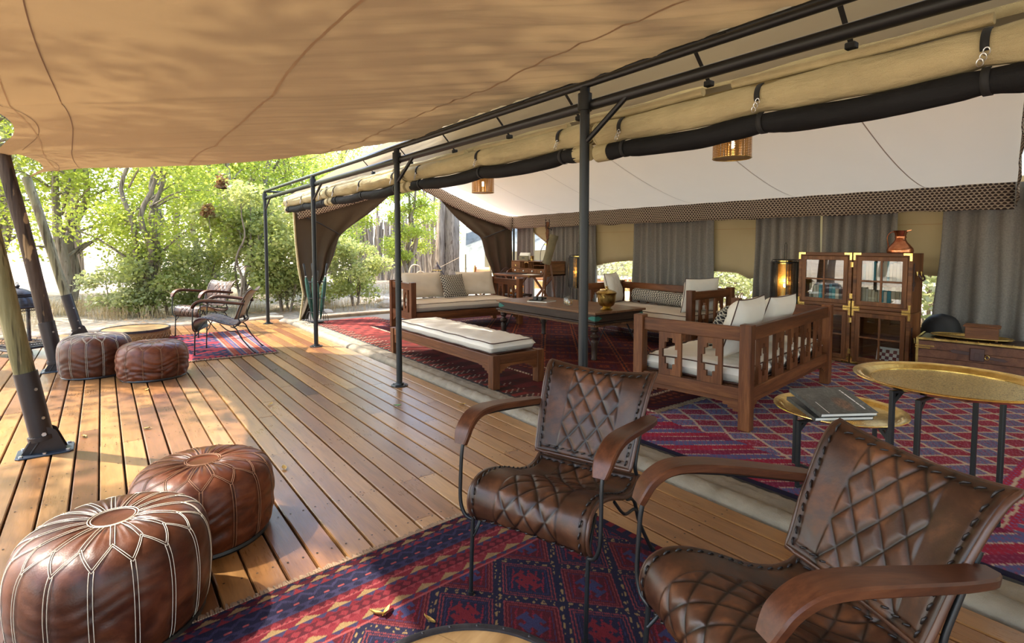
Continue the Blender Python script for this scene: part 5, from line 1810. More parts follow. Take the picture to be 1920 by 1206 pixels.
# ------------------------------------------------------------------ cage lanterns inside the tent
def cage_lantern(x, y, rz, label, z0):
    t = thing('cage_lantern', label, 'lantern', (x, y, z0), rz, 'lit cage lanterns along the back wall')
    zb, zt, w, d = .63, 1.205, .175, .155
    n = 8
    def outline(k, z): 
        a = 2*pi*(k+.5)/n; return (w*1.06*cos(a), d*1.1*sin(a), z)
    m = MB()
    for z in (zb, zt-.03):
        m.tube([outline(k, z) for k in range(n)], .006, 6, closed=True)
    for k in range(n): m.tube([outline(k, zb), outline(k, zt-.03)], .004, 6)
    top = [tuple(c_*.86 for c_ in outline(k, 0)[:2])+(zt,) for k in range(n)]
    m.tube(top, .005, 6, closed=True)
    for k in range(n): m.tube([outline(k, zt-.03), top[k]], .004, 6)
    m.obj('cage_frame', MT['black_steel'], t, smooth=60)
    for k in range(n):
        m = MB(); a = outline(k, zb); b = outline(k+1, zb)
        m.add([a, b, (b[0], b[1], zt-.03), (a[0], a[1], zt-.03)], [(0,1,2,3)])
        if k in (2, 6): continue
        m.obj('mesh_panel', MT['black_mesh'], t, recalc=False)
    m = MB()
    def cyl(u, v):
        a = 2*pi*u; return (.088*cos(a), .088*sin(a), zb-.01+(zt-.01-zb)*v)
    m.grid(24, 8, cyl, wrap_u=True)
    m.obj('brass_cylinder', MT['brass_mesh'], t, smooth=180, recalc=False)
    m = MB()
    for z in (zb-.015, zt-.055): m.lathe([(.090,z),(.092,z),(.092,z+.045),(.090,z+.045)], 28)
    m.obj('brass_ring', MT['brass'], t, smooth=40, kind='stuff')
    MB().tube([(0,0,zb),(0,0,zb+.20)], .011, 10).obj('candle_tube', MT['brass'], t, smooth=60)
    m = MB().lathe([(.001,.0),(.012,.004),(.020,.022),(.022,.036),(.016,.052),(.001,.060)], 16, (0,0,zb+.20)); m.obj('bulb', MT['bulb'], t, smooth=60)
    for k in range(4):
        a = pi/4+pi/2*k
        MB().tube([(w*.80*cos(a), d*.85*sin(a), zb), (w*.98*cos(a), d*1.0*sin(a), .0)], .008, 8).obj('leg', MT['black_steel'], t, smooth=60)
    m = MB().tube([(-.03,0,zt), (-.03,0,zt+.20),(0,0,zt+.23),(.03,0,zt+.20),(.03,0,zt)], .0035, 6); m.obj('carry_handle', MT['black_steel'], t, smooth=60)
    ld = bpy.data.lights.new('lantern_glow', 'POINT'); ld.energy = 5; ld.color = (1.0, .62, .28); ld.shadow_soft_size = .02
    lo = bpy.data.objects.new('lantern_glow', ld); link(lo, t); lo.location = (0, 0, zb+.285)
cage_lantern(6.80, 7.06, .2, 'lit black cage lantern with a brass core beside the coat stand', .0155)
cage_lantern(7.28, 3.60, .9, 'lit black cage lantern with a brass core left of the bookcases', .002)

# pendant lamps
def pendant(y, label):
    t = thing('pendant_lamp', label, 'lamp', (5.2, y, 2.29), 0, 'drum pendant lamps under the liner')
    def cyl(u, v):
        a = 2*pi*u; return (.187*cos(a), .187*sin(a), .32*v)
    MB().grid(48, 10, cyl, wrap_u=True).obj('shade', MT['woven_brass'], t, smooth=180, recalc=False)
    for z in (0, .32): MB().tube([(.187*cos(q), .187*sin(q), z) for q in np.linspace(0, 2*pi, 41)[:-1]], .005, 6, closed=True).obj('shade_rim', MT['brass_old'], t, smooth=60)
    MB().lathe([(.002,.003),(.18,.003),(.18,.005),(.002,.005)], 40).obj('diffuser', MT['woven_brass'], t, recalc=False)
    MB().tube([(0,0,.17),(0,0,gable(5.2)-2.29)], .004, 6).obj('cord', MT['strap'], t)
    MB().tube([(0,0,.19),(0,0,.24)], .016, 10).obj('lamp_holder', MT['brass_old'], t)
    MB().lathe([(.001,.10),(.018,.105),(.028,.13),(.024,.16),(.012,.19)], 14).obj('bulb', MT['bulb'], t, smooth=60)
    m = MB()
    for k in range(3): m.bar((0,0,.315),(.187*cos(k*2.094),.187*sin(k*2.094),.315),.005,.004)
    m.obj('spider', MT['brass_old'], t, kind='stuff')
    ld = bpy.data.lights.new('pendant_glow', 'POINT'); ld.energy = 1.6; ld.color = (1.0, .70, .40); ld.shadow_soft_size = .03
    lo = bpy.data.objects.new('pendant_glow', ld); link(lo, t); lo.location = (0, 0, .075)
pendant(7.72, 'woven bronze drum pendant hanging towards the far gable')
pendant(3.15, 'woven bronze drum pendant hanging nearest, half behind the black roll')

# ------------------------------------------------------------------ glazed campaign bookcases
def bookcase(label, x, y, rz, z, W, H, D_, hinge_side):
    """local: x across the front, -y forwards, origin at the bottom middle of the front"""
    t = thing('glazed_cabinet', label, 'cabinet', (x, y, z), rz, 'brass cornered folding bookcases')
    th = .018
    MB().box(-W/2, W/2, D_-.012, D_, 0, H).obj('back_panel', MT['desk_x'], t)
    for s in (-1, 1): MB().box(s*(W/2-th) if s < 0 else W/2-th, s*W/2+(th if s < 0 else 0) if s < 0 else W/2, .022, D_-.012, 0, H).obj('side_panel', MT['desk_z'], t, bevel=.002)
    MB().box(-W/2+th, W/2-th, .022, D_-.012, 0, th).obj('bottom_panel', MT['desk_x'], t); MB().box(-W/2+th, W/2-th, .022, D_-.012, H-th, H).obj('top_panel', MT['desk_x'], t)
    MB().box(-W/2+th, W/2-th, .03, D_-.012, H*.5-.008, H*.5+.008).obj('shelf', MT['desk_x'], t)
    # outer face frame and the door with four panes
    m = MB(); f = .040
    us = [-W/2, -W/2+f, W/2-f, W/2]; zs = [0, f, H-f, H]
    m.mask(us, zs, [[1,1,1],[1,0,1],[1,1,1]], lambda u,w_,t_:(u,t_,w_), 0, .022); m.obj('face_frame', MT['desk_x'], t, bevel=.003)
    door = None
    d0 = f+.003; s_ = .048; mb = .020
    us = [-W/2+d0, -W/2+d0+s_, -mb/2, mb/2, W/2-d0-s_, W/2-d0]; zs = [d0, d0+s_, H/2-mb/2, H/2+mb/2, H-d0-s_, H-d0]
    m = MB(); m.mask(us, zs, [[1]*5,[1,0,1,0,1],[1]*5,[1,0,1,0,1],[1]*5], lambda u,w_,t_:(u,t_,w_), -.006, .016)
    door = m.obj('door', MT['desk_z'], t, bevel=.003)
    for i in (1, 3):
        for j in (1, 3):
            MB().box(us[i]-.004, us[i+1]+.004, .005, .008, zs[j]-.004, zs[j+1]+.004).obj('glass_pane', MT['glass'], door)
    for sx in (-1, 1):
        for sz in (0, 1):
            x0 = sx*W/2; z0_ = sz*H; k = -1 if sz else 1
            m = MB(); L_, b_ = .085, .024
            pts = [(0,0),(L_,0),(L_,b_),(b_,b_),(b_,L_),(0,L_)]
            m.prism(pts, lambda a,b:(x0-sx*a, -.004, z0_+k*b), lambda a,b:(x0-sx*a, .0005, z0_+k*b))
            m.obj('brass_corner', MT['brass'], t)
            m = MB()
            for a, b in ((.012,.012),(.065,.012),(.012,.065)): m.lathe([(.001,0),(.004,.0),(.003,.0015),(.001,.002)], 6); 
    for zz in (.14, H-.14):
        MB().box(hinge_side*W/2-.014, hinge_side*W/2+.002, -.004, .004, zz-.03, zz+.03).obj('hinge', MT['brass_old'], t)
    return t
uL = Vector((.05, .65, 0)).normalized()
HX, HY = 7.056, 2.70
aL = atan2(-uL.y, -uL.x)         # local +x runs from the left end towards the hinge
cLx, cLy = HX+uL.x*.325, HY+uL.y*.325
uR = -uL
aR = atan2(uR.y, uR.x)
cRx, cRy = HX+uR.x*.308, HY+uR.y*.308
CW, CH, CD = .60, .652, .27
bookcase('lower left glazed cabinet half hidden by the sofa back', cLx, cLy, aL, .003, .635, CH, CD, 1)
bookcase('upper left glazed cabinet with dark and blue book spines', cLx, cLy, aL, .660, .635, CH, CD, 1)
bookcase('lower right glazed cabinet holding the red and white chequerboard', cRx, cRy, aR, .003, CW, CH, CD, -1)
lab = bookcase('upper right glazed cabinet of pale books with the copper jug on top', cRx, cRy, aR, .660, CW, CH, CD, -1)
BC = [(.10,.035,.03),(.030,.035,.07),(.42,.38,.30),(.55,.52,.45),(.16,.17,.12),(.62,.60,.55),(.025,.22,.32),(.04,.05,.06),(.06,.35,.45),(.35,.30,.22),(.50,.46,.36),(.30,.12,.08)]
BM = [simple('book_spine_%d' % i, c_, .6) for i, c_ in enumerate(BC)]
BN = ['maroon','navy','sand','cream','olive','white','teal','charcoal','bright blue','tan','ivory','rust']
def shelf_books(cx, cy, a, z, x0, x1, order, where, grp, seed):
    rr = random.Random(seed); x = x0; k = 0
    while x < x1 and k < len(order):
        w = rr.uniform(.022, .040); h = rr.uniform(.185, .255); d = rr.uniform(.13, .17)
        i = order[k]
        lx, ly = x+w/2, .055
        t = thing('book', '%s book %s %s' % (BN[i], ('at the left end' if k == 0 else 'right after the %s one' % BN[order[k-1]]), where), 'book', (cx+cos(a)*lx-sin(a)*ly, cy+sin(a)*lx+cos(a)*ly, z), a, grp)
        m = MB(); m.box(-w/2, w/2, 0, .006, 0, h); m.box(-w/2, -w/2+.003, 0, d, 0, h); m.box(w/2-.003, w/2, 0, d, 0, h); m.obj('cover', BM[i], t)
        MB().box(-w/2+.003, w/2-.003, .006, d-.004, .004, h-.004).obj('pages', MT['paper'], t)
        x += w+.0025; k += 1
zb = .660+.020
shelf_books(cLx, cLy, aL, zb, -.27, .27, [1,0,2,4,3,5,8,6,7,1,6,8,3,7,0], 'in the left cabinet', 'books in the upper left cabinet', 3)
shelf_books(cRx, cRy, aR, zb, -.255, .25, [10,3,5,2,10,9,3,8,5,6,2,9,10,5], 'in the right cabinet', 'books in the upper right cabinet', 5)
shelf_books(cRx, cRy, aR, .660+.336, -.255, .25, [5,8,3,10,6,3,5,2,8,10,2,3,9], 'on the right cabinet shelf above', 'books on the top right shelf', 6)
# chequerboard leaning inside the lower right cabinet
def checker(cx, cy, a, z):
    lx, ly = .085, .13
    t = thing('chequerboard', 'red and white chequerboard leaning inside the lower right cabinet', 'board', (cx+cos(a)*lx-sin(a)*ly, cy+sin(a)*lx+cos(a)*ly, z), a)
    t.rotation_euler = (radians(-12), 0, a)
    MB().box(-.17,.17,0,.012,0,.205).obj('frame', MT['white_paint'], t)
    cr = simple('dark_red_square', (.16,.018,.020), .5)
    for r in range(4):
        for q in range(8):
            if (r+q) % 2: MB().box(-.152+q*.038, -.114+q*.038, -.001, .0, .026+r*.038, .064+r*.038).obj('square', cr, t)
checker(cRx, cRy, aR, .003+.019)
t = thing('red_box', 'small red box beside the chequerboard on the cabinet floor', 'box', (cRx+cos(aR)*.15-sin(aR)*.07, cRy+sin(aR)*.15+cos(aR)*.07, .022), aR)
MB().box(-.06,.06,-.02,.03,0,.018).obj('carton', simple('red_carton', (.40,.03,.035), .5), t); MB().box(-.06,.06,-.0205,-.02,.004,.014).obj('paper_band', MT['white_paint'], t)
t = thing('flat_case', 'dark flat case lying on the floor of the lower right cabinet', 'case', (cRx+cos(aR)*-.08-sin(aR)*.075, cRy+sin(aR)*-.08+cos(aR)*.075, .022), aR)
MB().box(-.11,.11,-.025,.03,0,.014).obj('case', MT['black_cloth'], t, bevel=.003); MB().box(-.11,.11,-.0255,-.025,.006,.008).obj('seam', MT['iron'], t)
# leather carrying straps and buckles on the right side of the right hand cabinets
def side_strap(z, label, h):
    sx_, sy_ = CW/2+.003, .10
    t = thing('carrying_strap', label, 'strap', (cRx+cos(aR)*sx_-sin(aR)*sy_, cRy+sin(aR)*sx_+cos(aR)*sy_, z), aR, 'straps on the cabinet side')
    MB().box(0,.006,-.075,-.050,0,h).obj('band', MT['strap_leather'], t, bevel=.002)
    MB().tube([(.004+.006*cos(q), -.0625+.018*cos(q), h*.25+.028*sin(q)) for q in np.linspace(0, 2*pi, 13)[:-1]], .003, 6, closed=True).obj('buckle', MT['iron'], t)
    MB().tube(catmull([(.002,.0,h*.62),(.02,.0,h*.60),(.045,.005,h*.45),(.045,.05,h*.38),(.045,.09,h*.45),(.02,.10,h*.60),(.002,.10,h*.62)], 5), .010, 8).obj('grip', MT['strap_leather'], t, smooth=60)
    for yy in (0, .10): MB().tube([(.004, yy-.0, h*.70+.0), (.012, yy, h*.56)], .012, 8).obj('ring', MT['brass_old'], t, smooth=60)
side_strap(.90, 'leather strap and grip on the side of the upper right cabinet', .30)
side_strap(.10, 'leather strap and buckle on the side of the lower right cabinet', .40)
MB_ = None
# copper jug on the right hand cabinet
t = thing('copper_jug', 'hammered copper jug standing on the right hand bookcase', 'jug', (cRx+cos(aR)*.12-sin(aR)*.14, cRy+sin(aR)*.12+cos(aR)*.14, 1.3125), aR)
MB().lathe([(.002,0),(.118,0),(.125,.006),(.128,.028),(.122,.052),(.095,.088),(.066,.122),(.052,.150),(.050,.168),(.056,.172),(.056,.184),(.050,.188),(.060,.225),(.072,.252),(.068,.252),(.055,.225),(.044,.17),(.05,.14),(.08,.09),(.11,.04),(.002,.02)], 40).obj('body', MT['copper'], t, smooth=40)
MB().tube(catmull([(-.055,-.01,.232),(-.085,-.02,.235),(-.112,-.03,.20),(-.118,-.035,.15),(-.108,-.03,.09),(-.112,-.03,.062)], 6), .008, 8, flat=.6).obj('handle', MT['copper'], t, smooth=60)
MB().prism([(-.02,0),(.02,0),(.004,.05),(-.004,.05)], lambda a,b:(.055+b, a, .236+b*.25), lambda a,b:(.055+b, a, .250+b*.25)).obj('spout', MT['copper'], t, bevel=.003)

# ------------------------------------------------------------------ black bag between bookcase and trunk
t = thing('backpack', 'black backpack on the floor between the bookcase and the trunk', 'bag', (7.62, 1.97, .002), .3)
m = MB()
def bag(u, v):
    a = 2*pi*u; ph = pi*v
    r = sin(ph)**.55
    return (.17*r*cos(a)*(1+.1*wob(3, u*4, v*4)), .20*r*sin(a)*(1+.1*wob(4, u*5, v*3)), .25-.25*abs(cos(ph))**.7*(1 if cos(ph) > 0 else -1)*1.0+.12*(v**2))
m.grid(28, 16, bag, wrap_u=True); m.obj('body', MT['black_cloth'], t, smooth=180)
MB().tube(catmull([(-.14,-.1,.10),(-.19,-.11,.25),(-.15,-.09,.42)], 6), .016, 8, flat=.5).obj('shoulder_strap', MT['strap'], t, smooth=60)
MB().tube(catmull([(-.05,0,.50),(0,0,.58),(.05,0,.50)], 6), .008, 6).obj('grab_loop', MT['strap'], t, smooth=60)
MB().box(-.185,-.165,-.09,.09,.08,.26).obj('pocket', MT['black_cloth'], t, bevel=.008)

# ------------------------------------------------------------------ wooden trunk
ta = radians(-90+9)
TRL, TRD, TRH = 1.35, .50, .45
tu = Vector((cos(ta), sin(ta), 0)); tn = Vector((-sin(ta), cos(ta), 0))
fx_, fy_ = 6.650, 1.917
cx_t, cy_t = fx_+tu.x*TRL/2, fy_+tu.y*TRL/2
t = thing('travel_chest', 'wide plank chest edged in brass with a leather buckle strap', 'trunk', (cx_t, cy_t, .001), ta)
# local x along the front, +y to the back wall
MB().box(-TRL/2+.012, TRL/2-.012, .014, TRD-.012, .02, TRH-.02).obj('carcass', MT['dark_x'], t)
nb = 5; hb = (TRH-.03)/nb
for i in range(nb):
    z0 = .012+i*hb
    MB().box(-TRL/2+.004, TRL/2-.004, 0, .014, z0+.0015, z0+hb-.0015).obj('board', MT['trunk_wood'], t, bevel=.002)
    MB().box(-TRL/2, -TRL/2+.012, .016, TRD-.004, z0+.0015, z0+hb-.0015).obj('board', MT['trunk_wood'], t, bevel=.002)
for i in range(4):
    y0 = .012+i*(TRD-.024)/4
    MB().box(-TRL/2+.004, TRL/2-.004, y0+.0012, y0+(TRD-.024)/4-.0012, TRH-.02, TRH).obj('lid_board', MT['dark_x'], t, bevel=.002)
for p, q in (((-TRL/2,0,TRH),(TRL/2,0,TRH)), ((-TRL/2,0,0),(-TRL/2,0,TRH)), ((-TRL/2,0,TRH),(-TRL/2,TRD,TRH)), ((TRL/2,0,0),(TRL/2,0,TRH))):
    MB().bar(p, q, .024, .024).obj('brass_edge', MT['brass_old'], t, bevel=.004)
m = MB(); m.box(-TRL/2-.014, -TRL/2+.14, -.016, -.004, TRH-.075, TRH-.062); m.box(-TRL/2-.014, -TRL/2+.11, -.016, -.004, TRH-.095, TRH-.082); m.obj('brass_corner', MT['brass'], t, kind='stuff')
m = MB()
for k in range(16): m.lathe([(.001,.012),(.006,.012),(.004,.017),(.001,.018)], 6, (-TRL/2+.06+k*.083, 0, TRH))
m.obj('brass_nail', MT['brass'], t, kind='stuff')
sx0 = -TRL/2+.42
MB().box(sx0-.005, sx0+.105, -.030, -.002, TRH-.17, TRH-.045).obj('lock_pouch', MT['strap_leather'], t, bevel=.008, segs=2, label='purple brown leather pouch over the lock')
MB().box(sx0+.03, sx0+.07, -.033, -.029, TRH-.15, TRH-.09).obj('pouch_keeper', MT['strap_leather'], t, bevel=.002)
m = MB(); m.prism([(sx0-.16,0),(sx0-.13,.018),(sx0,.016),(sx0,-.016),(sx0-.13,-.018)], lambda a,b:(a,-.012,TRH-.105+b+(a-sx0)*-.06), lambda a,b:(a,-.004,TRH-.105+b+(a-sx0)*-.06)); m.obj('strap', MT['strap_leather'], t, bevel=.002)
m = MB(); m.prism([(sx0+.12,.014),(sx0+.25,.014),(sx0+.275,0),(sx0+.25,-.014),(sx0+.12,-.014)], lambda a,b:(a,-.022,TRH-.125+b-(a-sx0-.1)*.10), lambda a,b:(a,-.012,TRH-.125+b-(a-sx0-.1)*.10)); m.obj('strap', MT['strap_leather'], t, bevel=.002)
MB().tube([(sx0+.125+.016*cos(q), -.022, TRH-.125+.022*sin(q)) for q in np.linspace(0, 2*pi, 13)[:-1]], .004, 6, closed=True).obj('buckle', MT['brass'], t, smooth=60)
# oval tray and box on the trunk
txp = Vector((7.03, 1.575, 0))
t = thing('oval_tray', 'oval brass tray on the wooden trunk', 'tray', (6.995, 1.565, .4515), ta)
m = MB().lathe([(.002,0),(.80,0),(.86,.006),(.93,.020),(1.0,.024),(.99,.028),(.92,.024),(.84,.010),(.79,.005),(.002,.005)], 64)
m.v = [(x*.33, y*.185, z) for x, y, z in m.v]; m.obj('tray', MT['brass'], t, smooth=50)
m = MB().tube([(.325*cos(q), .182*sin(q), .027) for q in np.linspace(0, 2*pi, 65)[:-1]], .004, 6, closed=True); m.obj('beaded_rim', MT['brass_old'], t, smooth=60)
t = thing('wooden_box', 'small lidded wooden box standing in the oval brass tray', 'box', (6.96, 1.475, .4575), ta)
MB().box(-.125,.125,-.075,.075,0,.13).obj('body', MT['desk_x'], t, bevel=.003)
MB().box(-.142,.142,-.090,.090,.131,.146).obj('lid', MT['desk_x'], t, bevel=.004, segs=2)
MB().box(-.133,.133,-.082,.082,.146,.152).obj('lid_moulding', MT['desk_x'], t, bevel=.002)

# ------------------------------------------------------------------ small chest between the two nearer sofas
t = thing('side_chest', 'small brass edged chest standing between the two right hand sofas', 'chest', (6.42, 3.72, .0155), .15)
MB().box(-.24,.24,-.20,.20,.02,.47).obj('body', MT['dark_x'], t, bevel=.003)
for sx in (-1, 1):
    for sy in (-1, 1): MB().bar((sx*.24, sy*.20, 0),(sx*.24, sy*.20, .47), .022, .022).obj('brass_edge', MT['brass_old'], t)
for s in (-1, 1):
    MB().bar((-.25, s*.20, .47),(.25, s*.20, .47), .022, .022).obj('brass_edge', MT['brass_old'], t); MB().bar((s*.24, -.2, .47),(s*.24, .2, .47), .022, .022).obj('brass_edge', MT['brass_old'], t)

# ------------------------------------------------------------------ campaign writing desk in the far corner
dx, dy = 6.98, 8.62
t = thing('writing_desk', 'folding campaign writing desk with pigeonholes and crossed legs', 'desk', (dx, dy, .0095), radians(-90))
# local x along the wall (towards the camera), -y = front (towards -X world)
DW = 1.16
MB().box(-DW/2-.02, DW/2+.02, -.52, .0, .775, .812).obj('writing_leaf', MT['desk_x'], t, bevel=.004)
MB().box(-DW/2, DW/2, .0, .42, .79, .815).obj('carcass_floor', MT['desk_x'], t)
for s in (-1, 1):
    m = MB(); m.prism([(-.20,.815),(-.17,.86),(-.10,.895),(-.06,.915),(-.06,1.055),(.42,1.055),(.42,.79),(-.20,.79)], lambda a,b:(s*(DW/2), a, b), lambda a,b:(s*(DW/2-.018), a, b))
    m.obj('side_panel', MT['desk_y'], t)
    for y0 in (-.30,): MB().box(s*DW/2-.012, s*DW/2+.012, -.523, -.50, .772, .815).obj('brass_corner', MT['brass'], t)
MB().box(-DW/2, DW/2, .40, .42, .815, 1.055).obj('back_panel', MT['desk_x'], t)
MB().box(-DW/2, DW/2, -.06, .42, 1.055, 1.072).obj('hutch_top', MT['desk_x'], t, bevel=.003)
MB().box(-DW/2+.018, DW/2-.018, -.06, .40, .905, .918).obj('hutch_shelf', MT['desk_x'], t)
for i in range(4):
    x0 = -DW/2+.02+i*(DW-.04)/4; x1 = x0+(DW-.04)/4
    d = MB().box(x0+.003, x1-.003, -.075, -.055, .825, .902).obj('drawer', MT['desk_x'], t, bevel=.003)
    MB().lathe([(.001,0),(.019,.0),(.023,.008),(.018,.018),(.001,.022)], 14).xform(Matrix.Translation(((x0+x1)/2, -.075, .863)) @ Matrix.Rotation(radians(90), 4, 'X')).obj('knob', MT['steel'], d, smooth=60)
    MB().box(x0+.003, x1-.003, -.055, .30, .818, .824).obj('drawer_floor', MT['desk_x'], d)
MB().box(-DW/2+.018, -DW/2+.30, -.062, -.045, .922, 1.052).obj('hutch_door', MT['desk_x'], t, bevel=.002)
MB().tube([(-DW/2+.16+.022*cos(q), -.066, .99-.026*sin(q)*1.0) for q in np.linspace(0, pi, 9)], .004, 6).obj('drop_handle', MT['brass'], t)
for x0 in (-.26,-.21,-.16,-.02,.03,.08,.13): MB().box(x0, x0+.010, -.055, .40, .918, 1.055).obj('divider', MT['desk_z'], t)
MB().box(.14, DW/2-.018, -.05, .40, .985, .995).obj('pigeon_shelf', MT['desk_x'], t)
MB().prism([(-.155,1.055),(-.025,1.055),(-.025,1.02),(-.05,1.03),(-.09,1.04),(-.13,1.03),(-.155,1.02)], lambda a,b:(a,-.052,b), lambda a,b:(a,-.044,b)).obj('arch_fret', MT['pale_wood'], t)
for y0 in (-.40, .30):
    for s in (-1, 1):
        MB().bar((s*(DW/2-.06), y0+s*.012, .0), (-s*(DW/2-.22), y0+s*.012, .775), .05, .024, (0,1,0)).obj('cross_leg', MT['desk_z'], t, bevel=.004)
MB().bar((-.45, -.40, .22), (-.45, .30, .22), .03, .03).obj('stretcher', MT['desk_y'], t); MB().bar((.45, -.40, .22), (.45, .30, .22), .03, .03).obj('stretcher', MT['desk_y'], t)
# blotter, papers, letter rack, small items
def on_desk(lx, ly, z): 
    return (dx+ly, dy-lx, .0095+z)
t = thing('desk_blotter', 'dark leather blotter lying on the writing desk leaf', 'blotter', on_desk(-.25, -.28, .812), radians(-90))
MB().box(-.26,.26,-.17,.17,0,.008).obj('pad', MT['black_cloth'], t); MB().box(-.26,-.20,-.17,.17,.008,.010).obj('corner_strip', MT['strap_leather'], t)
t = thing('writing_paper', 'white sheets of paper lying on the writing desk leaf', 'paper', on_desk(.32, -.25, .812), radians(-85))
MB().box(-.15,.15,-.105,.105,0,.006).obj('sheet', MT['paper'], t); MB().box(-.10,.10,-.06,-.055,.006,.0065).obj('ink_line', MT['iron'], t)
t = thing('letter_rack', 'dark letter rack full of white papers on top of the writing desk', 'rack', on_desk(-.33, .10, 1.072), radians(-90))
MB().box(-.16,.16,-.04,-.03,0,.10).obj('front_board', simple('olive_grey_board', (.15,.125,.07), .6), t); MB().box(-.16,.16,.03,.04,0,.15).obj('back_board', MT['dark_x'], t); MB().box(-.16,.16,-.03,.03,0,.012).obj('floor_board', MT['dark_x'], t)
for k in range(3): MB().box(-.15-.01*k,.14+.012*k,-.02+.018*k,-.012+.018*k,.012,.135+.014*k).obj('sheet', MT['paper'], t)
MB().box(-.05,.04,-.0412,-.040,.045,.065).obj('label_plate', MT['iron'], t)
t = thing('brass_beaker', 'small brass beaker beside the letter rack on the writing desk', 'beaker', on_desk(-.06, .08, 1.072), 0)
MB().lathe([(.002,0),(.034,0),(.036,.09),(.040,.10),(.034,.10),(.031,.01),(.002,.006)], 18).obj('cup', MT['brass'], t, smooth=40); MB().lathe([(.037,.02),(.039,.02),(.039,.026),(.037,.026)], 18).obj('band', MT['brass_old'], t)
t = thing('candle_dish', 'pale candle in a dish on the near end of the writing desk', 'candle', on_desk(.48, .08, 1.072), 0)
MB().lathe([(.002,0),(.05,0),(.06,.012),(.056,.014),(.045,.006),(.002,.005)], 20).obj('dish', MT['brass'], t, smooth=40); MB().lathe([(.002,.005),(.024,.005),(.024,.085),(.002,.09)], 16).obj('candle', MT['paper'], t, smooth=40)
t = thing('pen_arc', 'dark curved desk pen stand at the far end of the writing leaf', 'pen stand', on_desk(-.52, -.22, .812), radians(-90))
MB().tube(catmull([(-.05,.16,.004),(-.05,.08,.085),(-.05,-.02,.10),(-.05,-.14,.01)], 6), .009, 8).obj('arc', MT['strap_leather'], t, smooth=60); MB().box(-.07,-.03,-.15,.17,0,.008).obj('base', MT['dark_y'], t)

# coat stand with a hanging khaki tube
t = thing('coat_stand', 'tall folding wooden coat stand with iron hooks beside the desk', 'coat stand', (6.44, 7.48, .0155), radians(40))
for k in range(3):
    a = 2*pi*k/3+.5
    MB().bar((.20*cos(a), .20*sin(a), 0), (-.02*cos(a), -.02*sin(a), 1.62), .034, .026).obj('leg', MT['desk_z'], t, bevel=.004)
MB().box(-.028,.028,-.028,.028,1.55,1.80).obj('head_post', MT['desk_z'], t, bevel=.004)
MB().box(-.13,.13,-.022,.022,1.68,1.735).obj('cross_bar', MT['desk_x'], t, bevel=.004)
for s in (-1, 1):
    MB().tube(catmull([(s*.13,0,1.71),(s*.17,0,1.70),(s*.20,0,1.74),(s*.205,0,1.82),(s*.19,0,1.86)], 5), .006, 6).obj('hook', MT['iron'], t, smooth=60)
    MB().tube(catmull([(s*.10,-.02,1.70),(s*.14,-.05,1.66),(s*.18,-.05,1.67),(s*.185,-.05,1.71)], 5), .005, 6).obj('hook', MT['iron'], t, smooth=60)
MB().lathe([(.001,0),(.018,.003),(.012,.012),(.001,.014)], 12).xform(Matrix.Translation((0,-.028,1.70)) @ Matrix.Rotation(radians(90), 4, 'X')).obj('boss', MT['brass'], t)
t = thing('canvas_tube', 'khaki canvas tube hanging aslant from the coat stand', 'tube', (6.40, 7.36, 1.32), radians(-37))
d_ = Vector((.27, 0, .95)).normalized()
MB().tube([d_*-.27, d_*-.265, d_*.20, d_*.205, d_*.27], [.068,.074,.074,.078,.078], 18).obj('body', MT['khaki'], t, smooth=40)
MB().tube([d_*.20, d_*.21], .082, 18).obj('lid_band', MT['khaki'], t, smooth=40)
MB().tube(catmull([d_*.22+Vector((-.08,-.0,0)), Vector((-.16,0,.0)), Vector((-.17,0,-.25)), d_*-.2+Vector((-.075,0,0))], 6), .006, 6).obj('sling', MT['strap_leather'], t, smooth=60)
MB().tube(catmull([d_*.25, Vector((.06,.04,.36)), Vector((.03,.10,.41))], 6), .005, 6).obj('loop', MT['strap_leather'], t, smooth=60)
MB().box(-.10,-.07,-.02,.02,.08,.11).obj('buckle', MT['brass'], t)

# bottles on a low drinks stand seen through the arm of the far sofa
t = thing('drinks_stand', 'low dark drinks stand behind the right arm of the far sofa', 'stand', (6.36, 8.28, .0155), 0)
MB().box(-.20,.20,-.22,.22,.42,.45).obj('top', MT['dark_x'], t, bevel=.004)
for sx in (-1, 1):
    for sy in (-1, 1): MB().box(sx*.17-.02, sx*.17+.02, sy*.19-.02, sy*.19+.02, 0, .42).obj('leg', MT['dark_z'], t)
def mat_amber():
    M = Mat('amber_glass'); b = M.bsdf((.75,.30,.04), .05); b.inputs['Transmission Weight'].default_value = .85; b.inputs['IOR'].default_value = 1.3
    return M.done(b)
MT['amber'] = mat_amber()
for i, (x, y, lb) in enumerate(((6.28, 8.34, 'amber bottle on the drinks stand, seen through the first gap of the sofa arm'), (6.44, 8.24, 'amber bottle on the drinks stand, seen through the second gap of the sofa arm'))):
    t = thing('bottle', lb, 'bottle', (x, y, .466), 0, 'bottles on the drinks stand')
    MB().lathe([(.002,0),(.036,0),(.038,.006),(.038,.15),(.030,.175),(.014,.195),(.013,.25),(.016,.252),(.016,.262),(.002,.262)], 18).obj('glass_body', MT['amber'], t, smooth=40)
    MB().lathe([(.0385,.04),(.0392,.04),(.0392,.12),(.0385,.12)], 18).obj('paper_label', MT['paper'], t); MB().lathe([(.002,.262),(.015,.262),(.015,.285),(.002,.287)], 12).obj('stopper', MT['iron'], t)

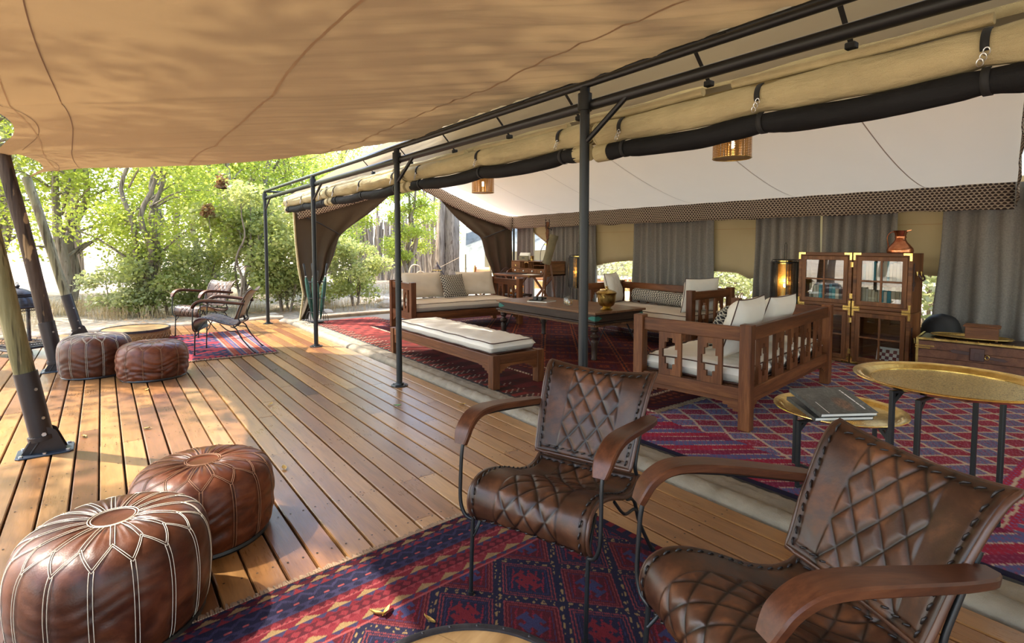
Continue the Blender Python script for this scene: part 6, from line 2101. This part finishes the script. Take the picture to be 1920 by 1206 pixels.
# ------------------------------------------------------------------ umbrella stand
t = thing('umbrella_stand', 'wire umbrella stand with bent feet beside the tied dark drape', 'stand', (3.05, 9.86, .009), .2)
for z, r in ((.20,.125),(.45,.130),(.74,.135)):
    MB().tube([(r*cos(q), r*sin(q), z) for q in np.linspace(0, 2*pi, 25)[:-1]], .0065, 6, closed=True).obj('ring', MT['iron'], t, smooth=60)
for k in range(6):
    a = 2*pi*k/6
    MB().tube([(.135*cos(a), .135*sin(a), .74), (.125*cos(a), .125*sin(a), .05)], .005, 6).obj('rod', MT['iron'], t)
for k in range(4):
    a = 2*pi*k/4+.4
    MB().tube([((.125+rr_)*cos(a), (.125+rr_)*sin(a), zz) for rr_, zz in ((0,.20),(.06,.19),(.105,.13),(.11,.06),(.09,.012),(.12,.006),(.14,.03))], .005, 6).obj('foot', MT['iron'], t, smooth=60)
MB().lathe([(.002,.02),(.12,.02),(.12,.03),(.002,.03)], 20).obj('drip_pan', MT['iron'], t)
for i, (ax_, ay_, lb) in enumerate(((-.10,.05,'leftmost'),(-.045,-.03,'second from left, nearly touching the leftmost'),(.10,.0,'tallest looking, leaning right'),(.03,.07,'rearmost'))):
    t = thing('umbrella', 'furled green umbrella in the stand, %s' % lb, 'umbrella', (3.05+ax_*.55, 9.86+ay_*.55, .045), 0, 'furled umbrellas in the stand')
    d_ = Vector((ax_*1.35, ay_*1.2, 1)).normalized(); L_ = 1.04 if i != 3 else .90
    MB().tube([d_*(L_*k) for k in (.02,.08,.3,.55,.72,.76)], [.008,.018,.034,.036,.026,.014], 10).obj('canopy', MT['green_cloth'], t, smooth=60)
    MB().tube([d_*(L_*.76), d_*(L_*.80), d_*(L_*.98), d_*L_], [.010,.017,.019,.012], 10).obj('handle', MT['black_gloss'], t, smooth=60)
    MB().tube([d_*(L_*.765), d_*(L_*.785)], .0165, 10).obj('ferrule', MT['steel'], t, smooth=60)

# ------------------------------------------------------------------ fallen leaves
LV = [(.227,4.928,'on the sunlit boards right of the nearest pole'),(-.151,4.996,'on the boards beside the nearest pole base'),(1.135,5.024,'on the open deck left of the green leaf'),(.866,3.518,'right of the pouf with the sunlit top'),(.30,6.27,'before the lower far pouf'),(2.48,4.02,'beside the canvas sill near the second post')]
def leaf_mesh(name, mat, s=.03, curl=.5):
    m = MB(); P = []
    for j in range(7):
        k = j/6; w = s*.45*sin(pi*min(1, k*.92+.06))**.8
        P.append([(-w, s*2*(k-.5), .004+.012*curl*abs(k-.5)*2+.010*curl), (0, s*2*(k-.5), .003+.012*curl*(k-.5)**2*4), (w, s*2*(k-.5), .004+.014*curl)])
    m.gridnp(np.array(P)); return m.mesh(name, mat, 180, False)
LM = leaf_mesh('fallen_leaf', MT['fallen']); LG = leaf_mesh('fallen_leaf', MT['fallen_green'], .034, .5)
for i, (x, y, lb) in enumerate(LV):
    o = new_from(LM, 'fallen_leaf', None, (x, y, .002), (radians(random.uniform(-8,8)), radians(random.uniform(-8,8)), random.uniform(0, 6)), (1.1,1,1))
    tag(o, 'curled ochre fallen leaf '+lb, 'leaf', 'fallen leaves on the deck and rug')
    MB().tube([(0,-.030,.004),(0,-.046,.008)], .0012, 5).obj('stalk', MT['fallen'], o)
tag(new_from(LG, 'fallen_leaf', None, (2.01, 4.325, .002), (0,0,1.0)), 'single green fallen leaf on the open deck before the second post', 'leaf', 'fallen leaves on the deck and rug')
for (x, y, rz, lb) in ((.775,1.875,.6,'left yellow leaf of a pair on the near rug'),(.815,1.862,2.3,'right yellow leaf of a pair on the near rug'),(.915,1.725,.2,'single yellow leaf on the near rug beside the foreground drum table')):
    o = new_from(LM, 'fallen_leaf', None, (x, y, .014), (0,radians(25),rz), (.75,1.05,1.2)); tag(o, lb, 'leaf', 'fallen leaves on the deck and rug')
# ------------------------------------------------------------------ plants
def leaf_mesh_np(name, mat, centers, radii, n, size, seed, flat=.75, aspect=.55, bright=(0, 1), droop=.3, grad=0.0):
    """n leaves scattered through ellipsoid clumps; each leaf a folded rhomb of two triangles"""
    r = np.random.default_rng(seed)
    C = np.asarray(centers, float); R = np.asarray(radii, float)
    w = R**2; w = w/w.sum()
    k = r.choice(len(C), n, p=w)
    d = r.normal(size=(n, 3)); d /= np.linalg.norm(d, axis=1)[:, None]
    rad = r.random(n)**.45
    P = C[k] + d*(rad*R[k])[:, None]*np.array([1, 1, flat])
    a = r.normal(size=(n, 3)); a[:, 2] = a[:, 2]*.5-droop; a /= np.linalg.norm(a, axis=1)[:, None]
    b = np.cross(a, r.normal(size=(n, 3))); b /= np.linalg.norm(b, axis=1)[:, None]
    s = size*(.6+.8*r.random(n))[:, None]
    V = np.stack([P, P+a*s*.5+b*s*aspect*.5, P+a*s, P+a*s*.5-b*s*aspect*.5], 1).reshape(-1, 3)
    V[:, 2] = np.maximum(V[:, 2], .02)
    i0 = np.arange(n)*4
    F = np.stack([i0, i0+1, i0+2, i0, i0+2, i0+3], 1).reshape(-1, 3)
    me = bpy.data.meshes.new(name)
    me.vertices.add(len(V)); me.vertices.foreach_set('co', V.astype(np.float32).ravel())
    me.loops.add(F.size); me.loops.foreach_set('vertex_index', F.astype(np.int32).ravel())
    me.polygons.add(len(F)); me.polygons.foreach_set('loop_start', np.arange(0, F.size, 3, dtype=np.int32)); 
    me.update(calc_edges=True)
    ca = me.color_attributes.new('Col', 'FLOAT_COLOR', 'POINT')
    val = np.clip(bright[0]+(bright[1]-bright[0])*(.65*r.random(n)+.35*r.random(len(C))[k]), 0, 1)
    A = np.ones((len(V), 4), np.float32); A[:, :3] = np.repeat(val, 4)[:, None]
    ca.data.foreach_set('color', A.ravel())
    me.materials.append(mat)
    return me

def plant(name, label, cat, x, y, h, spread, trunk_r, mat, nleaf, leaf, seed, stems=1, base=.25, bark='bark_far', group=None, flat=.75, bright=(0,1), nclump=16, lean=.1, aspect=.55):
    root = thing(name, label, cat, (x, y, gz(x, y)-.02), 0, group)
    r = random.Random(seed)
    cents = []; rads = []
    br = MB()
    for s in range(stems):
        a = r.uniform(0, 2*pi); ln = r.uniform(.3, 1)*lean*h if stems == 1 else r.uniform(.4, 1)*spread*.55
        top = Vector((cos(a)*ln, sin(a)*ln, h*r.uniform(.78, .92)))
        foot = Vector((cos(a)*.06*s, sin(a)*.06*s, -.05))
        pts = [foot]
        for k in range(1, 7):
            t = k/6
            pts.append(foot.lerp(top, t)+Vector((r.uniform(-1,1), r.uniform(-1,1), 0))*.035*h*sin(pi*t))
        m = MB().tube(catmull(pts, 3), [trunk_r*(1-.75*i/18) for i in range(19)], 7)
        m.obj('trunk', MT[bark], root, smooth=60)
        nb = max(3, nclump//stems)
        for k in range(nb):
            t = base+(1-base)*(k+.5)/nb
            p = foot.lerp(top, t)
            a2 = r.uniform(0, 2*pi); L = spread*r.uniform(.45, 1.0)*(.55+.45*sin(pi*(.15+.8*(t-base)/(1-base))))
            q = p+Vector((cos(a2)*L, sin(a2)*L, L*r.uniform(.15, .75)))
            mid = p.lerp(q, .5)+Vector((0, 0, .12*L))
            rr_ = trunk_r*(.42-.22*t)
            br.tube(catmull([p, mid, q], 3), [rr_, rr_*.85, rr_*.75, rr_*.65, rr_*.55, rr_*.4, rr_*.25], 5)
            cents.append(q); rads.append(spread*r.uniform(.26, .46))
            if r.random() < .6: cents.append(mid+Vector((r.uniform(-.2,.2), r.uniform(-.2,.2), .1))*spread); rads.append(spread*r.uniform(.20, .34))
    br.obj('branches', MT[bark], root, smooth=60, kind='stuff', recalc=False)
    me = leaf_mesh_np('foliage', mat, cents, rads, nleaf, leaf, seed, flat, aspect, bright)
    o = new_from(me, 'foliage', root); o['kind'] = 'stuff'
    return root
G_, Y_, GR, DRY = MT['leaf'], MT['leaf_yellow'], MT['leaf_grey'], MT['leaf_dry']
def dup(root, label, x, y, rz, s=1.0):
    c_ = copy_tree(root); c_['label'] = label; c_.location = (x, y, gz(x, y)-.03); c_.rotation_euler = (0, 0, rz); c_.scale = (s, s, s*1.0)
    return c_
NB = 'trees and bushes beyond the deck'
t1 = plant('green_tree', 'fresh green many stemmed tree standing centrally behind the far poufs', 'tree', .70, 14.5, 5.0, 1.75, .085, G_, 13000, .080, 1, 4, .22, group=NB, bright=(.25,1), nclump=26)
plant('broad_bush', 'pale yellow green broad leaved bush left of the farthest steel post', 'bush', 2.35, 13.15, 3.0, 1.15, .035, Y_, 9000, .085, 2, 5, .08, group=NB, nclump=24, aspect=.7)
plant('broad_bush', 'leafy bush just behind the farthest steel post', 'bush', 3.35, 13.0, 2.5, 1.0, .03, Y_, 7500, .08, 3, 4, .08, group=NB, nclump=20, aspect=.7)
plant('low_bush', 'low dusty bush behind the round far drum table', 'bush', .30, 14.6, 1.15, .85, .02, GR, 4600, .07, 4, 4, .05, group=NB, nclump=16, aspect=.75, bright=(.3,1))
plant('low_bush', 'low yellowish bush right behind the farthest leather chair', 'bush', 1.15, 14.3, 1.4, .95, .02, Y_, 5200, .072, 5, 4, .05, group=NB, nclump=18, aspect=.75)
plant('low_bush', 'dusty mid height bush between the green tree and the pale bush', 'bush', 1.85, 14.6, 1.7, .9, .025, GR, 5000, .072, 6, 4, .05, group=NB, nclump=16)
plant('shrub', 'yellow leaved shrub seen between umbrella stand and far sofa', 'bush', 4.95, 13.1, 1.75, .85, .025, Y_, 5200, .072, 7, 4, .05, group=NB, nclump=18, aspect=.7)
plant('shrub', 'greyish shrub behind the tied drape', 'bush', 4.15, 13.4, 2.2, 1.0, .03, GR, 5600, .072, 8, 4, .06, group=NB, nclump=18)
plant('slender_tree', 'slender green tree beyond the stick fence gap, left of the thick trunk', 'tree', 8.15, 16.6, 4.2, .95, .11, G_, 10000, .075, 9, 3, .22, group=NB, bright=(.3,1), nclump=24, bark='bark')
plant('slender_tree', 'small bright tree by the left end of the stick fence', 'tree', 6.0, 17.2, 3.6, 1.3, .07, G_, 8500, .08, 10, 2, .2, group=NB, nclump=20, bright=(.2,1))
big = plant('tall_tree', 'tall grey trunked tree rising above the farthest bush', 'tree', 5.0, 24.0, 9.5, 3.2, .22, GR, 8000, .14, 11, 2, .38, group=NB, bark='bark', nclump=28)
tall2 = plant('tall_tree', 'pale trunked tall tree at the far left behind the leaning poles', 'tree', -2.1, 16.5, 7.5, 2.3, .17, GR, 7000, .11, 12, 2, .40, group=NB, bark='bark', nclump=24)
mid = plant('tall_tree', 'bushy mid green tree left of the central green tree', 'tree', -.75, 17.6, 6.0, 2.2, .13, G_, 9500, .105, 13, 3, .2, group=NB, nclump=26, bright=(.1,.9))
dup(t1, 'yellow green tree right of the central green tree', 2.4, 17.0, 2.1, 1.15)
dup(mid, 'bushy tree over the pale broad bush', 4.0, 19.0, 1.2, 1.2)
dup(mid, 'green tree above the left end of the awning opening', -2.3, 21.5, 3.3, 1.25)
dup(big, 'tall tree far behind the leftmost leaning pole', -4.5, 24.0, 2.2, .95)
dup(tall2, 'tall slim tree behind the central tree', 1.2, 22.5, 4.0, 1.2)
dup(mid, 'rounded tree behind the stick fence', 9.2, 27.5, .4, 1.05)
dup(mid, 'second rounded tree behind the stick fence, farther left', 6.8, 28.0, 2.4, 1.0)
dup(t1, 'light green tree between fence and drape', 5.8, 20.5, 3.0, 1.1)
far = 0
FARP = [(-12,22,1.3),(-9,30,1.5),(-5,33,1.4),(-1,34,1.5),(3,33,1.3),(7,36,1.2),(12,35,1.1),(17,32,1.1),(-15,14,1.2),(22,26,1.2),(24,17,1.1),(26,8,1.2),(24,-2,1.1)]
for i, (x, y, s) in enumerate(FARP):
    c_ = dup((big, mid, tall2)[i % 3], 'hazy tree in the far tree line beyond the clearing', x, y, i*1.7, s); c_['group'] = 'far tree line'
# plants behind the back wall, seen through the window gaps
WB = 'plants behind the back wall windows'
w1 = plant('window_bush', 'pale dry bush outside the window left of the bolster sofa back', 'bush', 10.6, 7.6, 1.9, 1.2, .03, GR, 3600, .085, 21, 4, .05, group=WB, nclump=20, bright=(.3,1))
for i, (x, y, s, lb) in enumerate(((10.9,6.3,.9,'bush outside behind the middle grey curtain'),(10.4,4.75,1.0,'bright bush outside the window with the pointed canvas flap'),(11.6,4.0,1.4,'taller bush outside behind the lit lantern'),(10.2,2.75,1.15,'leafy bush outside right of the glazed cabinets'),(10.8,1.9,1.3,'bush outside behind the backpack'),(12.6,3.0,1.6,'larger bush farther outside the right window'),(12.8,6.6,1.6,'larger bush farther outside the left window'),(11.8,9.2,1.3,'dark bush outside behind the coat stand'))):
    dup(w1, lb, x, y, i*1.3, s)
# trees off the left side: they throw the dappled shade on the deck
dp = plant('shade_tree', 'light leaved tree outside the view on the left', 'tree', -3.5, 9.4, 6.6, 1.7, .12, G_, 1500, .13, 31, 2, .5, group='trees left of the deck', nclump=18)
dup(dp, 'second light leaved tree outside the view on the left', -6.9, 8.0, 1.0, 1.05)
near_shade = plant('shade_tree', 'denser tree outside the view on the left, shading the near poufs', 'tree', -5.1, 6.7, 9.2, 1.75, .14, GR, 4200, .15, 33, 1, .70, group='trees left of the deck', nclump=20, lean=.03)
dup(dp, 'third light leaved tree outside the view on the left', -2.6, 13.2, 2.2, 1.25)
for i, (x, y, s) in enumerate(((-11,4,1.2),(-12,-3,1.3),(-9,-9,1.2),(-3,-14,1.2),(4,-15,1.2),(11,-13,1.2),(-14,9,1.2))):
    c_ = dup((mid, big)[i % 2], 'tree of the clearing behind the viewer', x, y, i*2.1, s); c_['group'] = 'trees behind the viewer'
# unseen trees added over the awning to shade its inner half and the roof
for i, (bx_, by_, cx_, cy_) in enumerate(((-3.3,10.9,-.6,7.0),(-4.2,4.6,-1.0,2.2),(-4.4,.2,-1.0,-3.2))):
    t = thing('added_shade_tree', 'tall unseen tree added above the awning to shade it', 'tree', (bx_, by_, -.15), 0, 'unseen trees added for shade over the awning')
    d_ = Vector((cx_-bx_, cy_-by_, 10.0))
    MB().tube(catmull([(0,0,0), d_*.3+Vector((-.4,0,.6)), d_*.65+Vector((-.3,0,.5)), d_], 5), [.22-.010*k for k in range(16)], 9).obj('trunk', MT['bark'], t, smooth=60)
    rr = random.Random(90+i); cs = [Vector((rr.uniform(-1.0,2.0), rr.uniform(-1.9,.9), rr.uniform(9.6,11.2))) for k in range(12)] if i == 0 else []; m = MB()
    for k in range(26):
        a = rr.uniform(0, 2*pi); q = 2.9*sqrt(rr.random()); c_ = Vector((d_.x+q*cos(a), d_.y+q*sin(a)*1.15, 10.2+rr.uniform(-1.1, 1.3))); cs.append(c_)
        if k % 3 == 0: m.tube([d_*.8, c_], [.06, .02], 5)
    m.obj('branches', MT['bark'], t, smooth=60, kind='stuff')
    o = new_from(leaf_mesh_np('foliage', GR, cs, [.95]*len(cs), 6500+(2600 if i == 0 else 0), .20, 91+i), 'foliage', t); o['kind'] = 'stuff'
# tufts of dry seed heads in the pale bush
for i, (x, y, z) in enumerate(((2.05,12.6,2.55),(1.80,12.75,1.95))):
    t = thing('dry_leaf_clump', ('upper' if i == 0 else 'lower')+' rust brown clump of dead leaves hanging in the pale bush', 'leaves', (x, y, z))
    o = new_from(leaf_mesh_np('dead_leaves', DRY, [(0,0,0),(.03,0,-.20),(-.04,.02,.16)], [.13,.12,.10], 560, .075, 40+i, 1.7), 'dead_leaves', t); o['kind'] = 'stuff'
    MB().tube([(0,0,-.2),(0.02,.2,.25)], .008, 5).obj('twig', MT['bark_far'], t)

# dry grass and litter: beyond counting
def straw_mesh(seed, n, x0, x1, y0, y1, hmin, hmax, clumps):
    r = np.random.default_rng(seed)
    cx_ = np.c_[r.uniform(x0, x1, clumps), r.uniform(y0, y1, clumps)]
    k = r.integers(0, clumps, n)
    p = cx_[k]+r.normal(size=(n, 2))*.16
    z = np.array([gz(a, b) for a, b in p])
    h = r.uniform(hmin, hmax, n); an = r.uniform(0, 2*pi, n); ln = h*r.uniform(.2, 1.0, n)
    d = np.c_[np.cos(an), np.sin(an)]; w = .0035
    side = np.c_[-d[:, 1], d[:, 0]]*w
    b0 = np.c_[p-side, z-.02]; b1 = np.c_[p+side, z-.02]; m_ = np.c_[p+d*(ln*.35)[:, None]-side*.8, z+h*.65]; m2 = np.c_[p+d*(ln*.35)[:, None]+side*.8, z+h*.65]; tip = np.c_[p+d*ln[:, None], z+h*.9]
    V = np.stack([b0, b1, m_, m2, tip], 1).reshape(-1, 3); i0 = np.arange(n)*5
    m = MB(); m.v = [tuple(v) for v in V.tolist()]; m.f = [f for i in i0.tolist() for f in ((i, i+1, i+3, i+2), (i+2, i+3, i+4))]
    return m, np.repeat(r.random(n), 5)
for i, a in enumerate(((50, 9000, -5.5, 1.0, 13.6, 18.5, .10, .42, 110), (51, 2600, 1.0, 9.5, 12.2, 19, .08, .30, 90), (52, 2600, 9.2, 11.5, .5, 9.5, .15, .6, 80))):
    m, v_ = straw_mesh(*a)
    tag(m.obj('dry_grass', MT['straw'], recalc=False, color=np.repeat(v_[:, None], 3, 1)), ('dry straw coloured grass behind the leaning poles', 'sparse dry grass across the clearing', 'dry grass outside the back wall windows')[i], 'grass', kind='stuff')
r_ = np.random.default_rng(60)
cl = [(x, y, gz(x, y)+.01) for x, y in zip(r_.uniform(-4, 10, 60), r_.uniform(11.3, 18, 60))]
o = new_from(leaf_mesh_np('leaf_litter', DRY, cl, [.7]*60, 5200, .075, 61, .05, .55, (.2,1), 0.0), 'leaf_litter'); tag(o, 'dead brown leaves littering the sandy clearing', 'leaves', kind='stuff')
for i, (x, y, s) in enumerate(((3.9,12.0,.16),(5.6,12.6,.22),(6.1,14.0,.20),(4.5,14.2,.25),(6.6,18.4,.35),(7.2,18.8,.3),(2.9,12.4,.12))):
    m = MB()
    m.grid(14, 8, lambda u, v: (s*sin(pi*v)*cos(2*pi*u)*(1+.25*wob(i, u*6, v*5)), s*.8*sin(pi*v)*sin(2*pi*u)*(1+.25*wob(i+4, u*5, v*6)), s*.5*cos(pi*v)), wrap_u=True)
    o = m.obj('stone', MT['stone'], smooth=60); o.location = (x, y, gz(x, y)+s*.25)
    tag(o, ('small pale stone near the farthest post','pale stone before the yellow shrub','rounded stone behind the yellow shrub','flat stone left of the yellow shrub','large stone at the foot of the stick fence','second stone at the foot of the stick fence','smallest stone close to the edge log')[i], 'stone', 'stones in the clearing')

# thick trunk behind the far sofa
t = thing('old_tree', 'thick pale grey trunk of an old tree behind the far sofa', 'tree', (11.35, 19.4, -.12))
def tr(u, v):
    a = 2*pi*u; z = 8.0*v
    r = (.40-.16*v+.16*math.exp(-z*1.6))*(1+.10*sin(a*3+z*.6)+.06*sin(a*5-z*1.1)+.03*wob(3, z*3, a))
    return (r*cos(a)+.10*sin(z*.7), r*sin(a), z)
MB().grid(40, 46, tr, wrap_u=True).obj('trunk', MT['bark'], t, smooth=180)
def tr2(u, v):
    a = 2*pi*u; z = 8.0*v
    r = (.17-.06*v+.08*math.exp(-z*1.6))*(1+.08*sin(a*3+z)+.05*wob(5, z*3, a))
    return (r*cos(a)-.42+.15*v-.05*sin(z), r*sin(a)-.1, z)
MB().grid(24, 40, tr2, wrap_u=True).obj('side_stem', MT['bark'], t, smooth=180)
m = MB()
for k in range(5):
    a = k*1.3; m.tube(catmull([(0,0,5.5+k*.45),(cos(a)*.9,sin(a)*.9,6.6+k*.4),(cos(a)*2.2,sin(a)*2.2,7.6+k*.4)], 5), [.15-.012*i for i in range(11)], 7)
m.obj('branches', MT['bark'], t, smooth=60, kind='stuff')
o = new_from(leaf_mesh_np('foliage', G_, [(cos(k*1.3)*2.1*q, sin(k*1.3)*2.1*q, 7.4+k*.4) for k in range(5) for q in (.5, 1)], [.9]*10, 5000, .16, 71), 'foliage', t); o['kind'] = 'stuff'

# palisade of upright sticks
t = thing('stick_fence', 'tall palisade of rough upright sticks seen beyond the far sofa', 'fence', (8.9, 21.9, -.15))
SM = []
for q in range(4):
    n = 9
    pts = [(.035*wob(q, i*.9), .035*wob(q+5, i*1.1), i/n) for i in range(n+1)]
    SM.append(MB().tube(pts, [.074*(1-.5*i/n)*(1+.12*wob(q+2, i*2.1)) for i in range(n+1)], 7).mesh('stick', MT['stick'], 60))
A = Vector((-.2, 1.3, 0)); B = Vector((2.9, -2.1, 0))
ns = 120
for i in range(ns):
    k = i/(ns-1)
    p = A.lerp(B, k)+Vector((random.uniform(-.07,.07), random.uniform(-.14,.14), 0))
    hh = random.choice((2.0, 2.3, 2.5, 2.8, 3.0, 3.3))*random.uniform(.9, 1.1)*(1.0-.18*k)
    w = random.uniform(.75, 1.35)
    new_from(SM[i % 4], 'stick', t, p, (radians(random.uniform(-4,4)), radians(random.uniform(-4,4)), random.uniform(0,6)), (w, w, hh))
# bent pale sticks and a woven cone near the fence
t = thing('bent_sticks', 'two pale sticks bent into hoops just left of the woven cone', 'stick', (6.70, 13.6, -.12), radians(-30))
for k, (h, w) in enumerate(((.98, .34), (.80, .30))):
    MB().tube(catmull([(k*.16,0,0),(k*.16,0,h*.55),(k*.16+.03,0,h*.86),(k*.16+.13,0,h),(k*.16+w*.85,0,h*.96),(k*.16+w,0,h*.82)], 6), .017, 8).obj('stick', MT['rope'], t, smooth=60)
t = thing('woven_cone', 'dark woven cane cone with pointed top standing outside behind the sofa', 'lantern', (7.0, 12.55, -.12))
for k in range(14):
    a = 2*pi*k/14
    MB().tube([(.22*cos(a),.22*sin(a),0),(.24*cos(a),.24*sin(a),.60),(.13*cos(a),.13*sin(a),.85),(.02*cos(a),.02*sin(a),1.02)], .010, 6).obj('cane', MT['dark_z'], t, smooth=60)
for z, r in ((.08,.23),(.35,.24),(.60,.245),(.73,.19),(.87,.12)): MB().tube([(r*cos(q), r*sin(q), z) for q in np.linspace(0,2*pi,25)[:-1]], .012, 6, closed=True).obj('hoop', MT['brass_old'], t, smooth=60)
MB().lathe([(.001,1.0),(.03,1.02),(.02,1.06),(.001,1.10)], 12).obj('finial', MT['dark_z'], t, smooth=60)

# folding camp chair outside the far gable
t = thing('camp_chair', 'wooden camp chair with tan leather sling outside the far gable', 'chair', (7.32, 11.25, -.11), radians(200))
for s in (-1, 1):
    MB().bar((.22,s*.24,0),(-.24,s*.24,.52),.035,.03,(0,1,0)).obj('leg', MT['pale_wood'], t); MB().bar((-.20,s*.24,0),(.24,s*.24,.50),.035,.03,(0,1,0)).obj('leg', MT['pale_wood'], t)
    MB().bar((-.22,s*.24,.40),(-.34,s*.24,1.0),.04,.03,(0,1,0)).obj('back_post', MT['pale_wood'], t); MB().bar((-.26,s*.25,.66),(.26,s*.25,.64),.05,.025).obj('armrest', MT['pale_wood'], t)
def sl(u, v): return (-.235-.10*v, -.235+.47*u, .52+.46*v-.0*u) 
m = MB().grid(8, 6, lambda u, v: (-.245-.095*v-.03*sin(pi*u), -.235+.47*u, .52+.44*v)); m.obj('back_sling', MT['tan_leather'], t, smooth=180, solid=.006)
m = MB().grid(8, 6, lambda u, v: (-.24+.48*v, -.235+.47*u, .50-.05*sin(pi*v))); m.obj('seat_sling', MT['tan_leather'], t, smooth=180, solid=.006)

# neighbouring tent among the trees
t = thing('neighbour_tent', 'second khaki tent with a pale fly sheet beyond the thick trunk', 'tent', (14.2, 17.6, -.1), radians(0))
c1 = (Vector((-1.6, 1.0, 0)), Vector((2.6, -6.0, 0)))
def ntw(u, v): 
    p = c1[0].lerp(c1[1], u); return (p.x+.05*sin(u*60)*(1-v), p.y, .35+1.55*v)
MB().grid(120, 5, ntw).obj('wall', MT['canvas_flap'], t, smooth=180, recalc=False)
def ntr(u, v):
    p = c1[0].lerp(c1[1], u)+Vector((-1.3, -.6, 0))*(1-v)+Vector((.3, 1.9, 0))*v
    return (p.x, p.y, 1.15+.95*v*1.75+.12*sin(u*9)*sin(pi*v)+ (.45*u*(1-v)))
MT['fly_pale'] = cloth('pale_grey_fly_sheet', (.165,.175,.165), .45, .06, (.2,.2,.2), 100, .9, .2)  # strong mottling paints dappled tree shade into the sheet's colour
MB().grid(40, 12, ntr).obj('fly_sheet', MT['fly_pale'], t, smooth=180, recalc=False)
for u in (0, .5, 1):
    p = c1[0].lerp(c1[1], u)+Vector((-1.3, -.6, 0)); MB().tube([(p.x,p.y,0),(p.x,p.y,1.15+.45*u)], .035, 8).obj('pole', MT['pole_pale'], t, smooth=60)
for k in range(8):
    p = c1[0]+Vector((-1.9,-.9,0))+Vector((.13*k,.06*k,0)); q = c1[1]+Vector((-1.9,-.9,0))+Vector((.13*k,.06*k,0))
    MB().bar((p.x,p.y,.28),(q.x,q.y,.28),.125,.04).obj('deck_board', MT['desk_y'], t)
MB().bar((-3.6,.05,.1),(.6,-6.9,.1),.04,.28).obj('deck_skirt', MT['pale_wood'], t)
MB().tube([(-2.9,.4,1.15),(-4.6,1.9,0)], .008, 5).obj('guy_rope', MT['rope'], t)
